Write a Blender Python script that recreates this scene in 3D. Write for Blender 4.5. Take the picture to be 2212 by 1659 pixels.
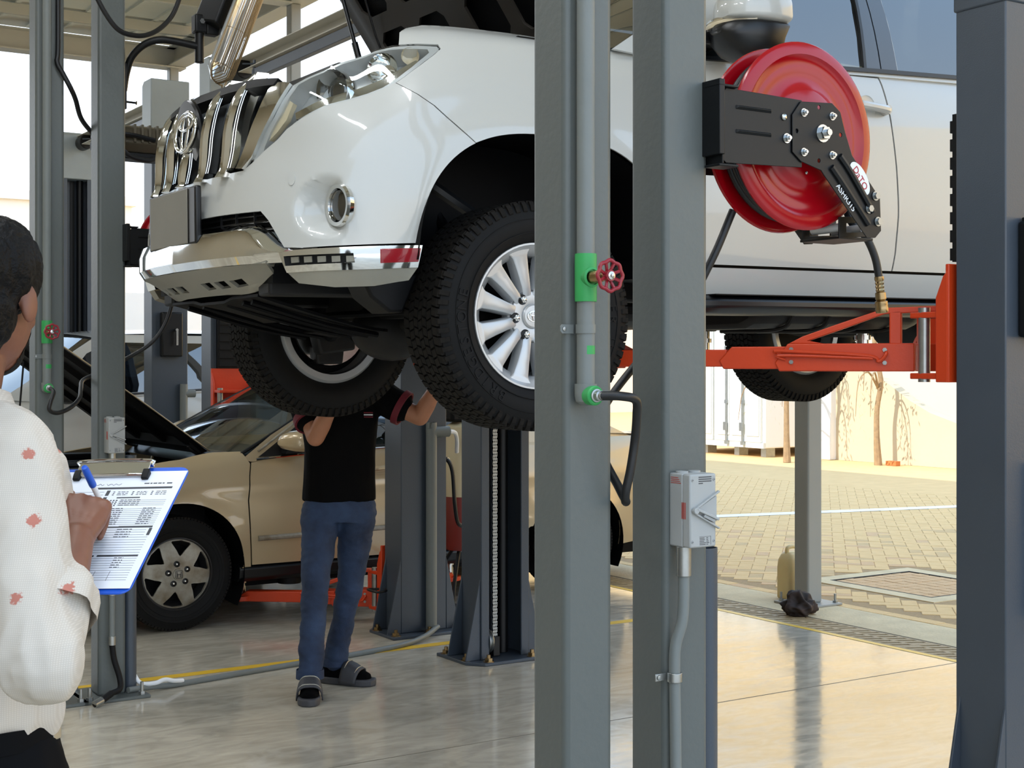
import bpy, bmesh, math, random
import numpy as np
from mathutils import Vector, Matrix, Euler, Quaternion
from mathutils.geometry import delaunay_2d_cdt
PI = math.pi
random.seed(7)
for o in list(bpy.data.objects):
    bpy.data.objects.remove(o)
scene = bpy.context.scene
COL = scene.collection

# ------------------------------------------------------------------ camera
cam_d = bpy.data.cameras.new('camera')
cam = bpy.data.objects.new('camera', cam_d)
COL.objects.link(cam)
cam.location = (0, 0, 1.5)
cam.rotation_euler = (PI / 2, 0, 0)
cam_d.sensor_width = 36.0
cam_d.sensor_fit = 'HORIZONTAL'
cam_d.lens = 3070.0 / 2212.0 * 36.0
cam_d.shift_y = -39.5 / 2212.0
cam_d.clip_end = 400
scene.camera = cam

# ------------------------------------------------------------------ light
scene.view_settings.view_transform = 'Standard'
scene.view_settings.look = 'None'
scene.view_settings.exposure = -0.55
scene.view_settings.gamma = 1.0
scene.view_settings.use_curve_mapping = False

# building grid: A runs across the bays (away to the left), B runs out to the yard (away to the right)
ANG = 0.571
AX = (-math.sin(ANG), math.cos(ANG))
BX = (math.cos(ANG), math.sin(ANG))
OX, OY = 0.235, 3.13


def G(al, be, z=0.0):
    return Vector((OX + al * AX[0] + be * BX[0], OY + al * AX[1] + be * BX[1], z))


world = bpy.data.worlds.new('world')
scene.world = world
world.use_nodes = True
nt = world.node_tree
bg = nt.nodes['Background']
tc = nt.nodes.new('ShaderNodeTexCoord')
sx = nt.nodes.new('ShaderNodeSeparateXYZ')
rp = nt.nodes.new('ShaderNodeValToRGB')
nt.links.new(tc.outputs['Generated'], sx.inputs[0])
nt.links.new(sx.outputs['Z'], rp.inputs['Fac'])
nt.links.new(rp.outputs[0], bg.inputs['Color'])
rp.color_ramp.elements[0].position = 0.0
rp.color_ramp.elements[0].color = (1.0, 0.97, 0.92, 1)
rp.color_ramp.elements[1].position = 0.7
rp.color_ramp.elements[1].color = (0.42, 0.64, 0.95, 1)
e = rp.color_ramp.elements.new(0.12)
e.color = (0.90, 0.95, 1.0, 1)
e = rp.color_ramp.elements.new(0.32)
e.color = (0.60, 0.78, 1.0, 1)
bg.inputs['Strength'].default_value = 3.5

sun_d = bpy.data.lights.new('sun', 'SUN')
sun_d.energy = 7.5
sun_d.angle = 0.009
sun_d.color = (1.0, 0.95, 0.88)
sun = bpy.data.objects.new('sun', sun_d)
COL.objects.link(sun)
SUN_EL = math.radians(36)
sdir = Vector((-BX[0] * math.cos(SUN_EL), -BX[1] * math.cos(SUN_EL), math.sin(SUN_EL)))
sun.rotation_euler = sdir.to_track_quat('Z', 'Y').to_euler()
sun.location = (0, 0, 30)


# ------------------------------------------------------------------ materials
def lin(c):
    return tuple(((v / 255.0) / 12.92 if v / 255.0 <= 0.04045 else ((v / 255.0 + 0.055) / 1.055) ** 2.4) for v in c)


MATS = {}


def mat(name, rgb, rough=0.5, metal=0.0, noise=None, bump=None, rgb2=None, rvar=0.0, **kw):
    """procedural principled material; noise=(scale, amount) mixes towards rgb2; bump=(scale, strength)"""
    m = bpy.data.materials.new(name)
    m.use_nodes = True
    n = m.node_tree.nodes
    L = m.node_tree.links
    b = n['Principled BSDF']
    c = lin(rgb) + (1,)
    b.inputs['Base Color'].default_value = c
    b.inputs['Roughness'].default_value = rough
    b.inputs['Metallic'].default_value = metal
    for k, v in kw.items():
        b.inputs[k.replace('_', ' ')].default_value = v
    if noise or bump:
        t = n.new('ShaderNodeTexCoord')
    if noise:
        nz = n.new('ShaderNodeTexNoise')
        nz.inputs['Scale'].default_value = noise[0]
        nz.inputs['Detail'].default_value = 6
        nz.inputs['Roughness'].default_value = 0.6
        L.new(t.outputs['Object'], nz.inputs['Vector'])
        mr = n.new('ShaderNodeMapRange')
        mr.inputs['From Min'].default_value = 0.3
        mr.inputs['From Max'].default_value = 0.7
        mr.inputs['To Max'].default_value = noise[1]
        L.new(nz.outputs['Fac'], mr.inputs['Value'])
        mx = n.new('ShaderNodeMix')
        mx.data_type = 'RGBA'
        mx.inputs[6].default_value = c
        mx.inputs[7].default_value = (lin(rgb2) if rgb2 else tuple(v * 0.5 for v in c[:3])) + (1,)
        L.new(mr.outputs[0], mx.inputs[0])
        L.new(mx.outputs[2], b.inputs['Base Color'])
        if rvar:
            m2 = n.new('ShaderNodeMapRange')
            m2.inputs['From Min'].default_value = 0.3
            m2.inputs['From Max'].default_value = 0.7
            m2.inputs['To Min'].default_value = rough
            m2.inputs['To Max'].default_value = rough + rvar
            L.new(nz.outputs['Fac'], m2.inputs['Value'])
            L.new(m2.outputs[0], b.inputs['Roughness'])
    if bump:
        nb = n.new('ShaderNodeTexNoise')
        nb.inputs['Scale'].default_value = bump[0]
        nb.inputs['Detail'].default_value = 3
        L.new(t.outputs['Object'], nb.inputs['Vector'])
        bp = n.new('ShaderNodeBump')
        bp.inputs['Strength'].default_value = bump[1]
        bp.inputs['Distance'].default_value = 0.01
        L.new(nb.outputs['Fac'], bp.inputs['Height'])
        L.new(bp.outputs[0], b.inputs['Normal'])
    MATS[name] = m
    return m


def glass(name, rgb, rough=0.0, ior=1.45, alpha=None):
    m = mat(name, rgb, rough, IOR=ior, Transmission_Weight=1.0)
    return m


mat('column_grey', (92, 97, 95), 0.42, noise=(3, 0.25), rgb2=(82, 87, 85), bump=(60, 0.08))
mat('lift_grey', (66, 74, 84), 0.36, noise=(5, 0.3), rgb2=(57, 65, 74), bump=(220, 0.06))
mat('lift_cover', (150, 158, 160), 0.45, noise=(8, 0.25), rgb2=(130, 138, 140))
mat('pipe_grey', (116, 121, 119), 0.5, noise=(14, 0.3), rgb2=(104, 109, 108), bump=(60, 0.06))
mat('black_paint', (9, 10, 12), 0.42, noise=(20, 0.3), rgb2=(16, 18, 21), Specular_IOR_Level=0.35)
mat('black_plastic', (12, 12, 14), 0.5, bump=(200, 0.05), Specular_IOR_Level=.25)
mat('black_rubber', (12, 12, 14), 0.62, noise=(30, 0.5), rgb2=(20, 20, 21), Specular_IOR_Level=.25)
mat('hose_black', (16, 17, 20), 0.45)
mat('zinc', (170, 172, 170), 0.35, 0.9, noise=(30, 0.4), rgb2=(130, 132, 132))
mat('steel', (190, 190, 188), 0.22, 1.0)
mat('chrome', (232, 232, 230), 0.06, 1.0)
mat('brass', (158, 136, 100), 0.28, 1.0, noise=(60, 0.4), rgb2=(150, 120, 80))
mat('orange_paint', (204, 62, 20), 0.4, noise=(9, 0.3), rgb2=(184, 58, 24), bump=(80, 0.05))
mat('reel_red', (158, 3, 18), 0.2, noise=(12, 0.2), rgb2=(140, 2, 15))
mat('valve_red', (140, 24, 40), 0.35)
mat('pipe_green', (52, 158, 84), 0.5, noise=(30, 0.3), rgb2=(44, 140, 74))
mat('concrete_kerb', (222, 200, 158), 0.8, noise=(6, 0.5), rgb2=(170, 150, 118), bump=(60, 0.3))
mat('switch_grey', (164, 166, 165), 0.45)
mat('switch_dark', (150, 152, 152), 0.45)
mat('print_dark', (60, 62, 66), 0.6)
mat('print_red', (176, 70, 60), 0.6)
mat('white_print', (236, 238, 240), 0.5)
mat('roof_cream', (222, 221, 208), 0.6, noise=(2, 0.2), rgb2=(210, 208, 194))
mat('beam_beige', (196, 193, 182), 0.5, noise=(2, 0.2), rgb2=(184, 181, 168))
mat('white_wall', (235, 232, 226), 0.8, noise=(1.5, 0.2), rgb2=(222, 218, 210))
mat('cream_wall', (206, 188, 156), 0.85, noise=(1.2, 0.4), rgb2=(192, 172, 140), bump=(20, 0.2))
mat('paver', (226, 188, 130), 0.8, noise=(5, 0.5), rgb2=(204, 166, 112), bump=(80, 0.3))
mat('paver_dark', (208, 172, 120), 0.8, noise=(5, 0.5), rgb2=(176, 150, 112), bump=(80, 0.3))
mat('paver_red', (214, 172, 124), 0.8, noise=(5, 0.5), rgb2=(186, 154, 116), bump=(80, 0.3))
mat('joint_sand', (178, 146, 102), 0.9, noise=(40, 0.5), rgb2=(126, 104, 76))
mat('iron_dark', (24, 21, 18), 0.7, 0.1, noise=(20, 0.5), rgb2=(36, 31, 26))
mat('line_white', (238, 238, 234), 0.6, noise=(8, 0.2), rgb2=(220, 218, 210))
mat('line_yellow', (236, 190, 48), 0.35, noise=(7, 0.4), rgb2=(214, 176, 70))


# ------------------------------------------------------------------ mesh tools
class MB:
    """collects faces, then links them as ONE mesh object"""

    def __init__(self):
        self.v = []
        self.f = []

    def add(self, vs, fs):
        k = len(self.v)
        self.v += [tuple(p) for p in vs]
        self.f += [tuple(i + k for i in f) for f in fs]
        return self

    def box(self, c, s, rot=None):
        vs = []
        for sx_ in (-.5, .5):
            for sy_ in (-.5, .5):
                for sz_ in (-.5, .5):
                    p = Vector((sx_ * s[0], sy_ * s[1], sz_ * s[2]))
                    if rot is not None:
                        p = rot @ p
                    vs.append(p + Vector(c))
        return self.add(vs, [(0, 1, 3, 2), (4, 6, 7, 5), (0, 4, 5, 1), (2, 3, 7, 6), (0, 2, 6, 4), (1, 5, 7, 3)])

    def bb(self, x0, x1, y0, y1, z0, z1):
        return self.box(((x0 + x1) / 2, (y0 + y1) / 2, (z0 + z1) / 2), (x1 - x0, y1 - y0, z1 - z0))

    def bar(self, p0, p1, w, h, up=(0, 0, 1)):
        """rectangular bar between two points: w sideways, h along up"""
        p0, p1 = Vector(p0), Vector(p1)
        d = (p1 - p0)
        L = d.length
        d.normalize()
        s = d.cross(Vector(up))
        s.normalize()
        u = s.cross(d)
        R = Matrix((d, s, u)).transposed()
        return self.box((p0 + p1) / 2, (L, w, h), R)

    def cyl(self, p0, p1, r0, r1=None, n=20, caps=True):
        p0, p1 = Vector(p0), Vector(p1)
        r1 = r0 if r1 is None else r1
        return self.rings([(p0, r0), (p1, r1)], n, caps)

    def rings(self, pr, n=20, caps=True):
        """straight stack of circles (point, radius) with one common axis"""
        d = (Vector(pr[-1][0]) - Vector(pr[0][0]))
        if d.length < 1e-9:
            d = Vector((0, 0, 1))
        q = d.to_track_quat('Z', 'Y')
        vs = []
        for p, r in pr:
            for i in range(n):
                a = 2 * PI * i / n
                vs.append(Vector(p) + q @ Vector((r * math.cos(a), r * math.sin(a), 0)))
        fs = []
        for k in range(len(pr) - 1):
            for i in range(n):
                j = (i + 1) % n
                fs.append((k * n + i, k * n + j, (k + 1) * n + j, (k + 1) * n + i))
        if caps:
            fs.append(tuple(range(n))[::-1])
            fs.append(tuple(range((len(pr) - 1) * n, len(pr) * n)))
        return self.add(vs, fs)

    def lathe(self, prof, o=(0, 0, 0), axis=(0, 0, 1), n=48, close=False):
        """prof: list of (radius, height along axis)"""
        q = Vector(axis).to_track_quat('Z', 'Y')
        o = Vector(o)
        vs = []
        for r, h in prof:
            for i in range(n):
                a = 2 * PI * i / n
                vs.append(o + q @ Vector((r * math.cos(a), r * math.sin(a), h)))
        fs = []
        m = len(prof)
        for k in range(m if close else m - 1):
            k2 = (k + 1) % m
            for i in range(n):
                j = (i + 1) % n
                fs.append((k * n + i, k * n + j, k2 * n + j, k2 * n + i))
        return self.add(vs, fs)

    def tube(self, pts, r, n=10, sub=6, caps=True, radii=None):
        """smooth tube through points (Catmull-Rom)"""
        P = [Vector(p) for p in pts]
        Q, RR = [], []
        if sub > 1 and len(P) > 2:
            for k in range(len(P) - 1):
                p0 = P[k - 1] if k else P[0] * 2 - P[1]
                p3 = P[k + 2] if k + 2 < len(P) else P[-1] * 2 - P[-2]
                for t in range(sub):
                    f = t / sub
                    a, b = P[k], P[k + 1]
                    Q.append(0.5 * ((2 * a) + (b - p0) * f + (2 * p0 - 5 * a + 4 * b - p3) * f * f + (3 * a - p0 - 3 * b + p3) * f ** 3))
                    RR.append(r if radii is None else radii[k] * (1 - f) + radii[k + 1] * f)
            Q.append(P[-1])
            RR.append(r if radii is None else radii[-1])
        else:
            Q = P
            RR = [r] * len(P) if radii is None else list(radii)
        m = len(Q)
        vs = []
        nrm = None
        for k in range(m):
            d = (Q[min(k + 1, m - 1)] - Q[max(k - 1, 0)]).normalized()
            if nrm is None:
                nrm = d.orthogonal().normalized()
            else:
                nrm = (nrm - d * nrm.dot(d))
                nrm = nrm.normalized() if nrm.length > 1e-6 else d.orthogonal().normalized()
            b = d.cross(nrm)
            for i in range(n):
                a = 2 * PI * i / n
                vs.append(Q[k] + (nrm * math.cos(a) + b * math.sin(a)) * RR[k])
        fs = []
        for k in range(m - 1):
            for i in range(n):
                j = (i + 1) % n
                fs.append((k * n + i, k * n + j, (k + 1) * n + j, (k + 1) * n + i))
        if caps:
            fs.append(tuple(range(n))[::-1])
            fs.append(tuple(range((m - 1) * n, m * n)))
        return self.add(vs, fs)

    def prism(self, poly, o, ex, ey, ez):
        """extrude polygon (2D, in ex/ey) along vector ez (length = thickness), starting at o"""
        o, ex, ey, ez = Vector(o), Vector(ex), Vector(ey), Vector(ez)
        n = len(poly)
        vs = [o + ex * a + ey * b for a, b in poly]
        vs += [p + ez for p in vs]
        fs = [tuple(range(n))[::-1], tuple(range(n, 2 * n))]
        for i in range(n):
            j = (i + 1) % n
            fs.append((i, j, j + n, i + n))
        return self.add(vs, fs)

    def holed(self, outer, holes, o, ex, ey, ez):
        """flat plate with holes, thickness ez"""
        o, ex, ey, ez = Vector(o), Vector(ex), Vector(ey), Vector(ez)
        V2, T = cdt(outer, holes, None)
        n = len(V2)
        vs = [o + ex * a + ey * b for a, b in V2]
        vs += [p + ez for p in vs]
        fs = [t[::-1] for t in T] + [tuple(i + n for i in t) for t in T]
        cnt = {}
        for t in T:
            for i in range(3):
                cnt[(t[i], t[(i + 1) % 3])] = 1
        for (a, b) in cnt:
            if (b, a) not in cnt:
                fs.append((a, b, b + n, a + n))
        return self.add(vs, fs)

    def ell(self, c, s, rot=None, nu=20, nv=12):
        vs = []
        c = Vector(c)
        for j in range(nv + 1):
            ph = PI * j / nv - PI / 2
            for i in range(nu):
                a = 2 * PI * i / nu
                p = Vector((s[0] * math.cos(ph) * math.cos(a), s[1] * math.cos(ph) * math.sin(a), s[2] * math.sin(ph)))
                if rot is not None:
                    p = rot @ p
                vs.append(c + p)
        fs = []
        for j in range(nv):
            for i in range(nu):
                k = (i + 1) % nu
                fs.append((j * nu + i, j * nu + k, (j + 1) * nu + k, (j + 1) * nu + i))
        return self.add(vs, fs)

    def grid(self, P):
        """P: rows of points"""
        m, n = len(P), len(P[0])
        vs = [p for r in P for p in r]
        fs = [(i * n + j, i * n + j + 1, (i + 1) * n + j + 1, (i + 1) * n + j) for i in range(m - 1) for j in range(n - 1)]
        return self.add(vs, fs)

    def loft(self, rings, caps=True):
        """rings: closed loops of equal length"""
        m, n = len(rings), len(rings[0])
        vs = [p for r in rings for p in r]
        fs = [(i * n + j, i * n + (j + 1) % n, (i + 1) * n + (j + 1) % n, (i + 1) * n + j) for i in range(m - 1) for j in range(n)]
        if caps:
            fs.append(tuple(range(n))[::-1])
            fs.append(tuple(range((m - 1) * n, m * n)))
        return self.add(vs, fs)

    def mirror_y(self):
        k = len(self.v)
        self.v += [(x, -y, z) for x, y, z in self.v]
        self.f += [tuple(i + k for i in f[::-1]) for f in self.f]
        return self

    def xf(self, M):
        self.v = [tuple(M @ Vector(p)) for p in self.v]
        return self

    def mesh(self, name, sharp=35, fix=True):
        me = bpy.data.meshes.new(name)
        me.from_pydata(self.v, [], self.f)
        me.update()
        if fix:
            bm = bmesh.new()
            bm.from_mesh(me)
            bmesh.ops.remove_doubles(bm, verts=bm.verts, dist=1e-6)
            bmesh.ops.recalc_face_normals(bm, faces=bm.faces)
            bm.to_mesh(me)
            bm.free()
        if sharp:
            me.polygons.foreach_set('use_smooth', [True] * len(me.polygons))
            me.set_sharp_from_angle(angle=math.radians(sharp))
        return me

    def build(self, name, m, parent=None, bevel=0, seg=2, sharp=35, fix=True, sub=0):
        me = self.mesh(name, sharp, fix)
        me.materials.append(MATS[m] if isinstance(m, str) else m)
        o = bpy.data.objects.new(name, me)
        COL.objects.link(o)
        if parent is not None:
            o.parent = parent
        if bevel:
            md = o.modifiers.new('bevel', 'BEVEL')
            md.width = bevel
            md.segments = seg
            md.limit_method = 'ANGLE'
            md.angle_limit = math.radians(40)
            md.harden_normals = False
        if sub:
            md = o.modifiers.new('sub', 'SUBSURF')
            md.levels = sub
            md.render_levels = sub
        return o


def inpoly(P, pts):
    """P: polygon (n,2); pts: (m,2) -> bool"""
    P = np.asarray(P, float)
    pts = np.asarray(pts, float)
    x, y = pts[:, 0], pts[:, 1]
    r = np.zeros(len(pts), bool)
    n = len(P)
    j = n - 1
    for i in range(n):
        xi, yi = P[i]
        xj, yj = P[j]
        c = ((yi > y) != (yj > y))
        with np.errstate(divide='ignore', invalid='ignore'):
            xx = (xj - xi) * (y - yi) / (yj - yi + 1e-30) + xi
        r ^= c & (x < xx)
        j = i
    return r


def dense(P, step):
    out = []
    n = len(P)
    for i in range(n):
        a, b = np.array(P[i], float), np.array(P[(i + 1) % n], float)
        k = max(1, int(np.ceil(np.max(np.abs((b - a) / np.array(step))))))
        for t in range(k):
            out.append(tuple(a + (b - a) * t / k))
    return out


def cdt(outer, holes, step):
    """triangulate polygon with holes; step=(du,dv) adds interior grid points"""
    loops = [list(outer)] + [list(h) for h in holes]
    if step:
        loops = [dense(l, step) for l in loops]
    V, E = [], []
    for l in loops:
        k = len(V)
        V += [tuple(p) for p in l]
        E += [(k + i, k + (i + 1) % len(l)) for i in range(len(l))]
    if step:
        o = np.array(loops[0])
        us = np.arange(o[:, 0].min() + step[0] / 2, o[:, 0].max(), step[0])
        vs = np.arange(o[:, 1].min() + step[1] / 2, o[:, 1].max(), step[1])
        gp = np.stack(np.meshgrid(us, vs, indexing='ij'), -1).reshape(-1, 2)
        keep = inpoly(loops[0], gp)
        for h in loops[1:]:
            keep &= ~inpoly(h, gp)
        B = np.array(V)
        s = np.array(step)
        if len(gp):
            ok = []
            for c in range(0, len(gp), 2000):
                q = gp[c:c + 2000]
                d = np.min((((q[:, None] - B[None]) / s) ** 2).sum(2), 1)
                ok.append(d > 0.2)
            gp = gp[keep & np.concatenate(ok)]
            V += [tuple(p) for p in gp]
    r = delaunay_2d_cdt([Vector(p) for p in V], E, [], 0, 1e-7)
    V2 = np.array([tuple(p) for p in r[0]])
    T = [tuple(t) for t in r[2]]
    c = np.array([V2[list(t)].mean(0) for t in T])
    k = inpoly(loops[0], c)
    for h in loops[1:]:
        k &= ~inpoly(h, c)
    T = [t for t, kk in zip(T, k) if kk]
    return V2, T


def tag(o, label, cat, group=None, kind=None):
    if label:
        o['label'] = label
    if cat:
        o['category'] = cat
    if group:
        o['group'] = group
    if kind:
        o['kind'] = kind
    return o


def thing(name, label, cat, loc=(0, 0, 0), rz=0.0, group=None, rot=None):
    o = bpy.data.objects.new(name, None)
    o.empty_display_size = 0.1
    COL.objects.link(o)
    o.location = loc
    o.rotation_euler = rot if rot is not None else (0, 0, rz)
    return tag(o, label, cat, group)


def struct(o):
    o['kind'] = 'structure'
    return o


def part(src, parent, loc=None, rot=None):
    """another part sharing the mesh of src"""
    c = src.copy()
    COL.objects.link(c)
    c.parent = parent
    if loc is not None:
        c.location = loc
    if rot is not None:
        c.rotation_euler = rot
    return c


def copy_tree(o, parent=None, skip=()):
    c = o.copy()
    COL.objects.link(c)
    c.parent = parent
    for ch in list(o.children):
        if ch.name.split('.')[0] not in skip:
            copy_tree(ch, c, skip)
    return c


def text_mb(s, size, M, depth=0.0004, align='CENTER'):
    """MB holding extruded lettering; M maps text plane (x right, y up, z out) to the part frame"""
    cu = bpy.data.curves.new('t', 'FONT')
    cu.body = s
    cu.size = size
    cu.extrude = depth
    cu.align_x = align
    cu.align_y = 'CENTER'
    cu.resolution_u = 3
    o = bpy.data.objects.new('t', cu)
    COL.objects.link(o)
    dg = bpy.context.evaluated_depsgraph_get()
    me = bpy.data.meshes.new_from_object(o.evaluated_get(dg))
    mb = MB()
    mb.add([M @ v.co for v in me.vertices], [tuple(p.vertices) for p in me.polygons])
    bpy.data.objects.remove(o)
    bpy.data.meshes.remove(me)
    bpy.data.curves.remove(cu)
    return mb


def frame(o, x, y, z=None):
    """4x4 from origin and axes"""
    x, y = Vector(x).normalized(), Vector(y).normalized()
    z = x.cross(y).normalized() if z is None else Vector(z)
    y = z.cross(x)
    M = Matrix((x, y, z)).transposed().to_4x4()
    M.translation = Vector(o)
    return M


def hexbolt(mb, p, axis, r=0.008, h=0.006, washer=True, stud=True):
    p, axis = Vector(p), Vector(axis).normalized()
    if washer:
        mb.cyl(p, p + axis * h * 0.25, r * 1.35, n=16)
    mb.cyl(p + axis * h * 0.25, p + axis * h * 1.1, r, n=6)
    if stud:
        mb.cyl(p + axis * h, p + axis * h * 1.8, r * 0.5, n=10)
    return mb


def circ(cx, cy, r, n=24, ry=None, a0=0):
    ry = r if ry is None else ry
    return [(cx + r * math.cos(a0 + 2 * PI * i / n), cy + ry * math.sin(a0 + 2 * PI * i / n)) for i in range(n)]


# ------------------------------------------------------------------ the setting
def floor_material(name, c1, c2, c3, r0, r1):
    m = bpy.data.materials.new(name)
    m.use_nodes = True
    n, L = m.node_tree.nodes, m.node_tree.links
    b = n['Principled BSDF']
    t = n.new('ShaderNodeTexCoord')
    mp = n.new('ShaderNodeMapping')
    mp.inputs['Scale'].default_value = (0.55, 1.3, 1)
    mp.inputs['Rotation'].default_value = (0, 0, 0.5)
    L.new(t.outputs['Object'], mp.inputs['Vector'])
    n1 = n.new('ShaderNodeTexNoise')
    n1.inputs['Scale'].default_value = 1.1
    n1.inputs['Detail'].default_value = 8
    n1.inputs['Roughness'].default_value = 0.62
    n1.inputs['Distortion'].default_value = 1.4
    L.new(mp.outputs[0], n1.inputs['Vector'])
    n2 = n.new('ShaderNodeTexNoise')
    n2.inputs['Scale'].default_value = 7
    n2.inputs['Detail'].default_value = 8
    n2.inputs['Distortion'].default_value = 2.0
    L.new(mp.outputs[0], n2.inputs['Vector'])
    cr = n.new('ShaderNodeValToRGB')
    cr.color_ramp.elements[0].position = 0.34
    cr.color_ramp.elements[0].color = lin(c1) + (1,)
    cr.color_ramp.elements[1].position = 0.66
    cr.color_ramp.elements[1].color = lin(c3) + (1,)
    e = cr.color_ramp.elements.new(0.5)
    e.color = lin(c2) + (1,)
    L.new(n1.outputs['Fac'], cr.inputs[0])
    mx = n.new('ShaderNodeMix')
    mx.data_type = 'RGBA'
    mx.blend_type = 'MULTIPLY'
    mx.inputs[0].default_value = 0.42
    c2r = n.new('ShaderNodeValToRGB')
    c2r.color_ramp.elements[0].position = 0.35
    c2r.color_ramp.elements[0].color = (0.55, 0.55, 0.55, 1)
    c2r.color_ramp.elements[1].position = 0.6
    L.new(n2.outputs['Fac'], c2r.inputs[0])
    L.new(cr.outputs[0], mx.inputs[6])
    L.new(c2r.outputs[0], mx.inputs[7])
    L.new(mx.outputs[2], b.inputs['Base Color'])
    mr = n.new('ShaderNodeMapRange')
    mr.inputs['From Min'].default_value = 0.3
    mr.inputs['From Max'].default_value = 0.7
    mr.inputs['To Min'].default_value = r0
    mr.inputs['To Max'].default_value = r1
    L.new(n2.outputs['Fac'], mr.inputs['Value'])
    L.new(mr.outputs[0], b.inputs['Roughness'])
    n3 = n.new('ShaderNodeTexNoise')
    n3.inputs['Scale'].default_value = 26
    n3.inputs['Detail'].default_value = 3
    L.new(t.outputs['Object'], n3.inputs['Vector'])
    bp = n.new('ShaderNodeBump')
    bp.inputs['Strength'].default_value = 0.05
    bp.inputs['Distance'].default_value = 0.004
    L.new(n3.outputs['Fac'], bp.inputs['Height'])
    L.new(bp.outputs[0], b.inputs['Normal'])
    MATS[name] = m


floor_material('polished_floor', (174, 167, 152), (194, 186, 169), (208, 199, 181), 0.06, 0.20)


def gplace(o, al=0, be=0, z=0):
    o.location = G(al, be, z)
    o.rotation_euler = (0, 0, ANG)
    return o


def gthing(name, label, cat, al, be, z=0, group=None, flip=False):
    return thing(name, label, cat, G(al, be, z), ANG + (PI if flip else 0), group)


# floor slab with saw-cut joints
fl = gplace(MB().bb(-6, 3.93, -9, 16.2, -0.12, 0).build('floor', 'polished_floor', sharp=0))
struct(fl)
mat('joint_dark', (120, 112, 96), 0.6)
for al in (0.35, 2.32):
    MB().bb(-6, 3.9, al - 0.002, al + 0.002, 0.0004, 0.0010).build('floor_joint', 'joint_dark', fl)
for be in (-1.7, -0.62):
    MB().bb(be - 0.002, be + 0.002, -9, 16, 0.0004, 0.0010).build('floor_joint', 'joint_dark', fl)
# yellow bay lines
for i, (x0, x1, y0, y1) in enumerate(((-3.0, 3.86, 4.115, 4.185), (-3.0, 3.86, 8.05, 8.12), (-3.0, 3.86, 0.16, 0.23), (3.885, 3.925, -9, 16.2))):
    o = gplace(MB().bb(x0, x1, y0, y1, 0.0006, 0.0016).build('trim_%d' % (i + 1), 'line_yellow'))
    struct(o)

# yard ground
mat('apron_concrete', (176, 174, 168), 0.8, noise=(2, .3), rgb2=(160, 157, 150))
ap = gplace(MB().bb(-40, -6, -40, 16.2, -0.2, -0.002).bb(-6, 3.93, -40, -9, -0.2, -0.002).build('floor_apron', 'apron_concrete', sharp=0))
struct(ap)
yd = gplace(MB().bb(4.2, 90, -40, 90, -0.2, -0.004).bb(-40, 4.2, 16.2, 90, -0.2, -0.004).build('floor_yard', 'joint_sand', sharp=0))
struct(yd)
# kerb strip between drain and pavers
kb = gplace(MB().bb(4.20, 4.62, -9, 16.2, -0.06, 0.0).build('trim_5', 'concrete_kerb', bevel=0.004))
struct(kb)

# drain with cast grates
dr = gthing('drain_channel', 'long slotted cast iron drain grate between the hall floor and the yard paving', 'drain', 0, 4.065)
MB().bb(-0.135, 0.135, -9, 16.2, -0.20, -0.19).bb(-0.135, -0.125, -9, 16.2, -0.2, -0.002).bb(0.125, 0.135, -9, 16.2, -0.2, -0.002).build('channel', 'iron_dark', dr)
mat('grate_sand', (176, 152, 112), 0.6, 0.1, noise=(30, 0.5), rgb2=(134, 114, 86))
holes = []
for r in (-1, 1):
    for i in range(7):
        c = -0.198 + i * 0.066
        x = r * 0.058
        holes.append([(x - 0.047, c + 0.011), (x + 0.047, c - 0.037), (x + 0.047, c - 0.009), (x - 0.047, c + 0.039)])
g0 = MB().holed([(-0.124, -0.2485), (0.124, -0.2485), (0.124, 0.2485), (-0.124, 0.2485)], holes, (0, 0, -0.011), (1, 0, 0), (0, 1, 0), (0, 0, 0.009)).build('grate', 'grate_sand', dr, sharp=30)
g0.location = (0, 1.0, 0)
for i in range(1, 22):
    part(g0, dr, (0, 1.0 + 0.5 * i, 0))

# herringbone pavers
pm = []
for m_ in ('paver', 'paver', 'paver_dark', 'paver_red'):
    b_ = MB()
    x, y, h, c = 0.0985, 0.0485, 0.0, 0.003
    b_.add([(-x, -y, -0.05), (x, -y, -0.05), (x, y, -0.05), (-x, y, -0.05), (-x, -y, -c), (x, -y, -c), (x, y, -c), (-x, y, -c),
            (-x + c, -y + c, h), (x - c, -y + c, h), (x - c, y - c, h), (-x + c, y - c, h)],
           [(0, 1, 5, 4), (1, 2, 6, 5), (2, 3, 7, 6), (3, 0, 4, 7), (4, 5, 9, 8), (5, 6, 10, 9), (6, 7, 11, 10), (7, 4, 8, 11), (8, 9, 10, 11)])
    me_ = b_.mesh('paver', 0, False)
    me_.materials.append(MATS[m_])
    pm.append((me_, b_))
MH = (5.22, 6.28, 3.62, 4.78)     # manhole zone, beta and alpha range
cand = []
c45, s45 = math.cos(PI / 4), math.sin(PI / 4)
for i in range(-200, 260):
    for j in range(-60, 60):
        for kind in (0, 1):
            if kind == 0:
                cx, cy, r = (i + 4 * j + 1) * 0.1, (i + 0.5) * 0.1, 0
            else:
                cx, cy, r = (i + 4 * j + 2.5) * 0.1, i * 0.1, PI / 2
            be, al = cx * c45 - cy * s45 + 9, cx * s45 + cy * c45 + 5
            if be < 4.82 or be > 11.2 or (MH[0] - .07 < be < MH[1] + .07 and MH[2] - .07 < al < MH[3] + .07):
                continue
            if al < 1.3 or al > 13.5:
                continue
            p = G(al, be)
            px = 1106 + 3070 * p.x / p.y
            cand.append((p.y + (0 if 1535 < px < 2056 else 50), be, al, r + PI / 4))
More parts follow.
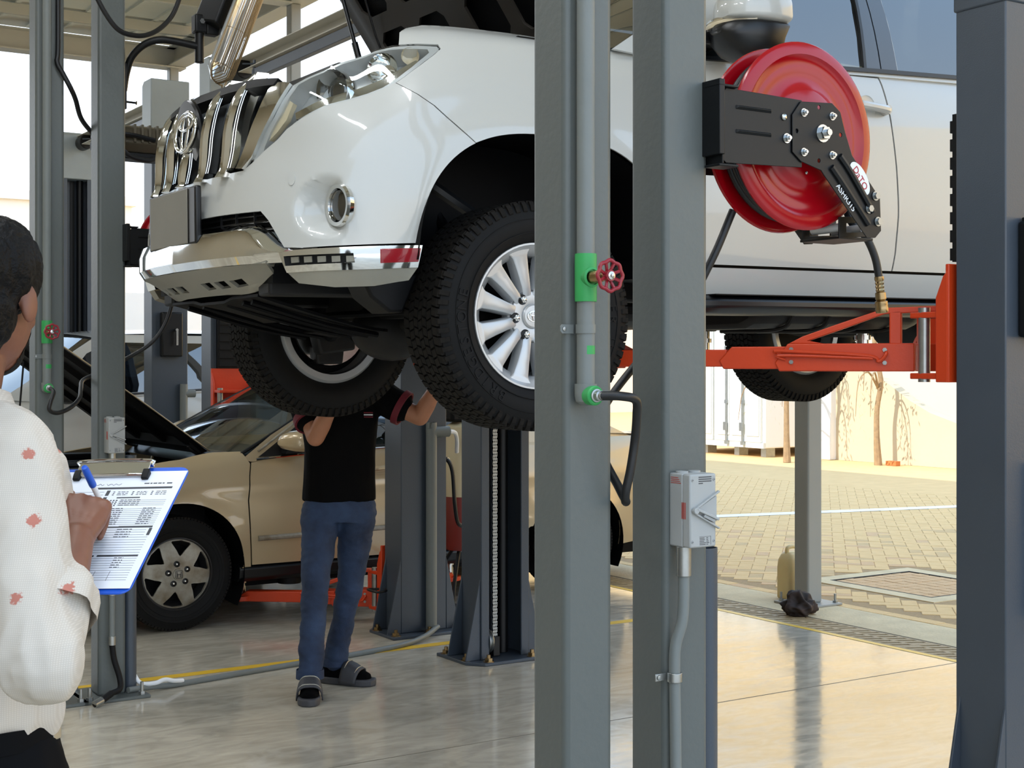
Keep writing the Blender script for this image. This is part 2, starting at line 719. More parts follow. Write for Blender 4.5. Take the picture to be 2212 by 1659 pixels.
for k in range(61):
    al = 1.4 + .2 * k
    p = G(al, 4.675)
    cand.append((p.y + (0 if 1535 < 1106 + 3070 * p.x / p.y < 2056 else 50), 4.675, al, PI / 2))
cand.sort()
rest = MB()
for k, (d, be, al, r) in enumerate(cand):
    q = random.choice((0, 0, 0, 1, 1, 2, 3))
    z = random.uniform(-0.0015, 0.0015)
    if k < 298:
        o = bpy.data.objects.new('paver', pm[q][0])
        COL.objects.link(o)
        o.parent = yd
        o.location = (be, al, z)
        o.rotation_euler = (0, 0, r)
    else:
        cr_, sr_ = math.cos(r), math.sin(r)
        rest.add([(be + x * cr_ - y * sr_, al + x * sr_ + y * cr_, z_ + z) for x, y, z_ in pm[q][1].v], pm[q][1].f)
ro = rest.build('paving', 'paver', yd, sharp=0, fix=False)
ro['kind'] = 'stuff'
far = MB().bb(11.2, 90, -40, 90, -0.06, -0.002).bb(4.62, 11.2, -40, 1.3, -0.06, -0.004).bb(4.62, 11.2, 13.5, 90, -0.06, -0.004).bb(-40, 4.62, 16.2, 90, -0.06, -0.004)
far.build('far_paving', 'paver', yd, sharp=0)
# painted line
o = gplace(MB().prism([(6.9, 8.52), (6.9, 8.32), (14.0, 6.72), (14.0, 6.92)], (0, 0, 0.002), (1, 0, 0), (0, 1, 0), (0, 0, 0.002)).build('trim_6', 'line_white'))
struct(o)

# manhole cover with tile infill
mh = gthing('manhole_cover', 'square recessed manhole cover filled with small tiles in the yard paving', 'manhole', 4.2, 5.75)
MB().holed([(-.53, -.58), (.53, -.58), (.53, .58), (-.53, .58)], [[(-.40, -.45), (.40, -.45), (.40, .45), (-.40, .45)]], (0, 0, -.05), (1, 0, 0), (0, 1, 0), (0, 0, .052)).build('surround', 'concrete_kerb', mh)
MB().holed([(-.40, -.45), (.40, -.45), (.40, .45), (-.40, .45)], [[(-.385, -.435), (.385, -.435), (.385, .435), (-.385, .435)]], (0, 0, -.05), (1, 0, 0), (0, 1, 0), (0, 0, .053)).build('steel_frame', 'iron_dark', mh)
MB().bb(-.385, .385, -.435, .435, -.05, -.02).build('bed', 'joint_sand', mh)
t0 = None
for i in range(8):
    for j in range(9):
        if t0 is None:
            t0 = MB().bb(-.044, .044, -.044, .044, -.02, 0).build('tile', 'paver_red', mh, bevel=0.003, seg=1)
            o = t0
        else:
            o = part(t0, mh)
        o.location = (-.336 + .096 * i, -.386 + .0965 * j, random.uniform(-.002, .001))

# ---- roof, edge beams
rf = gplace(MB().bb(-6.2, 4.75, -3.4, 16.3, 5.86, 5.96).build('ceiling', 'roof_cream', sharp=0))
struct(rf)
for k in range(26):
    b_ = -6.1 + 0.42 * k
    MB().bb(b_, b_ + 0.05, -3.4, 16.2, 5.835, 5.862).build('panel_rib', 'roof_cream', rf)
for i in range(13):
    a_ = -3 + 1.5 * i
    MB().bb(-6.2, 4.7, a_ - .03, a_ + .03, 5.70, 5.83).build('purlin', 'beam_beige', rf, bevel=.004)
bm_ = MB().bb(4.43, 4.67, -3.4, 15.95, 5.46, 5.475).bb(4.43, 4.67, -3.4, 15.95, 5.70, 5.715).bb(4.54, 4.56, -3.4, 15.95, 5.475, 5.70)
struct(gplace(bm_.build('trim_7', 'beam_beige')))
bm_ = MB().bb(-6.2, 4.67, 15.7, 15.94, 5.44, 5.455).bb(-6.2, 4.67, 15.7, 15.94, 5.70, 5.715).bb(-6.2, 4.67, 15.81, 15.83, 5.455, 5.70)
struct(gplace(bm_.build('trim_8', 'beam_beige')))
# cross beams above the column pairs
for i, a_ in enumerate((0.0, 3.99, 7.93, 11.87)):
    b_ = MB().bb(-6.2, 4.45, a_ - .1, a_ + .1, 5.44, 5.455).bb(-6.2, 4.45, a_ - .1, a_ + .1, 5.685, 5.70).bb(-6.2, 4.45, a_ - .008, a_ + .008, 5.455, 5.685)
    struct(gplace(b_.build('trim_%d' % (9 + i), 'beam_beige')))
# long wall on the closed side of the hall
mat('hall_wall', (150, 146, 132), 0.7, noise=(1.5, .2), rgb2=(138, 134, 120))
struct(gplace(MB().bb(-6.3, -6.1, -4.5, 16.3, 0, 5.9).build('wall_left', 'hall_wall', sharp=0)))
# boundary walls of the yard
o = gplace(MB().bb(-30, 30, 34, 34.25, 0, 3.4).build('wall_back', 'white_wall', sharp=0))
struct(o)
top = [(0.0, 1.55), (0.6, 1.45), (1.1, 1.22), (1.5, 0.98), (1.9, 0.80), (2.4, 0.66), (3.0, 0.56), (3.7, 0.51), (4.6, 0.53), (5.6, 0.60), (7.0, 0.72), (9, 0.8), (14, 0.8)]
poly = [(14.0, 0), (0, 0)] + top
o = gplace(MB().prism(poly, (14.72, 13.78, 0), (0, -1, 0), (0, 0, 1), (0.2, 0, 0)).build('wall_yard', 'cream_wall', sharp=0))
struct(o)
struct(gplace(MB().bb(14.6, 15.0, 13.78, 14.0, 0, 1.9).build('wall_yard_post', 'white_wall', bevel=.01)))
# far yard wall, made tall and cream to warm the floor's reflection
mat('warm_reflector_cream', (236, 206, 150), 0.8, noise=(.6, .2), rgb2=(228, 196, 140))
struct(gplace(MB().bb(32, 32.3, -30, 60, 0, 14.0).build('wall_far', 'warm_reflector_cream', sharp=0)))

# ---- building columns
mat('column_grey_daylit', (150, 149, 142), 0.45, noise=(3, .25), rgb2=(136, 135, 128))  # column grey with the yard's daylight put into a lighter base colour


def column(name, label, al, be, h=5.46, mt='column_grey', group='square steel building columns'):
    t = gthing(name, label, 'column', al, be, 0, group)
    s = 0.0625
    MB().bb(-s, s, -s, s, 0.012, h).build('shaft', mt, t, bevel=0.014, seg=3)
    MB().bb(-.15, .15, -.15, .15, 0.0, 0.014).build('base_plate', mt, t, bevel=.003)
    b0 = None
    for sx_ in (-1, 1):
        for sy_ in (-1, 1):
            if b0 is None:
                m_ = MB()
                m_.cyl((0, 0, 0), (0, 0, .07), .008, n=10)
                m_.cyl((0, 0, .014), (0, 0, .028), .016, n=6)
                b0 = m_.build('anchor_bolt', 'zinc', t)
                o = b0
            else:
                o = part(b0, t)
            o.location = (sx_ * .118, sy_ * .118, 0.0)
    return t


column('steel_column', 'grey square steel column carrying the pipe with the green valve, in the foreground', 0.0, -0.125)
column('steel_column', 'grey square steel column carrying the red hose reel and a grey isolator switch', 0.0, 0.142)
column('steel_column', 'grey square steel column with a pipe valve behind the person with the clipboard', 3.93, -0.215)
column('steel_column', 'grey square steel column right behind the clipboard with a small isolator switch', 3.93, 0.06)
column('steel_column', 'grey square steel column standing by the jerrycan at the yard drain', 4.02, 4.52, 5.46, 'column_grey_daylit')
column('steel_column', 'far pale roof edge column seen above the lamp and the lifted car', 11.9, 4.52, 5.46, 'column_grey_daylit')
column('steel_column', 'farthest pale roof corner column above the left lift posts', 15.8, 4.52, 5.46, 'column_grey_daylit')

# ---- yard things
ct = gthing('shipping_container', 'white shipping container with double doors and lock rods across the yard', 'container', 14.75, 14.1)
MB().bb(0, 5.8, 0, 2.44, .15, 2.75).build('body', 'white_wall', ct, bevel=.02)
mat('container_white', (214, 216, 210), 0.5, noise=(2, .3), rgb2=(196, 200, 196))
for k in range(2):
    dm = MB().bb(-.05, -.001, .06 + 1.18 * k, 1.20 + 1.18 * k, .24, 2.68).build('door', 'container_white', ct, bevel=.01)
    for q in range(3):
        y = .09 + 1.18 * k + .36 * q
        MB().bb(-.065, -.048, y, y + .30, .34, 2.58).build('door_panel', 'container_white', dm, bevel=.008)
    for q in (0.40, 0.80):
        m_ = MB().cyl((-.085, .06 + 1.18 * k + q, .2), (-.085, .06 + 1.18 * k + q, 2.7), .017, n=10)
        for z in (.22, .9, 1.8, 2.66):
            m_.bb(-.10, -.05, .03 + 1.18 * k + q, .09 + 1.18 * k + q, z - .03, z + .03)
        m_.bb(-.12, -.09, .03 + 1.18 * k + q, .1 + 1.18 * k + q, .42, .56)
        m_.build('lock_rod', 'zinc', dm)
MB().bb(-.04, 0, 0, 2.44, .15, .24).build('sill', 'container_white', ct)
for y in (.15, .8, 1.6, 2.3):
    MB().bb(.1, .3, y - .06, y + .06, 0, .15).build('foot', 'zinc', ct)
mat('bark', (168, 138, 100), 0.8, noise=(14, .6), rgb2=(120, 96, 70), bump=(30, .5))
mat('leaf_pale', (176, 172, 116), 0.6)


def sapling(label, al, be, h, seed, leaves=True):
    rnd = random.Random(seed)
    t = gthing('young_tree', label, 'tree', al, be, 0, 'young street trees by the yard wall')
    pts = [(0, 0, 0)]
    for k in range(1, 8):
        pts.append((rnd.uniform(-.05, .05), rnd.uniform(-.05, .05), h * k / 7))
    tr = MB().tube(pts, .05, n=9, sub=4, radii=[.062, .045, .040, .038, .034, .030, .024, .014]).build('trunk', 'bark', t)
    mb, lf = MB(), MB()
    for k in range(11):
        z = h * rnd.uniform(.34, .97)
        a = rnd.uniform(0, 2 * PI)
        L_ = rnd.uniform(.4, .8)
        q = [Vector((0, 0, z)), Vector((L_ * .5 * math.cos(a), L_ * .5 * math.sin(a), z + .25)), Vector((L_ * math.cos(a), L_ * math.sin(a), z + .1)), Vector((L_ * 1.15 * math.cos(a), L_ * 1.15 * math.sin(a), z - .4))]
        mb.tube(q, .012, n=5, sub=3, radii=[.02, .014, .009, .004])
        for s_ in range(26):
            f = rnd.uniform(.25, 1)
            p = q[1].lerp(q[3], f) + Vector((rnd.uniform(-.12, .12), rnd.uniform(-.12, .12), rnd.uniform(-.35, .1)))
            d = Vector((rnd.uniform(-1, 1), rnd.uniform(-1, 1), -1.4)).normalized()
            s2 = d.orthogonal().normalized()
            l_, w_ = rnd.uniform(.06, .11), .014
            lf.add([p, p + d * l_ * .5 + s2 * w_, p + d * l_, p + d * l_ * .5 - s2 * w_], [(0, 1, 2, 3)])
    mb.build('branches', 'bark', t)
    if leaves:
        o = lf.build('leaves', 'leaf_pale', t, fix=False)
        o['kind'] = 'stuff'
    return t


sapling('slender young tree with drooping leaves in front of the cream yard wall', 12.55, 14.35, 3.0, 3)
sapling('bare young tree trunk beside the grey column by the yard drain', 13.72, 13.6, 3.0, 5)
bk = gthing('orange_brick', 'orange brick lying at the foot of the cream yard wall', 'brick', 12.35, 14.45)
mat('brick_orange', (206, 120, 62), 0.8, noise=(20, .5), rgb2=(180, 100, 54))
MB().holed([(-.05, -.1), (.05, -.1), (.05, .1), (-.05, .1)], [circ(0, -.05, .018, 10), circ(0, .0, .018, 10), circ(0, .05, .018, 10)], (0, 0, 0), (1, 0, 0), (0, 1, 0), (0, 0, .07)).build('block', 'brick_orange', bk, bevel=.004)
# low far buildings beyond the open end
fb = gthing('far_building', 'low pale building far beyond the open end of the hall', 'building', 60, 14.5)
MB().bb(-3, 3.6, 0, 6, 0, 8.6).build('wall', 'white_wall', fb)
MB().bb(-3.2, 3.8, -.2, 6.2, 8.6, 9.0).build('parapet', 'white_wall', fb)
for k in range(3):
    MB().bb(-2.0 + 1.9 * k, -1.0 + 1.9 * k, -.05, .05, 5.2, 6.6).build('window', 'line_white', fb)


# ---- added lamps, out of view, that brighten the hall floor
mat('lamp_body', (226, 226, 222), 0.4)
em = bpy.data.materials.new('fill_tube')
em.use_nodes = True
em.node_tree.nodes['Principled BSDF'].inputs['Emission Color'].default_value = (.95, .98, 1, 1)
em.node_tree.nodes['Principled BSDF'].inputs['Emission Strength'].default_value = 12.0
MATS['fill_tube'] = em


def fill_lamp(al, be):
    t = gthing('fill_lamp', 'added white tube lamp under the roof, brightening the hall floor', 'lamp', al, be, 5.42, 'added fill lamps under the hall roof')
    MB().prism([(-.09, .0), (.09, .0), (.05, .07), (-.05, .07)], (0, -.75, 0), (1, 0, 0), (0, 0, 1), (0, 1.5, 0)).build('housing', 'lamp_body', t, bevel=.004)
    for x in (-.045, .045):
        MB().cyl((x, -.70, -.018), (x, .70, -.018), .016, n=12).build('tube', 'fill_tube', t)
    for y in (-.6, .6):
        MB().cyl((0, y, .07), (0, y, .44), .004, n=6).build('hanger', 'zinc', t)
    ld = bpy.data.lights.new('fill_light', 'AREA')
    ld.shape = 'RECTANGLE'
    ld.size, ld.size_y = .16, 1.4
    ld.energy = FILL_W
    ld.color = (.94, .97, 1.0)
    lo = bpy.data.objects.new('fill_light', ld)
    COL.objects.link(lo)
    lo.parent = t
    lo.location = (0, 0, -.04)
    return t


FILL_W = 56.0
for al in (-1.6, 1.0, 5.2, 9.2):
    for be in (-3.4, -.9):
        fill_lamp(al, be)


# ------------------------------------------------------------------ two-post lifts
def arm(root, P0, P1, z, secs=((0, .36), (.33, .51), (.49, 1.0)), brace=True, pad=0.12, name='arm'):
    """telescopic arm in the column frame from P0 to P1 (x, y), underside at height z"""
    p0, p1 = Vector((P0[0], P0[1], 0)), Vector((P1[0], P1[1], 0))
    L = (p1 - p0).length
    d = (p1 - p0) / L
    s = Vector((-d.y, d.x, 0))
    if s.y > 0:
        s = -s          # s points to the outside face (towards the column side)
    M = Matrix((d, s, Vector((0, 0, 1)))).transposed()

    def at(t, w, h):
        return p0 + d * t + s * w + Vector((0, 0, z + h))
    hs = ((0, .098, .055), (.008, .088, .046), (.016, .078, .038))
    a = None
    for (t0, t1), (h0, h1, w) in zip(secs, hs):
        m = MB()
        e0, e1 = t0 * L, t1 * L
        # chamfered ends seen from the side
        prof = [(e0, h0), (e1 - .015, h0), (e1, h0 + .03), (e1 - .045, h1), (e0, h1)]
        m.prism(prof, p0 - s * w + Vector((0, 0, z)), d, (0, 0, 1), s * 2 * w)
        if a is None:
            a = m.build(name, 'orange_paint', root, bevel=.004)
        else:
            m.build('arm_extension', 'orange_paint', a, bevel=.004)
    # pad
    m = MB()
    m.cyl(at(L, 0, .02), at(L, 0, .05), .075, n=24)
    m.build('arm_tip', 'orange_paint', a, bevel=.004)
    m = MB()
    m.cyl(at(L, 0, .05), at(L, 0, .05 + pad), .027, n=16).cyl(at(L, 0, .05 + pad * .6), at(L, 0, .07 + pad * .6), .036, n=16)
    m.build('pad_screw', 'steel', a)
    MB().cyl(at(L, 0, .05 + pad), at(L, 0, .085 + pad), .062, n=20).build('rubber_pad', 'black_rubber', a, bevel=.006)
    if brace:
        m = MB()
        w = .05
        # sloping strap from the arm up to the pivot bracket
        top = [(.31, .098), (.36, .108), (.25, .146), (.10, .200), (-.08, .206), (-.08, .226), (.095, .221), (.26, .166), (.38, .124), (.43, .098)]
        m.prism(top, p0 + s * (w - .035) + Vector((0, 0, z)), d, (0, 0, 1), s * .035)
        m.build('brace', 'orange_paint', a, bevel=.003)
        m = MB()
        m.prism([(.045, .0), (.085, .0), (.085, .208), (.045, .212)], p0 - s * w + Vector((0, 0, z)), d, (0, 0, 1), s * 2 * w)
        m.build('upright', 'orange_paint', a, bevel=.004)
        # bent rod handle along the side
        o_ = w + .016
        m = MB().tube([at(.10, o_ - .015, .07), at(.095, o_, .06), at(.12, o_, .035), at(.16, o_, .055), at(.45, o_, .072), at(.475, o_ - .01, .066)], .006, n=8)
        m.tube([at(.14, o_, .045), at(.45, o_, .056), at(.44, o_ - .01, .04)], .005, n=8)
        m.build('rod_handle', 'orange_paint', a)
        m = MB()
        for t_, h_ in ((.10, .075), (.10, .03), (.42, .078), (.42, .033)):
            hexbolt(m, at(t_, w + .003, h_), s, .008, .007)
        m.build('bolt', 'zinc', a)
    return a


def lift_post(label, al, be, flip, zc, cover=True, chain=False, H=3.72):
    """zc: height of the carriage underside. Local frame: x along the bay depth, opening towards +y"""
    t = gthing('lift_post', label, 'lift', al, be, 0, 'two-post lift columns', flip)
    X, Y = .145, .098
    C = [(-X, Y), (-X, -Y), (X, -Y), (X, Y), (X - .05, Y), (X - .05, Y - .01), (X - .01, Y - .01), (X - .01, -Y + .01), (-X + .01, -Y + .01), (-X + .01, Y - .01), (-X + .05, Y - .01), (-X + .05, Y)]
    MB().prism(C, (0, 0, .015), (1, 0, 0), (0, 1, 0), (0, 0, H - .015)).build('column', 'lift_grey', t, bevel=.006)
    MB().prism([(-.24, -.19), (.24, -.19), (.24, .10), (.17, .18), (-.17, .18), (-.24, .10)], (0, 0, 0), (1, 0, 0), (0, 1, 0), (0, 0, .016)).build('base_plate', 'lift_grey', t, bevel=.003)
    for sx_ in (-1, 1):
        MB().prism([(0, .016), (.085, .016), (.0, .42)], (sx_ * X, -Y, 0), (sx_, 0, 0), (0, 0, 1), (0, .01, 0)).build('gusset', 'lift_grey', t, bevel=.002)
        MB().prism([(0, .016), (.085, .016), (.0, .42)], (sx_ * X, Y - .02, 0), (sx_, 0, 0), (0, 0, 1), (0, .01, 0)).build('gusset', 'lift_grey', t, bevel=.002)
    m = MB()
    m.cyl((0, 0, .016), (0, 0, .05), .010, n=10).cyl((0, 0, .016), (0, 0, .034), .021, n=6).cyl((0, 0, .015), (0, 0, .019), .028, n=16)
    b0 = m.build('anchor_bolt', 'brass', t)
    pos = [(-.205, -.15), (.205, -.15), (-.21, .06), (.21, .06), (0, -.16), (-.13, .145), (.13, .145)]
    b0.location = pos[0] + (0,)
    for p in pos[1:]:
        part(b0, t, p + (0,))
    # inside: slide rails, chain, cable
    MB().bb(-.02, .02, -Y + .01, -Y + .02, .02, H - .05).build('inner_rail', 'black_paint', t)
    MB().cyl((-.055, -.02, .02), (-.055, -.02, H - .1), .03, n=16).build('cylinder', 'black_paint', t)
    if chain:
        m = MB()
        z = .12
        while z < 2.0:
            for k_ in (-1, 0, 1):
                m.box((.035 + k_ * .009, .05, z), (.004, .016, .024))
                m.box((.0395 + k_ * .009, .05, z + .016), (.004, .016, .024))
            m.cyl((.02, .05, z + .008), (.05, .05, z + .008), .0045, n=8)
            z += .032
        m.build('leaf_chain', 'zinc', t)
        MB().cyl((.085, .055, .12), (.085, .055, H - .1), .005, n=8).build('wire_rope', 'zinc', t)
        MB().lathe([(.012, -.012), (.06, -.012), (.062, -.008), (.05, 0), (.062, .008), (.06, .012), (.012, .012)], (.085, .05, .10), (1, 0, 0), 28).build('pulley', 'zinc', t)
        MB().bb(.015, .055, .03, .07, .02, .12).build('chain_anchor', 'black_paint', t, bevel=.003)
    # carriage
    cr_ = MB().bb(-.105, .105, -.05, Y + .03, zc, zc + .95).build('carriage', 'black_paint', t, bevel=.004)
    for dz in (0, .205):
        MB().bb(-.15, .15, Y + .03, Y + .19, zc - .02 + dz, zc + dz).build('pivot_plate', 'orange_paint', cr_, bevel=.003)
    m = MB()
    for sx_ in (-1, 1):
        m.prism([(Y + .025, -.03), (Y + .075, -.03), (Y + .075, .25), (Y + .045, .32), (Y + .025, .34)], (sx_ * .150 - .006, 0, zc), (0, 1, 0), (0, 0, 1), (.012, 0, 0))
    m.bb(-.155, .155, Y + .02, Y + .035, zc - .03, zc + .36)
    m.build('carriage_plate', 'orange_paint', cr_, bevel=.003)
    for sx_ in (-1, 1):
        MB().cyl((sx_ * .13, Y + .145, zc - .03), (sx_ * .13, Y + .145, zc + .22), .02, n=14).build('pivot_pin', 'zinc', cr_)
    # rubber door guard, ribbed
    m = MB().bb(-.10, .10, Y + .02, Y + .052, zc + .37, zc + .86)
    for k_ in range(8):
        m.bb(-.10, .10, Y + .051, Y + .062, zc + .375 + .0605 * k_, zc + .415 + .0605 * k_)
    m.build('door_guard', 'black_rubber', cr_)
    if cover:
        m = MB().bb(-X - .012, X + .012, -Y - .012, Y + .012, H - .42, H - .10)
        m.prism([(-Y - .012, 0), (Y + .012, 0), (Y + .012, .10), (Y - .03, .13), (-Y - .012, .13)], (-X - .012, 0, H - .10), (0, 1, 0), (0, 0, 1), (2 * X + .024, 0, 0))
        m.build('top_cover', 'lift_cover', t, bevel=.008)
        m = MB()
        for p in ((-X - .014, -.06), (-X - .014, .06)):
            hexbolt(m, (p[0], p[1], H - .39), (-1, 0, 0), .007, .005)
        m.build('cover_screw', 'zinc', t)
    return t


def lift_crossbar(label, al0, al1, be=2.03, z=3.66):
    t = gthing('lift_crossbar', label, 'beam', al0, be, z, 'overhead beams of the lifts')
    L = al1 - al0
    m = MB().prism([(.05, -.05), (-.05, -.05), (-.05, -.043), (.043, -.043), (.043, .043), (-.05, .043), (-.05, .05), (.05, .05)], (0, .12, 0), (1, 0, 0), (0, 0, 1), (0, L - .24, 0))
    m.build('channel', 'beam_beige', t, bevel=.002)
    MB().prism([(.0, -.06), (.05, -.06), (.05, -.13), (.0, -.13)], (-.03, .5, 0), (1, 0, 0), (0, 0, 1), (0, L - 1.0, 0)).build('trip_bar', 'lift_grey', t, bevel=.003)
    m = MB()
    for y in (.5, L - .55):
        m.bb(-.03, -.02, y, y + .03, -.13, .0)
        m.tube([(-.03, y, -.03), (-.10, y + .05, -.03)], .006, n=8, sub=1)
    m.build('hanger', 'lift_grey', t)
    MB().cyl((.0, .14, -.02), (.0, .30, -.02), .07, n=20).build('pulley_cover', 'black_paint', t, bevel=.006)
    MB().cyl((.0, L - .30, -.02), (.0, L - .14, -.02), .07, n=20).build('pulley_cover', 'black_paint', t, bevel=.006)
    hb = MB()
    for y in (.8, 1.3, 1.8, 2.3):
        hexbolt(hb, (-.0, y, .05), (0, 0, 1), .012, .012)
    hb.build('bolt', 'zinc', t)
    return t


ZA = 1.475
BE = 1.995
la = lift_post('large dark grey lift column at the right edge with an orange arm and black guard', .527, BE, False, ZA, cover=False)
arm(la, (-.03, .37), (-.88, 1.39), ZA + .005)
arm(la, (.08, .37), (.80, 1.40), ZA + .005, pad=.14)
MB().bb(-.151, .151, -.104, .104, 2.655, 3.74).build('upper_cover', 'lift_grey', la, bevel=.006)
m = MB()
hexbolt(m, (-.152, .045, 2.70), (-1, 0, 0), .009, .007)
m.build('cover_bolt', 'zinc', la)
# black control boxes on the outer face
bx = MB().bb(-.09, .12, -.155, -.098, 1.59, 1.96).build('lock_box', 'black_paint', la, bevel=.012, seg=3)
MB().bb(-.075, -.05, -.166, -.104, 1.955, 1.972).build('box_lug', 'black_paint', bx, bevel=.003)
MB().bb(-.02, .13, -.145, -.098, .70, 1.19).build('oil_tank_bracket', 'black_paint', la, bevel=.006)

lf_ = lift_post('dark grey lift column with chain and wire rope behind the big front wheel', 3.70, BE, True, ZA, chain=True)
arm(lf_, (.03, .37), (.90, .92), ZA + .005)
arm(lf_, (-.08, .37), (-.72, .80), ZA + .005, pad=.14)

lb = lift_post('dark grey lift column with grey conduit beside the gold sedan and the person in jeans', 4.55, BE, False, .12)
arm(lb, (-.03, .33), (-.70, .86), .10)
arm(lb, (.08, .33), (.72, .86), .10)
# conduit on the outer web
cd_ = MB()
cd_.tube([(.03, -.129, .03), (.03, -.129, 1.10), (.03, -.129, 1.115), (.045, -.129, 1.13), (.06, -.129, 1.13), (.14, -.129, 1.13)], .031, n=14, sub=3)
cd_.build('conduit', 'pipe_grey', lb)
m = MB()
for z in (.35, .85, 1.05):
    m.bb(.06, .075, -.105, -.097, z - .008, z + .008)
m.build('conduit_screw', 'zinc', lb)
MB().tube([(.145, .02, .96), (.17, -.05, .97), (.20, -.07, .90), (.21, -.08, .72), (.25, -.05, .60), (.33, 0, .58), (.40, .1, .63)], .012, n=8).build('hydraulic_hose', 'hose_black', lb)
MB().cyl((.15, .02, .96), (.18, -.06, .965), .014, n=10).build('hose_fitting', 'zinc', lb)
MB().tube([(.14, -.129, 1.13), (.2, -.10, 1.12), (.26, -.02, 1.07), (.30, .05, 1.0)], .012, n=8).build('white_cable', 'white_print', lb)
MB().tube([(-.19, .0, .25), (-.21, -.04, .25), (-.27, -.06, .25), (-.27, .06, .25), (-.21, .04, .25)], .007, n=8).build('hook_bracket', 'black_paint', lb)

lbf = lift_post('grey lift column with an orange carriage behind the gold sedan windshield', 7.46, BE, True, 1.12)
lc = lift_post('grey lift column with a black lock box left of the big front wheels', 8.47, BE - .10, False, .20)
bx = MB().bb(-.085, .085, -.163, -.098, 1.57, 1.92).build('lock_box', 'black_paint', lc, bevel=.012, seg=3)
MB().cyl((.02, -.17, 1.78), (.02, -.21, 1.78), .012, n=10).bb(.012, .028, -.215, -.20, 1.66, 1.78).build('lock_lever', 'steel', bx)
MB().tube([(.10, -.135, .03), (.10, -.135, 1.26), (.105, -.135, 1.275), (.12, -.135, 1.28), (.19, -.135, 1.28)], .031, n=14, sub=3).build('conduit', 'pipe_grey', lc)
lcf = lift_post('far grey lift column seen between the two left building columns', 11.40, BE, True, .20)
for l_ in (lc, lbf, lcf):
    pass
lift_crossbar('overhead beam of the lift over the gold sedan, left of the open bonnet', 4.55, 7.46)
lift_crossbar('farther overhead lift beam crossing behind the left building columns', 8.47, 11.40)

# waste-oil drainer behind the conduit column
od = gthing('oil_drainer', 'cream waste oil drainer tank with dark red oil behind the lift column', 'oil drainer', 4.93, 2.52)
mat('tank_cream', (214, 200, 164), 0.35, Subsurface_Weight=0.1)
mat('tank_oil', (134, 58, 52), 0.3)
MB().lathe([(.0, .71), (.112, .71), (.114, 1.08), (.10, 1.13), (.05, 1.16), (0, 1.16)], n=32).build('tank', 'tank_cream', od)
MB().lathe([(0, .38), (.09, .385), (.112, .42), (.1125, .71), (0, .71)], n=32).build('oil_level', 'tank_oil', od)
MB().bb(-.05, .05, -.125, -.105, 1.02, 1.07).build('gauge', 'zinc', od, bevel=.003)
MB().bb(-.1, .1, -.06, .1, 1.16, 1.34).build('pump_head', 'black_plastic', od, bevel=.02)
MB().bb(-.02, .02, -.116, -.112, .9, .95).build('sticker', 'line_yellow', od)
m = MB()
for k_ in range(4):
    a_ = PI / 4 + k_ * PI / 2
    m.tube([(.05 * math.cos(a_), .05 * math.sin(a_), .39), (.16 * math.cos(a_), .16 * math.sin(a_), .2), (.19 * math.cos(a_), .19 * math.sin(a_), .09)], .012, n=8)
m.build('legs_frame', 'black_paint', od)
for k_ in range(4):
    a_ = PI / 4 + k_ * PI / 2
    MB().cyl((.19 * math.cos(a_) - .012, .19 * math.sin(a_), .045), (.19 * math.cos(a_) + .012, .19 * math.sin(a_), .045), .045, n=18).build('castor', 'black_rubber', od, bevel=.004)
MB().tube([(.04, -.10, 1.2), (.07, -.16, 1.05), (.02, -.17, .98), (-.05, -.14, 1.03)], .008, n=8).build('hose', 'hose_black', od)


# ------------------------------------------------------------------ car tools
def archglass(name, tint, ior=1.5, rough=0.0):
    m = bpy.data.materials.new(name)
    m.use_nodes = True
    n, L = m.node_tree.nodes, m.node_tree.links
    n.remove(n['Principled BSDF'])
    tr = n.new('ShaderNodeBsdfTransparent')
    tr.inputs[0].default_value = tuple(tint) + (1,)
    gl = n.new('ShaderNodeBsdfGlossy')
    gl.inputs['Roughness'].default_value = rough
    gl.inputs['Color'].default_value = (1, 1, 1, 1)
    # Schlick reflectance, the same from both faces of the pane
    ge = n.new('ShaderNodeNewGeometry')
    dt = n.new('ShaderNodeVectorMath')
    dt.operation = 'DOT_PRODUCT'
    L.new(ge.outputs['Normal'], dt.inputs[0])
    L.new(ge.outputs['Incoming'], dt.inputs[1])
    ab = n.new('ShaderNodeMath')
    ab.operation = 'ABSOLUTE'
    L.new(dt.outputs['Value'], ab.inputs[0])
    on = n.new('ShaderNodeMath')
    on.operation = 'SUBTRACT'
    on.inputs[0].default_value = 1.0
    L.new(ab.outputs[0], on.inputs[1])
    pw = n.new('ShaderNodeMath')
    pw.operation = 'POWER'
    pw.inputs[1].default_value = 5.0
    L.new(on.outputs[0], pw.inputs[0])
    f0 = ((ior - 1) / (ior + 1)) ** 2
    ma = n.new('ShaderNodeMath')
    ma.operation = 'MULTIPLY_ADD'
    ma.inputs[1].default_value = 1 - f0
    ma.inputs[2].default_value = f0
    L.new(pw.outputs[0], ma.inputs[0])
    mx = n.new('ShaderNodeMixShader')
    L.new(ma.outputs[0], mx.inputs[0])
    L.new(tr.outputs[0], mx.inputs[1])
    L.new(gl.outputs[0], mx.inputs[2])
    L.new(mx.outputs[0], n['Material Output'].inputs['Surface'])
    MATS[name] = m


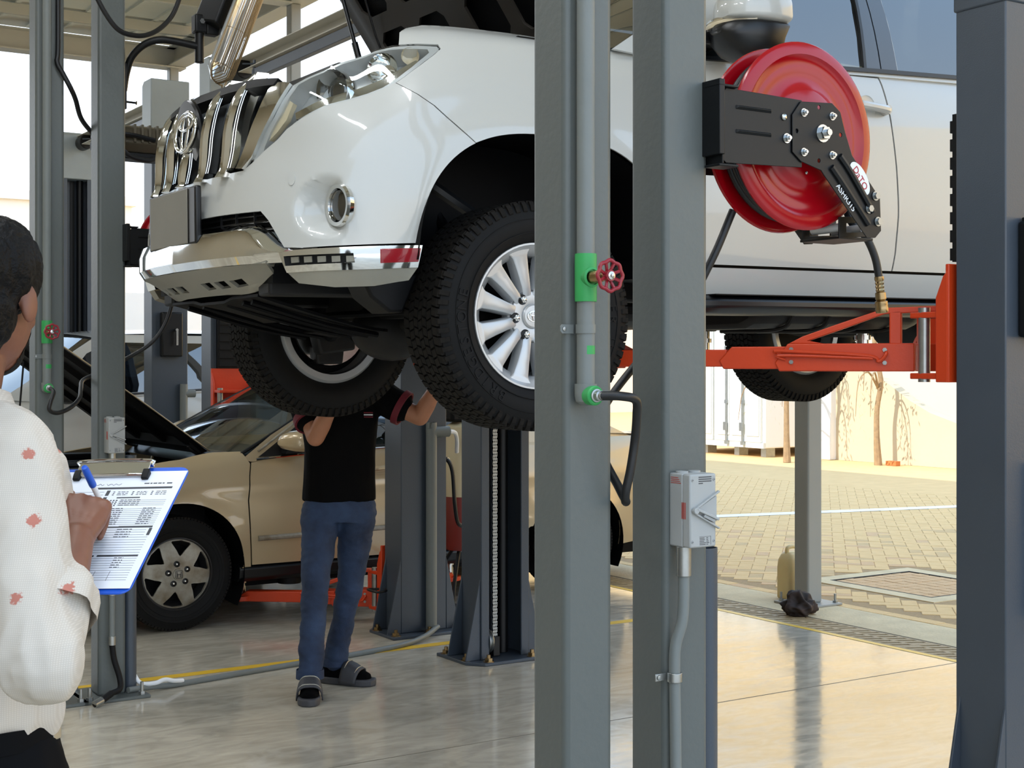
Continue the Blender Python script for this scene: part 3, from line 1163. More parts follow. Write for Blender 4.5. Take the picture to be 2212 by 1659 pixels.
archglass('tinted_glass', (0.05, 0.07, 0.09), 2.3)
archglass('clear_glass', (0.70, 0.78, 0.74), 2.1)
archglass('lens_clear', (0.96, 0.97, 0.97), 1.45)
mat('white_paint', (194, 195, 191), 0.3, Coat_Weight=1.0, Coat_Roughness=0.04)
mat('gold_paint', (190, 170, 136), 0.34, 0.35, Coat_Weight=1.0, Coat_Roughness=0.05)
mat('under_black', (8, 8, 10), 0.55, noise=(8, .5), rgb2=(15, 15, 17), Specular_IOR_Level=.12)
mat('under_grey', (28, 28, 30), 0.5, noise=(10, .6), rgb2=(42, 40, 37), Specular_IOR_Level=.25)
mat('tyre_black', (14, 14, 15), 0.68, noise=(18, .5), rgb2=(21, 21, 21), Specular_IOR_Level=.25)
mat('tread_black', (18, 17, 16), 0.8, noise=(40, .7), rgb2=(38, 34, 30), Specular_IOR_Level=.2)
mat('alloy', (196, 198, 200), 0.34, 0.45, Coat_Weight=.4)
mat('alloy_dark', (60, 60, 62), 0.4, 0.7)
mat('skid_silver', (164, 162, 152), 0.35, 0.5, noise=(6, .4), rgb2=(140, 138, 128))
mat('red_reflector', (150, 14, 30), 0.12, Coat_Weight=1.0)
mat('hood_inner', (62, 57, 51), 0.45, 0.2, noise=(5, .3), rgb2=(48, 44, 40))
mat('plate_blank', (128, 124, 112), 0.6, noise=(4, .3), rgb2=(104, 100, 90))
mat('trim_black', (11, 12, 15), 0.35)
mat('pillar_slate', (58, 64, 74), 0.3, Coat_Weight=.5)
mat('reflector_silver', (196, 198, 198), 0.3, 0.3)
mat('amber_clear', (214, 200, 170), 0.15, Coat_Weight=1.0)


def cr1(P, t):
    n = len(P)
    k = np.clip(np.floor(t).astype(int), 0, n - 2)
    f = (t - k)
    g = lambda j: P[np.clip(j, 0, n - 1)]
    p0, p1, p2, p3 = g(k - 1), g(k), g(k + 1), g(k + 2)
    sh = f.shape + (1,) * (P.ndim - 1)
    f = f.reshape(sh)
    p0 = np.where((k == 0).reshape(sh), 2 * p1 - p2, p0)
    p3 = np.where((k == n - 2).reshape(sh), 2 * p2 - p1, p3)
    return .5 * ((2 * p1) + (-p0 + p2) * f + (2 * p0 - 5 * p1 + 4 * p2 - p3) * f ** 2 + (-p0 + 3 * p1 - 3 * p2 + p3) * f ** 3)


class Surf:
    """body side: plan outline stations (u) by height rows (v), inset per row"""

    def __init__(s, PL, ZR, INS, wt, disp=None):
        s.PL, s.ZR = np.array(PL), np.array(ZR)
        INS = np.array(INS)
        T = np.gradient(s.PL, axis=0)
        T /= np.linalg.norm(T, axis=1)[:, None]
        NI = np.stack([-T[:, 1], T[:, 0]], 1)
        NI = np.where((NI * (np.array([-1.5, 0]) - s.PL)).sum(1)[:, None] > 0, NI, -NI)
        s.NET = np.zeros((len(PL), len(ZR), 3))
        for i in range(len(PL)):
            t = float(np.interp(i, wt[0], wt[1]))
            k = int(min(t, len(INS) - 2))
            ins = INS[k] * (1 - (t - k)) + INS[k + 1] * (t - k)
            s.NET[i, :, :2] = s.PL[i] + NI[i] * ins[:, None]
            s.NET[i, :, 2] = s.ZR
        s.disp = disp
        s.vz = np.linspace(0, len(ZR) - 1, 400)
        s.zv = s.raw(np.full(400, 5.0), s.vz)[:, 2]

    def raw(s, u, v):
        u, v = np.asarray(u, float), np.asarray(v, float)
        R = cr1(s.NET, u)
        n = len(s.ZR)
        k = np.clip(np.floor(v).astype(int), 0, n - 2)
        f = (v - k)[:, None]
        ar = np.arange(len(u))
        g = lambda j: R[ar, np.clip(j, 0, n - 1)]
        p0, p1, p2, p3 = g(k - 1), g(k), g(k + 1), g(k + 2)
        p0 = np.where((k == 0)[:, None], 2 * p1 - p2, p0)
        p3 = np.where((k == n - 2)[:, None], 2 * p2 - p1, p3)
        return .5 * ((2 * p1) + (-p0 + p2) * f + (2 * p0 - 5 * p1 + 4 * p2 - p3) * f ** 2 + (-p0 + 3 * p1 - 3 * p2 + p3) * f ** 3)

    def __call__(s, uv):
        uv = np.asarray(uv, float)
        P = s.raw(uv[:, 0], uv[:, 1])
        return s.disp(P) if s.disp else P

    def xz(s, x, z, u0=5.0, u1=None):
        """uv of a point on the flank with given x and z"""
        v = float(np.interp(z, s.zv, s.vz))
        us = np.linspace(u0, u1 or len(s.PL) - 2, 300)
        xs = s.raw(us, np.full(300, v))[:, 0]
        return (float(np.interp(-x, -xs, us)), v)

    def yz(s, y, z):
        v = float(np.interp(z, s.zv, s.vz))
        us = np.linspace(0, 7, 300)
        ys = s.raw(us, np.full(300, v))[:, 1]
        return (float(np.interp(y, ys, us)), v)


def patch(f, outer, holes=(), step=(.25, .5), off=0.0, thick=0.0):
    V2, T = cdt(outer, holes, step)
    e = 1e-3
    P = f(V2)
    du = f(V2 + [e, 0]) - f(V2 - [e, 0])
    dv = f(V2 + [0, e]) - f(V2 - [0, e])
    N = np.cross(du, dv)
    N /= np.linalg.norm(N, axis=1)[:, None] + 1e-12
    c = np.array([-1.5, 0, .7])
    if ((P - c) * N).sum() < 0:
        N = -N
    m = MB()
    A = P + N * off
    if not thick:
        return m.add([tuple(p) for p in A], T)
    B = P + N * (off - thick)
    n = len(A)
    fs = list(T) + [tuple(i + n for i in t[::-1]) for t in T]
    ed = set()
    for t in T:
        for i in range(3):
            ed.add((t[i], t[(i + 1) % 3]))
    for a, b in ed:
        if (b, a) not in ed:
            fs.append((b, a, a + n, b + n))
    return m.add([tuple(p) for p in A] + [tuple(p) for p in B], fs)


def mirrored(mb):
    m = MB()
    m.v = [(x, -y, z) for x, y, z in mb.v]
    m.f = [f[::-1] for f in mb.f]
    return m


def both(mb, name, mt, parent, **k):
    a = mb.build(name, mt, parent, **k)
    b = mirrored(mb).build(name, mt, parent, **k)
    return a, b


def sell(cx, cz, a, b, n, t0, t1, k=24):
    """superellipse arc, angle t0..t1 (0 = front, pi/2 = top)"""
    out = []
    for i in range(k + 1):
        t = t0 + (t1 - t0) * i / k
        c, s_ = math.cos(t), math.sin(t)
        out.append((cx + a * math.copysign(abs(c) ** (2 / n), c), cz + b * math.copysign(abs(s_) ** (2 / n), s_)))
    return out


def arc_text(txt, R, y, size, a_mid, sgn, depth=.0025, spacing=1.0, squash=1.0):
    """letters bent around a wheel, tops outward, reading clockwise for a viewer on the +y*sgn side (image right = -x*sgn)"""
    adv = size * .78 * spacing
    tot = adv * (len(txt) - 1)
    m = MB()
    for i, ch in enumerate(txt):
        if ch == ' ':
            continue
        a = a_mid + (tot / 2 - adv * i) / R
        er = Vector((-sgn * math.cos(a), 0, math.sin(a)))
        et = Vector((-sgn * math.sin(a), 0, -math.cos(a)))
        o = er * R + Vector((0, y * sgn, 0))
        M = frame(o, et, er, Vector((0, sgn, 0)))
        m2 = text_mb(ch, size, M @ Matrix.Diagonal((1.0, squash, 1, 1)), depth)
        m.add(m2.v, m2.f)
    return m


def make_tyre(parent, R, W, rim, sgn, nb=76, lugs=True):
    h = W / 2
    prof = [(rim - .012, -h * .72), (rim + .004, -h * .86), (rim + .03, -h * .97), (rim + .3 * (R - rim) + .03, -h), (R - .05, -h * .96), (R - .03, -h * .90), (R - .012, -h * .84),
            (R - .009, -h * .4), (R - .009, h * .4), (R - .012, h * .84), (R - .03, h * .90), (R - .05, h * .96), (rim + .3 * (R - rim) + .03, h), (rim + .03, h * .97), (rim + .004, h * .86), (rim - .012, h * .72)]
    ty = MB().lathe(prof, (0, 0, 0), (0, 1, 0), 72).build('tyre', 'tyre_black', parent, sharp=50)
    m = MB()
    rows = [(-.82, -.58, 0), (-.55, -.34, .5), (-.31, -.12, 0), (-.09, .09, .5), (.12, .31, 0), (.34, .55, .5), (.58, .82, 0)]
    for y0, y1, ph in rows:
        for i in range(nb):
            a0 = 2 * PI * (i + ph + .07) / nb
            a1 = 2 * PI * (i + ph + .86) / nb
            sk = .22 * 2 * PI / nb * (1 if ph else -1)
            vs = []
            for r in (R - .013, R):
                for (a, y) in ((a0, y0), (a1, y0), (a1 + sk, y1), (a0 + sk, y1)):
                    vs.append((r * math.cos(a), y * h, r * math.sin(a)))
            m.add(vs, [(4, 5, 6, 7), (0, 1, 5, 4), (1, 2, 6, 5), (2, 3, 7, 6), (3, 0, 4, 7)])
    for s_ in ((-1, 1) if lugs else ()):
        for i in range(nb):
            a0 = 2 * PI * (i + .1) / nb
            a1 = 2 * PI * (i + .62) / nb
            vs = []
            for (r, y) in ((R - .001, .80), (R - .004, .87), (R - .018, .925), (R - .034, .95)):
                for a in (a0, a1):
                    vs.append((r * math.cos(a), s_ * y * h, r * math.sin(a)))
            for (r, y) in ((R - .016, .78), (R - .018, .83), (R - .026, .88), (R - .040, .92)):
                for a in (a0, a1):
                    vs.append((r * math.cos(a), s_ * y * h, r * math.sin(a)))
            m.add(vs, [(0, 1, 3, 2), (2, 3, 5, 4), (4, 5, 7, 6), (0, 2, 10, 8), (2, 4, 12, 10), (4, 6, 14, 12), (1, 9, 11, 3), (3, 11, 13, 5), (5, 13, 15, 7), (6, 7, 15, 14)])
    td = m.build('tread_blocks', 'tread_black', ty, sharp=0, fix=False)
    td['kind'] = 'stuff'
    m = MB()
    for r in (rim + .035, R - .062):
        m.lathe([(r - .0015, h * .98), (r - .001, h * 1.006), (r + .001, h * 1.006), (r + .0015, h * .98)], (0, 0, 0), (0, sgn, 0), 72)
    m.build('sidewall_ring', 'tyre_black', ty)
    return ty


# ------------------------------------------------------------------ the lifted white SUV
ARC = (-.03, .46, .50, .53, 2.8)
RAC = (-2.80, .46, .50, .50, 2.6)


def suv_disp(P):
    P = P.copy()
    for (cx, cz, a, b, n) in (ARC, RAC):
        r = ((np.abs(P[:, 0] - cx) / a) ** n + (np.abs(P[:, 2] - cz) / b) ** n) ** (1 / n)
        w = np.clip((P[:, 1] - .80) / .1, 0, 1) * np.clip((P[:, 2] - .5) / .25, 0, 1)
        P[:, 1] += .022 * np.exp(-((r - 1.0) / .16) ** 2) * w
    # fog lamp scoop facing forwards
    d = np.hypot(P[:, 1] - .785, P[:, 2] - .737)
    t = np.clip((.104 - d) / .038, 0, 1)
    t = t * t * (3 - 2 * t)
    xt = np.minimum(P[:, 0], .664)
    P[:, 0] = np.where(P[:, 0] > .2, P[:, 0] * (1 - t) + xt * t, P[:, 0])
    return P


SZ = [.46, .57, .70, .82, .93, 1.03, 1.12, 1.20, 1.27, 1.33, 1.37, 1.43]
SV = Surf([(.925, 0), (.91, .28), (.875, .48), (.815, .64), (.735, .75), (.63, .83), (.52, .885), (.40, .92), (.25, .938), (0, .942), (-.35, .94), (-.8, .938), (-1.7, .938), (-2.5, .938), (-3.0, .93), (-3.5, .90), (-3.78, .82), (-3.86, .6), (-3.88, 0)], SZ,
          [[.03, .0, .0, .02, .045, .055, .075, .11, .16, .24, .32, .44],
           [.04, .0, .0, .01, .025, .045, .075, .12, .18, .26, .34, .46],
           [.05, .03, .012, 0, 0, .008, .02, .04, .07, .12, .20, .32],
           [.06, .03, .012, 0, 0, .004, .01, .018, .03, .045, .06, .08]],
          ([0, 3, 5, 7, 8.5, 10, 11, 18], [0, 0, 1, 1.6, 2, 2, 3, 3]), suv_disp)

HL = [(2.02, 3.7), (2.35, 4.05), (2.7, 4.35), (2.95, 4.65), (3.38, 4.95), (4.05, 5.3), (4.82, 5.55), (5.32, 5.75), (5.8, 6.0), (6.05, 6.2), (6.3, 6.45), (6.8, 7.0), (7.22, 7.55), (7.42, 7.85), (7.40, 8.06), (6.85, 8.1), (6.12, 8.05), (5.48, 7.85), (5.18, 7.65), (4.42, 7.25), (3.9, 6.85), (3.32, 6.55), (2.95, 6.3), (2.72, 5.75), (2.53, 5.15), (2.22, 4.45), (2.05, 3.95)]


def make_suv(name, label, loc, rot, group=None):
    t = thing(name, label, 'car', loc, 0, group, rot)
    af = [SV.xz(x, z) for x, z in sell(*ARC, 0.12, PI / 2, 26)]
    ab_ = [SV.xz(x, z) for x, z in sell(*ARC, PI / 2, PI - .02, 26)]
    k0 = min(range(len(af)), key=lambda k: abs(af[k][1] - 4.15))
    # bumper cover (one piece across the nose)
    bump = [(0, 3.45), (1.0, 3.47), (1.775, 3.5)] + HL[:10] + [(6.65, 5.75), (7.05, 5.35), (7.52, 4.7)] + [af[k0]] + af[1:k0][::-1] + [SV.xz(.452, .617), (5.32, 1.33), (3.6, 1.27), (3.14, 1.3), (2.7, 2.0), (2.48, 2.25), (1.2, 2.27), (0, 2.27)]
    m = patch(SV, bump, (), (.07, .12), 0, .006)
    m.mirror_y()
    bc = m.build('bumper_cover', 'white_paint', t, sharp=50)
    # front fenders
    fe = [(6.09, 6.2), (6.34, 6.45), (6.84, 7.0), (7.26, 7.55), (7.47, 7.88), (7.44, 8.14), (6.85, 8.16), (6.3, 8.12), (6.45, 9.0), (6.8, 9.6), (7.4, 10), SV.xz(-.40, 1.37), SV.xz(-.617, 1.36), SV.xz(-.617, 1.0), SV.xz(-.617, .583)] + [SV.xz(-.545, .583)] + [p for p in ab_[::-1] if p[1] > 1.12] + af[k0 + 1:][::-1][1:] + [(af[k0][0] + .012, af[k0][1] + .02), (7.56, 4.7), (7.09, 5.35), (6.69, 5.75)]
    both(patch(SV, fe, (), (.09, .16), 0, .006), 'front_fender', 'white_paint', t, sharp=50)
    # black arch liner
    m = MB()
    rows = []
    for x, z in sell(ARC[0], ARC[1], ARC[2] + .0, ARC[3] + .0, 2.8, .10, PI - .10, 40):
        rows.append([(x, .935, z), (x, .86, z), (x * 1.0, .45, z + .03)])
    m.grid(rows)
    rows2 = [[(.50, .45, .50), (.50, .45, 1.2)], [(-.6, .45, .45), (-.6, .45, 1.2)]]
    m.grid(rows2)
    both(m, 'wheel_arch_liner', 'under_black', t, sharp=60)
    # doors
    fd = [SV.xz(-.625, .583), SV.xz(-1.2, .583), SV.xz(-1.703, .583), SV.xz(-1.712, .65), SV.xz(-1.714, .8), SV.xz(-1.706, 1.0), SV.xz(-1.688, 1.2), SV.xz(-1.662, 1.355), SV.xz(-1.2, 1.335), SV.xz(-.625, 1.305)]
    fdo = both(patch(SV, fd, (), (.12, .35), 0, .006), 'front_door', 'white_paint', t)
    rd = [SV.xz(-1.711, .583), SV.xz(-2.36, .583), SV.xz(-2.37, .7)] + [SV.xz(x, z) for x, z in sell(RAC[0], RAC[1], RAC[2], RAC[3], 2.6, .5, 1.3, 8)] + [SV.xz(-2.70, 1.1), SV.xz(-2.74, 1.4), SV.xz(-2.2, 1.385), SV.xz(-1.67, 1.362), SV.xz(-1.696, 1.2), SV.xz(-1.714, 1.0), SV.xz(-1.722, .8), SV.xz(-1.72, .65)]
    both(patch(SV, rd, (), (.12, .35), 0, .006), 'rear_door', 'white_paint', t)
    rq = [SV.xz(-2.75, 1.4)] + [SV.xz(-2.71, 1.1)] + [SV.xz(x, z) for x, z in sell(RAC[0], RAC[1], RAC[2], RAC[3], 2.6, 1.32, PI - .1, 16)] + [SV.xz(-3.4, .5), (17.9, .4), (17.9, 10.9), SV.xz(-3.3, 1.42)]
    both(patch(SV, rq, (), (.15, .4), 0, .006), 'rear_quarter', 'white_paint', t)
    # painted sill and black running board
    si = [SV.xz(-.56, .572), SV.xz(-2.33, .572), SV.xz(-2.33, .475), SV.xz(-.56, .475)]
    both(patch(SV, si, (), (.2, .3), .0, .01), 'sill', 'white_paint', t)
    rb = MB().loft([[(x, y, z) for y, z in ((.80, .47), (.955 - e_, .468), (.985 - e_, .452), (.985 - e_, .425), (.955 - e_, .405), (.80, .40))] for x, e_ in ((-.60, .10), (-.66, .02), (-.75, 0), (-2.15, 0), (-2.25, .02), (-2.31, .10))])
    both(rb, 'running_board', 'trim_black', t, bevel=.006)
    m = MB().bb(-2.2, -.72, .90, .984, .4685, .4725)
    both(m, 'step_tread', 'black_rubber', t)
    # inner dark shell closing gaps, floor pan
    m = patch(SV, [(.0, .2), (6.0, .2), (6.0, 6.5), (0, 6.0)], (), (.25, .5), -.09)
    m.mirror_y()
    m.build('inner_structure', 'under_black', t)
    m = patch(SV, [SV.xz(-.56, .50), SV.xz(-2.3, .50), SV.xz(-2.3, 1.36), SV.xz(-.56, 1.30)], (), (.3, .6), -.03)
    m.mirror_y()
    m.build('door_inner', 'under_black', t)
    # hood (open) with pressed inner panel
    th = math.radians(55)
    hx, hz = -.38, 1.41
    hd, hn = Vector((math.cos(th), 0, math.sin(th))), Vector((math.sin(th), 0, -math.cos(th)))   # along hood, outward underside

    def hood_pt(s_, y, n_):
        w = 1.0 - .10 * max(0, s_ - .75) / .35
        return Vector((hx, y * w, hz)) + hd * s_ + hn * n_
    m = MB()
    m.grid([[hood_pt(s_, y, -.050 + .025 * (abs(y) / .78) ** 3) for y in np.linspace(-.78, .78, 25)] for s_ in np.linspace(0, 1.12, 13)])
    hood = m.build('hood', 'white_paint', t)
    hm = hood.modifiers.new('solid', 'SOLIDIFY')
    hm.thickness = .008
    hf = lambda uv: np.array([tuple(hood_pt(a, b, -.012 + (.02 if (.06 < a < 1.0 and abs(b) < .7) else 0))) for a, b in uv])
    holes = []
    for sy in (-1, 1):
        for (s0, s1, y0, y1) in ((.10, .30, .08, .30), (.10, .30, .38, .62), (.38, .62, .10, .34), (.38, .60, .42, .64), (.70, .92, .10, .40), (.70, .9, .46, .60)):
            q = [(s0 + .03, sy * y0), (s1 - .03, sy * y0), (s1, sy * (y0 + .03)), (s1, sy * (y1 - .05)), (s1 - .04, sy * y1), (s0 + .04, sy * y1), (s0, sy * (y1 - .04)), (s0, sy * (y0 + .03))]
            holes.append(q)
    m = patch(hf, [(0.0, -.79), (1.13, -.79), (1.13, .79), (0.0, .79)], holes, (.04, .04), 0, .012)
    m.build('hood_inner_panel', 'hood_inner', hood, sharp=45)
    MB().grid([[hood_pt(s_, y, -.0245) for y in (-.775, 0, .775)] for s_ in (0, .75, 1.12)]).build('hood_underside', 'under_black', hood)
    MB().tube([hood_pt(.05, -.60, .02), hood_pt(.25, -.62, .03), hood_pt(.6, -.45, .03), hood_pt(1.0, -.3, .03)], .005, n=6).build('washer_hose', 'trim_black', hood)
    SB, STP = Vector((-.19, -.64, 1.30)), hood_pt(.58, -.66, .02)
    m = MB().tube([SB, STP], .009, n=10, sub=1).tube([SB, SB.lerp(STP, .55)], .014, n=10, sub=1)
    m.build('hood_strut', 'trim_black', t)
    # engine bay top
    MB().grid([[(x, y, 1.20 + .10 * (1 - (x + .4) / 1.2)) for y in np.linspace(-.56, .56, 9)] for x in np.linspace(-.42, .42, 7)]).build('engine_bay', 'under_black', t)
    MB().bb(-.1, .45, -.3, .3, 1.1, 1.31).build('engine_cover', 'under_grey', t, bevel=.03)
    # grille: dark backing, chrome frame, bars
    m = patch(SV, [(0, 3.4), (1.75, 3.5), (2.1, 4.3), (2.6, 5.6), (2.8, 6.35), (1.5, 6.75), (0, 6.85)], (), (.2, .3), -.055)
    m.mirror_y()
    gb = m.build('grille_backing', 'black_plastic', t)
    gl = thing_part('grille', t)
    band = [(1.82, 3.52), (2.05, 3.85), (2.22, 4.40), (2.50, 5.10), (2.70, 5.70), (2.92, 6.30), (2.75, 6.38), (2.45, 6.42), (2.30, 6.15), (2.10, 5.30), (1.86, 4.45), (1.62, 3.56)]
    both(patch(SV, band, (), (.06, .15), .012, .03), 'grille_band', 'chrome', gl, bevel=.003)
    top = [(0, 6.45), (.9, 6.42), (1.8, 6.36), (2.45, 6.30), (2.55, 6.55), (1.8, 6.72), (.9, 6.80), (0, 6.85)]
    m = patch(SV, top, (), (.1, .12), .016, .05)
    m.mirror_y()
    m.build('grille_top_rail', 'black_plastic', gl)
    for yb in (-.33, -.165, 0, .165, .33):
        rings = []
        z0, z1 = .862, 1.215
        if yb == 0:
            z1 = 1.0
        for k in range(13):
            f = k / 12
            z = z0 + (z1 - z0) * f
            y = yb * (1 + .10 * f)
            u, v = SV.yz(abs(y), z)
            P = SV(np.array([[u, v]]))[0]
            bow = .022 + .012 * math.sin(PI * min(1, f * 1.1)) + (.012 if k == 0 else 0) - (.02 * max(0, f - .85) / .15)
            w = .026
            x = P[0]
            rings.append([(x - .045, y - w, z), (x + bow * .55, y - w * 1.0, z), (x + bow, y - w * .55, z), (x + bow + .004, y, z), (x + bow, y + w * .55, z), (x + bow * .55, y + w * 1.0, z), (x - .045, y + w, z)])
        gbar = MB().loft(rings).build('grille_bar', 'chrome', gl, sharp=30)
        # thin bright inner slat beside each bar
        r2 = [[(r[0][0] + .01, r[6][1] + .006, r[0][2]), (r[0][0] + .052, r[6][1] + .006, r[0][2]), (r[0][0] + .052, r[6][1] + .014, r[0][2]), (r[0][0] + .01, r[6][1] + .014, r[0][2])] for r in rings[1:]]
        MB().loft(r2).build('grille_slat', 'chrome', gbar)
    # emblem: dark oval pad with three overlapping rings
    em = MB().lathe([(0, .0), (.115, 0), (.118, .012), (.112, .02), (0, .022)], (.862, 0, 1.06), (1, 0, -.12), 40)
    em.v = [(x, y * .95, z) for x, y, z in em.v]
    emo = em.build('emblem_pad', 'trim_black', gl)

    def oval(cy, cz, ry, rz, r, x=.892):
        return MB().tube([(x - (b_ - 1.06) * .12, a_, b_) for a_, b_ in [(cy + ry * math.cos(q), cz + rz * math.sin(q)) for q in np.linspace(0, 2 * PI, 33)]], r, n=8, sub=1)
    m = oval(0, 1.06, .098, .070, .0095)
    for o2 in (oval(0, 1.06, .030, .068, .007), oval(0, 1.092, .066, .026, .007)):
        m.add(o2.v, o2.f)
    m.build('emblem', 'chrome', emo, sharp=60)
    # headlight: bucket, reflectors, clear lens
    for sg in (1, -1):
        hb = patch(SV, HL, (), (.10, .16), -.075)
        hb = hb if sg == 1 else mirrored(hb)
        hl_ = hb.build('headlight', 'reflector_silver', t)
        F_ = lambda mb: mb if sg == 1 else mirrored(mb)
        rim_in = patch(SV, HL, [[(a * .90 + 4.6 * .10, b * .90 + 6.25 * .10) for a, b in HL]], (.10, .16), -.004, .070)
        F_(rim_in).build('headlight_bezel', 'reflector_silver', hl_)
        P = Vector(SV(np.array([[4.05, 5.95]]))[0])
        ax = Vector((.93, .33, -.05)).normalized()
        F_(MB().lathe([(.070, .030), (.068, .0), (.058, -.03), (.052, -.035)], P - ax * .058, ax, 32)).build('projector_ring', 'chrome', hl_)
        F_(MB().lathe([(.054, -.03), (.052, -.012), (.040, .006), (.02, .014), (0, .016)], P - ax * .058, ax, 32)).build('projector_lens', 'tinted_glass', hl_)
        P2 = Vector(SV(np.array([[5.6, 6.9]]))[0])
        ax2 = Vector((.75, .62, .05)).normalized()
        F_(MB().lathe([(.054, .024), (.046, 0), (.026, -.024), (.010, -.028), (.010, .0), (0, .002)], P2 - ax2 * .050, ax2, 28)).build('high_beam_reflector', 'chrome', hl_)
        P3 = Vector(SV(np.array([[6.6, 7.5]]))[0])
        F_(MB().lathe([(.030, .016), (.024, -.008), (.01, -.016), (0, -.016)], P3 - Vector((.4, .85, 0)) * .040, (.4, .9, .1), 20)).build('corner_lamp', 'amber_clear', hl_)
        q = [(2.35, 4.35), (2.60, 4.62), (2.85, 5.0), (3.0, 5.6), (2.85, 5.75), (2.68, 5.2), (2.40, 4.65)]
        F_(patch(SV, q, (), (.08, .15), -.012, .02)).build('side_light_bar', 'amber_clear', hl_, bevel=.003)
        q = [(3.1, 5.0), (4.0, 5.42), (5.2, 5.85), (6.0, 6.35), (6.9, 7.3), (6.75, 7.45), (5.8, 6.6), (4.9, 6.1), (3.8, 5.65), (3.05, 5.25)]
        F_(patch(SV, q, (), (.1, .15), -.02, .02)).build('lower_trim', 'chrome', hl_, bevel=.003)
        F_(patch(SV, HL, (), (.10, .16), .002, .003)).build('headlight_lens', 'lens_clear', hl_, sharp=60)
        # fog lamp
        fo = Vector((.668, .785, .737))
        fax = Vector((.99, .10, 0)).normalized()
        F_(MB().lathe([(.0, -.01), (.066, -.01), (.070, .006), (.066, .016), (.054, .014), (.050, .0)], fo, fax, 36)).build('fog_lamp_ring', 'chrome', t)
        fl_ = F_(MB().lathe([(.050, .0), (.048, .006), (.03, .012), (0, .014)], fo, fax, 32)).build('fog_lamp', 'tinted_glass', t)
        F_(MB().lathe([(.049, .0), (.03, -.004), (0, -.006)], fo, fax, 32)).build('fog_reflector', 'steel', fl_)
        F_(patch(SV, circ(3.26, 3.05, .095, 20, .17), (), (.05, .1), .003, .004)).build('parking_sensor', 'white_paint', t)
        # chrome corner bar with running lights and red reflector
        cb = [(3.10, 1.17), (3.5, 1.22), (5.32, 1.28), SV.xz(.448, .612), SV.xz(.455, .545), (5.55, .74), (4.15, .70), (3.25, .66)]
        dh = [(3.22, 1.08), (4.9, 1.12), (4.93, .90), (3.24, .84)]
        cbo = F_(patch(SV, cb, [dh], (.1, .1), .022, .03)).build('chrome_corner', 'chrome', t, bevel=.004)
        F_(patch(SV, dh, (), (.2, .1), .006)).build('running_light_bed', 'black_plastic', cbo)
        for k in range(5):
            a = 3.36 + .34 * k
            F_(patch(SV, [(a, 1.05), (a + .2, 1.055), (a + .2, .91), (a, .90)], (), (.1, .1), .012, .01)).build('running_light', 'skid_silver', cbo, bevel=.002)
        F_(patch(SV, [(5.55, 1.22), SV.xz(.452, .603), SV.xz(.456, .562), (5.55, .88)], (), (.2, .1), .0245, .006)).build('reflector', 'red_reflector', cbo, bevel=.002)
        lo = [(3.25, .66), (4.15, .69), (5.55, .73), SV.xz(.455, .543), SV.xz(.475, .505), (5.4, .25), (4.4, .22), (3.5, .35)]
        F_(patch(SV, lo, (), (.15, .15), .018, .02)).build('lower_corner', 'skid_silver', t, bevel=.004)
    # centre opening mesh
    m = patch(SV, [(0, 2.3), (2.5, 2.27), (2.75, 2.0), (3.15, 1.2), (0, 1.0)], (), (.3, .4), -.05)
    m.mirror_y()
    op = m.build('lower_grille', 'black_plastic', t)
    for z in (.675, .70, .722):
        MB().tube([(SV(np.array([SV.yz(abs(y), z)]))[0][0] - .03, y, z) for y in np.linspace(-.60, .60, 13)], .004, n=6, sub=1).build('mesh_bar', 'trim_black', op)
    for y in (-.5, -.4, -.3, .3, .4, .5):
        MB().bb(SV(np.array([SV.yz(abs(y), .7)]))[0][0] - .034, SV(np.array([SV.yz(abs(y), .7)]))[0][0] - .026, y - .003, y + .003, .65, .735).build('mesh_bar', 'trim_black', op)
    # chrome centre lip
    rings = []
    for y in np.linspace(-.665, .665, 31):
        u, v = SV.yz(abs(y), .62)
        xf = SV(np.array([[u, v]]))[0][0] + .028
        e_ = max(0, abs(y) - .50) / .165
        e_ = e_ * e_ * (3 - 2 * e_)
        zt = .695 - .075 * e_
        xf -= .02 * e_
        rings.append([(xf - .14, y, zt + .005), (xf - .045, y, zt), (xf - .008, y, zt - .022), (xf + .004, y, zt - .06 + .03 * e_), (xf + .002, y, .585), (xf - .015, y, .560), (xf - .05, y, .550), (xf - .14, y, .56)])
    MB().loft(rings).build('chrome_lip', 'chrome', t, sharp=28)
    # matte skid with slots below the lip

    def skf(uv):
        out = []
        for y, q in uv:
            ye = min(abs(y), .64)
            u, v = SV.yz(ye, .62)
            xf = SV(np.array([[u, v]]))[0][0] + .02
            out.append((xf - .01 - .11 * q, y, .560 - .085 * q + .06 * max(0, (abs(y) - .35) / .29) ** 1.5 * q))
        return np.array(out)
    sl = []
    for sg in (-1, 1):
        for k in range(3):
            y0 = .09 + .115 * k
            q = [(sg * y0, .52), (sg * (y0 + .085), .50), (sg * (y0 + .080), .76), (sg * (y0 + .005), .78)]
            sl.append(q)
    m = patch(skf, [(-.60, 0), (.60, 0), (.52, 1), (.30, 1.04), (.2, 1), (-.2, 1), (-.30, 1.04), (-.52, 1)], sl, (.05, .12), 0, .012)
    m.build('skid_plate', 'skid_silver', t, sharp=40)
    MB().bb(.55, .80, -.55, .55, .50, .56).build('radiator_support', 'under_black', t)
    # plate carrier and blank plate
    pc = MB().bb(.925, .950, -.235, .245, .645, .845).build('plate_carrier', 'trim_black', t, bevel=.008)
    MB().bb(.950, .955, -.205, .175, .650, .838).build('number_plate', 'plate_blank', pc, bevel=.003)
    # underbody
    uf = lambda uv: np.array([(x, y, .345 + .115 * np.clip((x - .30) / .5, 0, 1) ** 1.2 - .012 * (abs(y) < .12)) for x, y in uv])
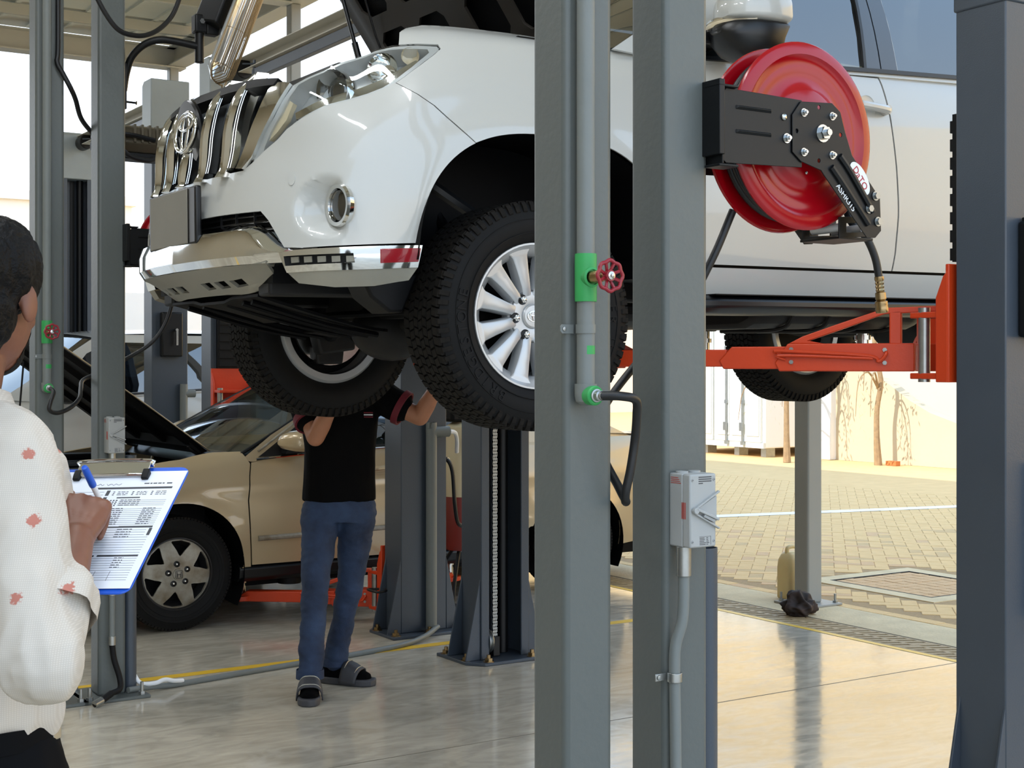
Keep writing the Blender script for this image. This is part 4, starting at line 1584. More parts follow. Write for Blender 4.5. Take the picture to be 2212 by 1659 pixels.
    hs = [[(.40, -.10), (.56, -.10), (.56, .06), (.40, .06)], [(.40, .14), (.54, .14), (.54, .20), (.40, .20)], [(.42, -.24), (.54, -.24), (.54, -.16), (.42, -.16)]]
    patch(uf, [(.28, -.36), (.80, -.42), (.80, .42), (.28, .36)], hs, (.06, .08), 0, .01).build('undercover', 'under_black', t)
    for y in (-.3, -.14, .10, .24, .32):
        MB().tube([(.30, y, .335), (.5, y, .37), (.78, y, .445)], .010, n=6, sub=3).build('undercover_rib', 'under_black', t)
    MB().bb(-.2, .78, -.4, .4, .50, 1.1).build('engine_block', 'under_black', t, bevel=.03)
    both(MB().prism([(.36, .53), (.58, .53), (.54, .45), (.47, .40), (.42, .40)], (0, .60, 0), (1, 0, 0), (0, 0, 1), (0, .14, 0)), 'air_flap', 'black_plastic', t, bevel=.01)
    both(MB().bb(-3.7, .80, .42, .52, .46, .58), 'chassis_rail', 'under_grey', t, bevel=.01)
    MB().bb(-3.7, -.5, -.85, .85, .53, .60).build('floor_pan', 'under_black', t)
    m = MB()
    m.tube([(.02, .70, .35), (.10, .45, .36), (.16, .30, .40)], .03, n=10).tube([(.02, .70, .33), (-.20, .40, .37)], .028, n=10)
    m.tube([(.0, .68, .60), (.10, .45, .72), (.12, .42, .9)], .024, n=10)
    m.tube([(.12, .70, .40), (.2, .35, .42), (.2, 0, .42)], .014, n=8)
    both(m, 'control_arm', 'under_black', t)
    m = MB().ell((.04, -.06, .36), (.17, .13, .12)).cyl((.04, -.62, .385), (.04, .62, .385), .035, n=12).bb(-.1, .14, -.45, .45, .40, .50)
    m.build('front_differential', 'under_grey', t)
    both(MB().prism([(-.06, -.10), (.10, -.12), (.14, .02), (.05, .16), (-.08, .14)], (0, .58, .388), (1, 0, 0), (0, 0, 1), (0, .08, 0)), 'steering_knuckle', 'under_grey', t, bevel=.01)
    both(MB().lathe([(.05, 0), (.165, 0), (.168, .01), (.165, .026), (.05, .026)], (0, .70, .388), (0, 1, 0), 40), 'brake_disc', 'steel', t)
    both(MB().prism([(-.06, -.16), (.06, -.16), (.07, -.08), (-.07, -.08)], (0.02, .66, .388), (1, 0, 0), (0, 0, 1), (0, .10, 0)), 'brake_caliper', 'under_grey', t, bevel=.01)
    m = MB().tube([(.3, .42, 1.0), (.25, .6, .86), (.05, .66, .72)], .022, n=8)
    both(m, 'brake_hose', 'trim_black', t)
    m = MB().loft([[(x, y, z) for y, z in ((-.30, .52), (.26, .52), (.33, .47), (.33, .40), (.26, .37), (-.26, .37), (-.33, .41), (-.33, .47))] for x in (-.55, -.62, -1.2, -1.28)])
    m.build('gearbox', 'under_grey', t, bevel=.02)
    tank = MB().loft([[(x, .55 - s_ * .25 + a, z) for a, z in ((-.24, .54), (.22, .54), (.27, .47), (.25, .38), (.18, .355), (-.18, .355), (-.25, .40))] for x, s_ in ((-1.10, .2), (-1.16, 0), (-1.95, 0), (-2.05, .2))]).build('fuel_tank', 'under_grey', t, bevel=.02)
    for x in (-1.25, -1.45, -1.65, -1.85):
        MB().tube([(x, .83, .50), (x, .82, .40), (x, .73, .35), (x, .40, .35)], .008, n=6).build('tank_rib', 'under_grey', tank)
    MB().tube([(-.5, -.35, .43), (-1.2, -.38, .42), (-2.0, -.30, .45), (-2.5, -.2, .55), (-3.2, -.3, .5), (-3.9, -.45, .46)], .032, n=12).build('exhaust_pipe', 'zinc', t)
    MB().cyl((-1.25, 0, .45), (-2.65, 0, .40), .035, n=14).build('drive_shaft', 'under_grey', t)
    MB().ell((-2.79, 0, .40), (.17, .16, .15)).cyl((-2.79, -.66, .39), (-2.79, .66, .39), .05, n=14).build('rear_axle', 'under_grey', t)
    both(MB().tube([(-1.95, .52, .48), (-2.35, .56, .42), (-2.74, .58, .36)], .028, n=10), 'trailing_arm', 'under_grey', t)
    MB().bb(-3.80, -3.45, -.6, .6, .46, .60).build('rear_support', 'under_black', t)
    # spindles joining wheels and arms; wheel set
    wheels = []
    for (x, sgn) in ((0, 1), (0, -1), (-2.79, 1), (-2.79, -1)):
        w = thing_part('wheel', t)
        w.location = (x, .79 * sgn, .388)
        if not wheels:
            suv_wheel(w, 1)
            wheels.append(w)
        else:
            for ch in list(wheels[0].children):
                c = copy_tree(ch, w)
            if sgn < 0:
                w.rotation_euler = (0, 0, PI)
    # greenhouse

    def gh(uv):
        x, z = uv[:, 0], uv[:, 1]
        y = .890 - (z - 1.36) * .27 - .10 * np.clip(x + .85, 0, 1) ** 1.3 - .06 * np.clip(-3.2 - x, 0, 1) + .02 * np.sin(np.clip((z - 1.36) / .5, 0, 1) * PI)
        return np.stack([x, y, z], 1)
    w1 = [(-.74, 1.345), (-1.583, 1.388), (-1.605, 1.79), (-1.25, 1.795), (-1.05, 1.70)]
    w2 = [(-1.778, 1.395), (-2.66, 1.44), (-2.60, 1.785), (-1.750, 1.792)]
    w3 = [(-2.82, 1.45), (-3.45, 1.49), (-3.40, 1.74), (-2.76, 1.78)]
    cab = [(-.36, 1.335), (-.62, 1.31), (-1.66, 1.36), (-2.74, 1.405), (-3.72, 1.43), (-3.66, 1.75), (-3.5, 1.845), (-1.30, 1.86), (-1.12, 1.83)]
    both(patch(gh, cab, [w1, [(-1.592, 1.385), (-1.77, 1.392), (-1.743, 1.794), (-1.612, 1.792)], w2, w3], (.15, .12), 0, .01), 'cab_frame', 'white_paint', t)
    both(patch(gh, [(-1.59, 1.375), (-1.674, 1.380), (-1.655, 1.792), (-1.612, 1.792)], (), (.1, .1), .004, .01), 'pillar_trim', 'pillar_slate', t, bevel=.002)
    both(patch(gh, [(-1.680, 1.380), (-1.772, 1.385), (-1.744, 1.794), (-1.661, 1.794)], (), (.1, .1), .004, .01), 'pillar_trim', 'pillar_slate', t, bevel=.002)
    both(patch(gh, [(-1.575, 1.375), (-1.590, 1.375), (-1.612, 1.795), (-1.597, 1.795)], (), (.1, .1), .008, .012), 'window_seal', 'trim_black', t)
    m = patch(gh, [(-.60, 1.318), (-.72, 1.325), (-1.66, 1.372), (-2.70, 1.42), (-2.70, 1.436), (-1.66, 1.388), (-.72, 1.340), (-.60, 1.333)], (), (.2, .05), .012, .015)
    both(m, 'belt_moulding', 'trim_black', t)
    for nm, w_ in (('front_side_window', w1), ('rear_side_window', w2), ('quarter_window', w3)):
        both(patch(gh, w_, (), (.3, .2), -.004), nm, 'tinted_glass', t)
    # roof, screens
    rows = []
    for x, z in ((-1.12, 1.83), (-1.30, 1.862), (-1.8, 1.875), (-2.6, 1.875), (-3.3, 1.86), (-3.55, 1.83), (-3.70, 1.70)):
        yv = gh(np.array([[x, min(z, 1.85)]]))[0][1]
        rows.append([(x + .10 * (1 - (q * q)) * (1 if x > -1.3 else 0), yv * q, z + .045 * (1 - q * q) - (.0)) for q in np.linspace(-1, 1, 15)])
    MB().grid(rows).build('roof', 'white_paint', t)
    ws = []
    for f in np.linspace(0, 1, 7):
        x, z = -.38 - .76 * f, 1.345 + .49 * f
        yv = gh(np.array([[x, z]]))[0][1] - .02
        ws.append([(x + (.16 - .06 * f) * (1 - q * q), yv * q, z + .03 * f * (1 - q * q)) for q in np.linspace(-1, 1, 15)])
    MB().grid(ws).build('windshield', 'tinted_glass', t)
    MB().grid([[(-3.72 + .0 * f, .78 * q * (1 - .1 * f), 1.43 + .3 * f) for q in np.linspace(-1, 1, 7)] for f in (0, .5, 1)]).build('rear_window', 'tinted_glass', t)
    MB().grid([[(x, y, 1.35) for y in (-.80, 0, .80)] for x in (-.40, -.2, .0)]).build('cowl', 'trim_black', t)
    # interior
    m = MB().bb(-3.6, -.7, -.80, .80, .62, .68).build('cabin_floor', 'under_black', t)
    MB().bb(-.95, -.55, -.78, .78, 1.05, 1.33).build('dashboard', 'under_black', t, bevel=.04)
    for y in (-.38, .38):
        s_ = MB().loft([[(x + c_, y + q * .24, z) for c_, q in ((.06, -1), (.08, 0), (.06, 1), (-.06, 1), (-.07, 0), (-.06, -1))] for x, z in ((-1.45, .8), (-1.52, 1.1), (-1.62, 1.45), (-1.64, 1.50))]).build('seat', 'under_grey', t, bevel=.02)
        MB().bb(-1.72, -1.62, y - .13, y + .13, 1.50, 1.68).build('headrest', 'under_grey', s_, bevel=.04, seg=3)
        MB().bb(-1.45, -.95, y - .24, y + .24, .75, .92).build('seat_cushion', 'under_grey', s_, bevel=.04)
    for y in (-.42, 0, .42):
        s_ = MB().bb(-2.55, -2.42, y - .2, y + .2, .85, 1.42).build('rear_seat', 'under_grey', t, bevel=.05)
        MB().bb(-2.60, -2.50, y - .12, y + .12, 1.44, 1.62).build('headrest', 'under_grey', s_, bevel=.04, seg=3)
    MB().tube([(-1.02 + .05 * math.sin(q), .38 + .19 * math.cos(q), 1.22 + .19 * math.sin(q)) for q in np.linspace(0, 2 * PI, 25)], .014, n=8, sub=1).build('steering_wheel', 'under_black', t)
    # mirrors
    for sg in (1, -1):
        F_ = lambda mb: mb if sg == 1 else mirrored(mb)
        rg = []
        for x, sc in ((-.70, .25), (-.72, .62), (-.77, .88), (-.84, 1.0), (-.90, 1.0), (-.925, .93)):
            r = []
            for k in range(24):
                a = 2 * PI * k / 24
                cx_, cz_ = math.cos(a), math.sin(a)
                hh = .125 if cz_ > 0 else .03
                r.append((x, 1.055 + .125 * sc * math.copysign(abs(cx_) ** .7, cx_), 1.455 + hh * sc * math.copysign(abs(cz_) ** .7, cz_)))
            rg.append(r)
        mo = F_(MB().loft(rg)).build('mirror', 'white_paint', t, sharp=50)
        rg = []
        for x, sc in ((-.69, .30), (-.72, .66), (-.77, .90), (-.84, 1.0), (-.90, 1.0), (-.92, .95)):
            r = []
            for k in range(24):
                a = 2 * PI * k / 24
                cx_, cz_ = math.cos(a), math.sin(a)
                hh = .022 if cz_ > 0 else .125
                r.append((x + .02 * (cz_ < 0), 1.05 + .118 * sc * math.copysign(abs(cx_) ** .75, cx_), 1.418 + hh * sc * math.copysign(abs(cz_) ** .8, cz_) - .0))
            rg.append(r)
        F_(MB().loft(rg)).build('mirror_base', 'trim_black', mo, sharp=50)
        m = MB()
        for k in range(5):
            pass
        rg = []
        for q in np.linspace(0, 1, 9):
            a = -1.1 + 1.75 * q
            rg.append([(-.845 + .145 * math.cos(a + .5) * 1.0, 1.06 + .128 * math.sin(a), 1.437 - .022 * (1 - q) + dz) for dz in (-.013, .015)])
        F_(MB().tube([((a[0][0] + a[1][0]) / 2, a[0][1], (a[0][2] + a[1][2]) / 2) for a in rg], .014, n=8, sub=2)).build('turn_signal', 'amber_clear', mo)
        F_(MB().tube([((a[0][0] + a[1][0]) / 2 + .001, a[0][1], a[1][2] + .006) for a in rg], .006, n=8, sub=2)).build('mirror_chrome', 'chrome', mo)
        F_(MB().loft([[(x, y, z) for x, z in ((-.64, 1.36), (-.80, 1.37), (-.78, 1.42), (-.66, 1.41))] for y in (.85, 1.0)])).build('mirror_arm', 'trim_black', mo, bevel=.01)
        # door handles
        for xh, zh, dn in ((-1.56, 1.222, 0), (-2.52, 1.25, 1)):
            yb = float(SV(np.array([SV.xz(xh, zh)]))[0][1])
            ho = F_(MB().tube([(xh + .10, yb - .005, zh + .003), (xh + .085, yb + .030, zh + .005), (xh, yb + .040, zh), (xh - .085, yb + .030, zh - .004), (xh - .10, yb - .005, zh - .006)], .017, n=10, radii=[.018, .018, .016, .018, .018])).build('door_handle', 'white_paint', t)
            F_(MB().cyl((xh - .095, yb, zh - .002), (xh - .095, yb + .032, zh - .002), .019, n=14)).build('handle_base', 'white_paint', ho)
            F_(MB().cyl((xh - .100, yb + .03, zh + .003), (xh - .100, yb + .0335, zh + .003), .005, n=10)).build('key_hole', 'trim_black', ho)
            F_(MB().lathe([(0, 0), (.045, 0), (.05, .002)], (xh, yb + .002, zh), (0, 1, 0), 20)).build('handle_cup', 'white_paint', ho)
    return t


def thing_part(name, parent):
    o = bpy.data.objects.new(name, None)
    o.empty_display_size = .1
    COL.objects.link(o)
    o.parent = parent
    return o


def suv_wheel(w, sgn):
    R, W = .388, .262
    make_tyre(w, R, W, .245, sgn)
    ty = w.children[0]
    arc_text('BRIDGESTONE', .303, .1305, .050, math.radians(203), sgn).build('tyre_lettering', 'black_rubber', ty, sharp=0, fix=False)
    arc_text('DUELER H/T', .303, .1305, .050, math.radians(2), sgn).build('tyre_lettering', 'black_rubber', ty, sharp=0, fix=False)
    # rim barrel and lip
    MB().lathe([(.205, -.115), (.232, -.120), (.244, -.105), (.236, -.09), (.222, -.06), (.212, .0), (.216, .05), (.226, .085), (.238, .098), (.247, .108), (.246, .116), (.240, .116), (.232, .104), (.222, .092), (.205, .075), (.198, .0), (.200, -.10)], (0, 0, 0), (0, 1, 0), 64).build('rim', 'alloy', w, sharp=40)
    m = MB()
    for k in range(12):
        a = math.radians(15 + 30 * k)
        er = Vector((-math.cos(a), 0, math.sin(a)))
        et = Vector((math.sin(a), 0, math.cos(a)))
        n_ = Vector((0, 1, 0))
        rg = []
        for r, wd, y1, y0 in ((.060, .019, .080, .03), (.085, .0185, .088, .045), (.11, .0195, .092, .045), (.16, .0245, .095, .05), (.205, .031, .096, .055), (.215, .038, .097, .055), (.232, .056, .099, .07)):
            rg.append([er * r + et * a_ + n_ * b_ for a_, b_ in ((-wd - .003, y0), (-wd - .001, y1 - .010), (-wd + .002, y1 - .002), (-wd + .006, y1), (wd - .006, y1), (wd - .002, y1 - .002), (wd + .001, y1 - .010), (wd + .003, y0))])
        m.loft(rg)
    m.build('spokes', 'alloy', w, sharp=30)
    MB().lathe([(0, .03), (.088, .03), (.090, .07), (.082, .082), (.045, .086), (.040, .084)], (0, 0, 0), (0, 1, 0), 40).build('hub', 'alloy', w, sharp=30)
    MB().lathe([(0, -.02), (.20, -.02), (.20, -.03), (0, -.03)], (0, 0, 0), (0, 1, 0), 40).build('brake_shield', 'under_black', w)
    l0 = None
    m = MB().lathe([(.018, 0), (.018, .006), (.0165, .008), (0, .004)], (0, 0, 0), (0, 1, 0), 18)
    lh = m.build('lug_seat', 'trim_black', w)
    m = MB().cyl((0, .002, 0), (0, .018, 0), .0105, n=6).ell((0, .018, 0), (.009, .006, .009), nu=12, nv=6)
    ln = m.build('lug_nut', 'chrome', lh)
    for k in range(6):
        a = math.radians(65 + 60 * k)
        p = (-.068 * math.cos(a), .079, .068 * math.sin(a))
        if k == 0:
            lh.location = p
        else:
            c = part(lh, w, p)
            part(ln, c)
    cp = MB().lathe([(.041, .080), (.041, .090), (.036, .095), (0, .097)], (0, 0, 0), (0, 1, 0), 32).build('centre_cap', 'alloy', w)
    m = MB()
    for ry, rz, cz in ((.026, .018, 0), (.008, .018, 0), (.017, .007, .008)):
        m.tube([(ry * math.cos(q), .0975, cz + rz * math.sin(q)) for q in np.linspace(0, 2 * PI, 25)], .0016, n=6, sub=1)
    m.build('cap_emblem', 'chrome', cp)
    m = MB()
    for k in range(2):
        m.tube([(.088 * math.cos(q), .0835, .088 * math.sin(q)) for q in np.linspace(0, 2 * PI, 49)], .0012, n=5, sub=1)
    m.build('cap_groove', 'trim_black', cp)


PIT = -.010
suv = make_suv('lifted_suv', 'large white four-wheel drive raised on the orange lift arms with its bonnet open', (-.401, 5.542, 1.279), (0, 0, ANG + PI), None)
suv.rotation_euler = (0, -PIT, ANG + PI)


# ------------------------------------------------------------------ the gold sedan
mat('hubcap', (176, 174, 164), 0.4, 0.3, noise=(9, 1.0), rgb2=(120, 108, 88))
mat('window_dark', (18, 22, 26), 0.05)
SA = (.03, .32, .385, .405, 2.1)
SR = (-2.71, .32, .38, .37, 2.1)


def sed_disp(P):
    P = P.copy()
    for (cx, cz, a, b, n) in (SA, SR):
        r = ((np.abs(P[:, 0] - cx) / a) ** n + (np.abs(P[:, 2] - cz) / b) ** n) ** (1 / n)
        w = np.clip((P[:, 1] - .80) / .1, 0, 1) * np.clip((P[:, 2] - .3) / .2, 0, 1)
        P[:, 1] += .016 * np.exp(-((r - 1.0) / .12) ** 2) * w
    P[:, 1] += np.where(P[:, 0] < .5, .010 * np.exp(-((P[:, 2] - .80) / .05) ** 2) * np.clip((P[:, 1] - .8) / .1, 0, 1), 0)
    return P


AC = Surf([(.97, 0), (.95, .3), (.88, .55), (.76, .72), (.60, .82), (.42, .87), (.2, .895), (0, .90), (-.4, .905), (-1.3, .905), (-2.2, .90), (-2.75, .89), (-3.2, .87), (-3.55, .80), (-3.75, .6), (-3.82, 0)],
          [.22, .34, .50, .62, .74, .84, .92, .98, 1.02],
          [[.02, .0, .0, .015, .06, .16, .28, .42, .55], [.04, .0, .0, .01, .03, .09, .18, .28, .40], [.05, .025, .008, 0, .004, .018, .045, .095, .17], [.05, .025, .008, 0, .004, .016, .032, .05, .07]],
          ([0, 2, 4, 6, 7.5, 8.5, 15], [0, 0, 1, 1.7, 2, 3, 3]), sed_disp)


def sedan_wheel(w):
    make_tyre(w, .322, .205, .208, 1, 96, False)
    MB().lathe([(.17, -.09), (.205, -.09), (.20, 0), (.205, .075), (.208, .082), (.20, .084), (.195, .07), (.16, .02)], (0, 0, 0), (0, 1, 0), 48).build('rim', 'alloy_dark', w)
    MB().lathe([(0, .0), (.19, .0), (.19, -.01), (0, -.01)], (0, 0, 0), (0, 1, 0), 32).build('brake_shield', 'under_black', w)

    def f(uv):
        r = np.hypot(uv[:, 0], uv[:, 1])
        return np.stack([-uv[:, 0], .088 - .020 * (r / .2) ** 3 + .010 * np.exp(-(r / .07) ** 4), uv[:, 1]], 1)
    holes = []
    for k in range(6):
        a = math.radians(82 - 60 * k)
        h = []
        for (r, d) in ((.100, 0), (.112, 5.5), (.135, 10.5), (.160, 15.5), (.182, 18.5), (.188, 16), (.190, 0), (.188, -16), (.182, -18.5), (.160, -15.5), (.135, -10.5), (.112, -5.5)):
            q = a + math.radians(d)
            h.append((r * math.cos(q), r * math.sin(q)))
        holes.append(h)
    hc = patch(f, circ(0, 0, .203, 60), holes, (.015, .015), 0, .012).build('hubcap', 'hubcap', w, sharp=40)
    m = MB().lathe([(.202, .064), (.206, .074), (.202, .080), (.196, .072)], (0, 0, 0), (0, 1, 0), 60).build('hubcap_rim', 'hubcap', hc)
    l0 = MB().lathe([(.018, -.004), (.017, .008), (.012, .010), (.008, .002)], (0, .092, 0), (0, 1, 0), 18).build('lug_recess', 'trim_black', hc)
    n0 = MB().ell((0, .097, 0), (.0075, .005, .0075), nu=12, nv=6).build('lug_nut', 'chrome', l0)
    for k in range(5):
        a = math.radians(98 + 72 * k)
        p = (-.058 * math.cos(a), 0, .058 * math.sin(a))
        if k == 0:
            l0.location = p
        else:
            c = part(l0, hc, p)
            part(n0, c)
    MB().lathe([(.034, .094), (.033, .104), (.028, .107), (0, .108)], (0, 0, 0), (0, 1, 0), 32).build('centre_cap', 'hubcap', hc)
    # square badge with an H
    m = MB()
    q = [(-.019, -.018), (-.022, .017), (-.018, .021), (.018, .021), (.022, .017), (.019, -.018), (.015, -.021), (-.015, -.021)]
    m.tube([(a_, .1085, b_) for a_, b_ in q + [q[0]]], .0014, n=6, sub=1)
    m.tube([(-.013, .1085, .016), (-.009, .1085, -.016)], .0022, n=6, sub=1).tube([(.013, .1085, .016), (.009, .1085, -.016)], .0022, n=6, sub=1).tube([(-.011, .1085, .0), (.011, .1085, .0)], .002, n=6, sub=1)
    m.build('cap_badge', 'alloy_dark', hc)


def make_sedan():
    t = thing('gold_sedan', 'gold sedan with its bonnet propped open standing over the low lift arms', 'car', G(6.125, .893), ANG + PI)
    X = lambda x, z: AC.xz(x, z, 4.0)
    af = [X(x, z) for x, z in sell(*SA, .05, PI / 2, 20)]
    ab_ = [X(x, z) for x, z in sell(*SA, PI / 2, PI + .1, 20)]
    bump = [(0, .1), (3.6, .2), X(.45, .24)] + [p for p in af if p[1] < 2.9] + [X(.34, .66), (5.0, 4.3), (3.5, 4.5), (0, 4.4)]
    m = patch(AC, bump, (), (.12, .2), 0, .006)
    m.mirror_y()
    m.build('front_bumper', 'gold_paint', t)
    both(patch(AC, [(2.2, 4.55), (3.5, 4.65), (4.9, 4.45), (4.6, 5.4), (3.4, 5.6), (2.4, 5.5)], (), (.2, .2), .002, .01), 'headlight', 'amber_clear', t)
    fe = [X(.335, .665)] + [p for p in af if p[1] > 3.05] + ab_[1:] + [X(-.345, .335), X(-.398, .335), X(-.385, .5), X(-.370, .72), X(-.385, .86), X(-.40, .93), X(-.36, 1.0), X(-.20, 1.0), X(0, .965), X(.2, .94), (5.3, 5.9), (5.1, 4.35)]
    both(patch(AC, fe, (), (.10, .22), 0, .006), 'front_fender', 'gold_paint', t, sharp=50)
    fd = [X(-.405, .345), X(-1.33, .345), X(-1.39, .5), X(-1.40, .9), X(-1.37, 1.0), X(-.9, .985), X(-.409, .937), X(-.393, .86), X(-.378, .72), X(-.393, .5)]
    both(patch(AC, fd, (), (.12, .3), 0, .006), 'front_door', 'gold_paint', t, sharp=50)
    rd = [X(-1.338, .345), X(-2.2, .345), X(-2.33, .45)] + [X(x, z) for x, z in sell(SR[0], SR[1], SR[2], SR[3], 2.1, .35, 1.2, 8)] + [X(-2.58, .8), X(-2.62, 1.01), X(-1.38, 1.0), X(-1.408, .9), X(-1.398, .5)]
    both(patch(AC, rd, (), (.12, .3), 0, .006), 'rear_door', 'gold_paint', t)
    rq = [X(-2.63, 1.01), X(-2.59, .8)] + [X(x, z) for x, z in sell(SR[0], SR[1], SR[2], SR[3], 2.1, 1.25, PI + .1, 14)] + [X(-3.3, .30), (13.2, .7), (14.95, .7), (14.95, 7.6), X(-3.3, 1.02)]
    both(patch(AC, rq, (), (.15, .3), 0, .006), 'rear_quarter', 'gold_paint', t)
    # side moulding, black sill
    m = MB().tube([tuple(AC(np.array([X(x, z)]))[0] + np.array([0, .006, 0])) for x, z in ((-.435, .498), (-.7, .502), (-1.0, .508), (-1.375, .514))], .016, n=10)
    both(m, 'door_moulding', 'hubcap', t)
    m = MB().tube([tuple(AC(np.array([X(x, z)]))[0] + np.array([0, .006, 0])) for x, z in ((-1.42, .515), (-1.8, .52), (-2.28, .525))], .016, n=10)
    both(m, 'door_moulding', 'hubcap', t)
    both(MB().loft([[(x, y, z) for y, z in ((.70, .34), (.865, .342), (.885, .325), (.875, .27), (.84, .245), (.70, .25))] for x in (-.33, -.36, -2.30, -2.34)]), 'sill', 'trim_black', t, bevel=.006)
    both(MB().cyl((-.70, .74, .20), (-.70, .74, .26), .07, n=16), 'jack_point', 'black_rubber', t)
    # arch liner and inner shells
    for c_ in (SA, SR):
        m = MB().grid([[(x, .895, z), (x, .84, z), (x, .5, z + .02)] for x, z in sell(c_[0], c_[1], c_[2], c_[3], 2.1, -.5, PI + .5, 30)])
        m.grid([[(c_[0] - .42, .5, .18), (c_[0] - .42, .5, .8)], [(c_[0] + .42, .5, .18), (c_[0] + .42, .5, .8)]])
        both(m, 'wheel_arch_liner', 'under_black', t)
    m = patch(AC, [X(-.40, .30), X(-2.25, .30), X(-2.25, .98), X(-.40, .92)], (), (.3, .6), -.03)
    both(m, 'door_inner', 'under_black', t)
    MB().bb(-3.6, .80, -.72, .72, .20, .27).build('floor_pan', 'under_black', t)
    # engine bay
    MB().bb(-.20, .70, -.66, .66, .45, .80).build('engine_bay', 'under_black', t)
    e_ = MB().bb(.05, .55, -.30, .28, .78, .90).build('engine_cover', 'under_grey', t, bevel=.03)
    for y in (-.2, -.1, .0, .1, .2):
        MB().bb(.1, .5, y - .02, y + .02, .90, .915).build('cover_rib', 'under_black', e_, bevel=.005)
    MB().bb(.1, .38, .34, .60, .72, .90).build('battery', 'black_plastic', t, bevel=.015)
    both(MB().bb(-.18, .75, .64, .80, .80, .93), 'bay_rail', 'under_black', t, bevel=.02)
    MB().grid([[(x, y, z) for y in np.linspace(-.70, .70, 9)] for x, z in ((-.16, .93), (-.24, .985), (-.33, .995), (-.40, .98))]).build('cowl', 'trim_black', t)
    m = MB().tube([(-.20, .50, .995), (-.26, .30, 1.005), (-.28, 0, 1.01), (-.27, -.4, 1.005)], .016, n=8)
    m.tube([(-.2, -.5, .99), (-.30, -.3, 1.03), (-.33, .1, 1.03)], .008, n=6)
    m.build('wiper', 'under_grey', t)
    # bonnet propped up
    th = math.radians(36.3)
    hd, hn = Vector((math.cos(th), 0, math.sin(th))), Vector((math.sin(th), 0, -math.cos(th)))

    def hp(s_, y, n_):
        return Vector((-.20, y * (1 - .12 * max(0, s_ - .5) / .6), 1.00)) + hd * s_ + hn * n_
    m = MB().grid([[hp(s_, y, -.030 + .022 * (abs(y) / .74) ** 4) for y in np.linspace(-.74, .74, 21)] for s_ in np.linspace(0, 1.12, 11)])
    ho = m.build('hood', 'gold_paint', t)
    md = ho.modifiers.new('solid', 'SOLIDIFY')
    md.thickness = .006
    MB().grid([[hp(s_, y, .002) for y in np.linspace(-.735, .735, 9)] for s_ in np.linspace(0.005, 1.11, 7)]).build('hood_liner', 'under_black', ho)
    for y in (-.66, -.25, .25, .66):
        MB().loft([[hp(s_, y + a_, n_) for a_, n_ in ((-.06, .002), (-.035, .03), (.035, .03), (.06, .002))] for s_ in (.02, 1.08)]).build('hood_rib', 'under_black', ho)
    MB().loft([[hp(s_, y, n_) for s_, n_ in ((.0, .002), (.03, .035), (.10, .035), (.14, .002))] for y in (-.70, .70)]).build('hood_rib', 'under_black', ho)
    for y in (-.66, .66):
        MB().tube([(-.26, y, .96), (-.14, y, 1.0), hp(.10, y, .03)], .014, n=8).build('hood_hinge', 'under_grey', ho)
    MB().tube([(.62, -.45, .80), hp(.92, -.52, .02)], .006, n=8, sub=1).build('prop_rod', 'under_grey', t)
    # greenhouse

    def gh(uv):
        x, z = uv[:, 0], uv[:, 1]
        y = .852 - (z - .95) * .43 - .05 * np.clip(x + .7, 0, 1) + .03 * np.sin(np.clip((z - .95) / .48, 0, 1) * PI) - .10 * np.clip(-2.6 - x, 0, 2)
        return np.stack([x, y, z], 1)
    w1 = [(-.60, 1.0), (-1.36, 1.02), (-1.36, 1.36), (-1.16, 1.35), (-.92, 1.25)]
    w2 = [(-1.44, 1.02), (-2.20, 1.04), (-2.20, 1.32), (-1.9, 1.36), (-1.44, 1.37)]
    cab = [(-.36, .955), (-.42, .94), (-1.36, .99), (-2.63, 1.0), (-3.25, 1.01), (-2.75, 1.22), (-2.3, 1.37), (-1.7, 1.425), (-1.28, 1.42), (-1.05, 1.36), (-.75, 1.2), (-.55, 1.09)]
    both(patch(gh, cab, [w1, w2], (.08, .06), 0, .012), 'cab_frame', 'gold_paint', t, sharp=50)
    both(patch(gh, w1, (), (.2, .1), -.004), 'front_side_window', 'tinted_glass', t)
    both(patch(gh, w2, (), (.2, .1), -.004), 'rear_side_window', 'tinted_glass', t)
    seal = [(-.46, .965), (-1.36, 1.005), (-1.36, 1.02), (-.60, 1.0), (-.92, 1.25), (-1.16, 1.35), (-1.36, 1.36), (-1.36, 1.375), (-1.15, 1.365), (-.90, 1.265)]
    both(patch(gh, seal, (), (.05, .05), .006, .012), 'window_seal', 'trim_black', t)
    both(MB().tube([tuple(gh(np.array([[x, z]]))[0] + np.array([0, .018, 0])) for x, z in ((-.44, .955), (-.8, .978), (-1.36, 1.0), (-2.2, 1.015))], .008, n=8), 'belt_chrome', 'chrome', t)
    both(MB().tube([tuple(gh(np.array([[x, z]]))[0] + np.array([0, .012, 0])) for x, z in ((-.46, 1.0), (-.66, 1.13), (-.92, 1.285), (-1.15, 1.385))], .007, n=8), 'pillar_trim', 'hubcap', t)
    rows = []
    for x, z in ((-1.03, 1.355), (-1.28, 1.42), (-1.7, 1.43), (-2.3, 1.375)):
        yv = gh(np.array([[x, min(z, 1.40)]]))[0][1]
        rows.append([(x + .08 * (1 - q * q) * (x > -1.2), yv * q, z + .04 * (1 - q * q)) for q in np.linspace(-1, 1, 13)])
    MB().grid(rows).build('roof', 'gold_paint', t)
    ws = []
    for f in np.linspace(0, 1, 9):
        x, z = -.36 - .69 * f, .985 + .375 * f
        yv = gh(np.array([[x, z]]))[0][1] - .015
        ws.append([(x + (.17 - .08 * f) * (1 - q * q), yv * q, z + .035 * math.sin(f * PI * .6) * (1 - q * q)) for q in np.linspace(-1, 1, 17)])
    MB().grid(ws).build('windshield', 'clear_glass', t)
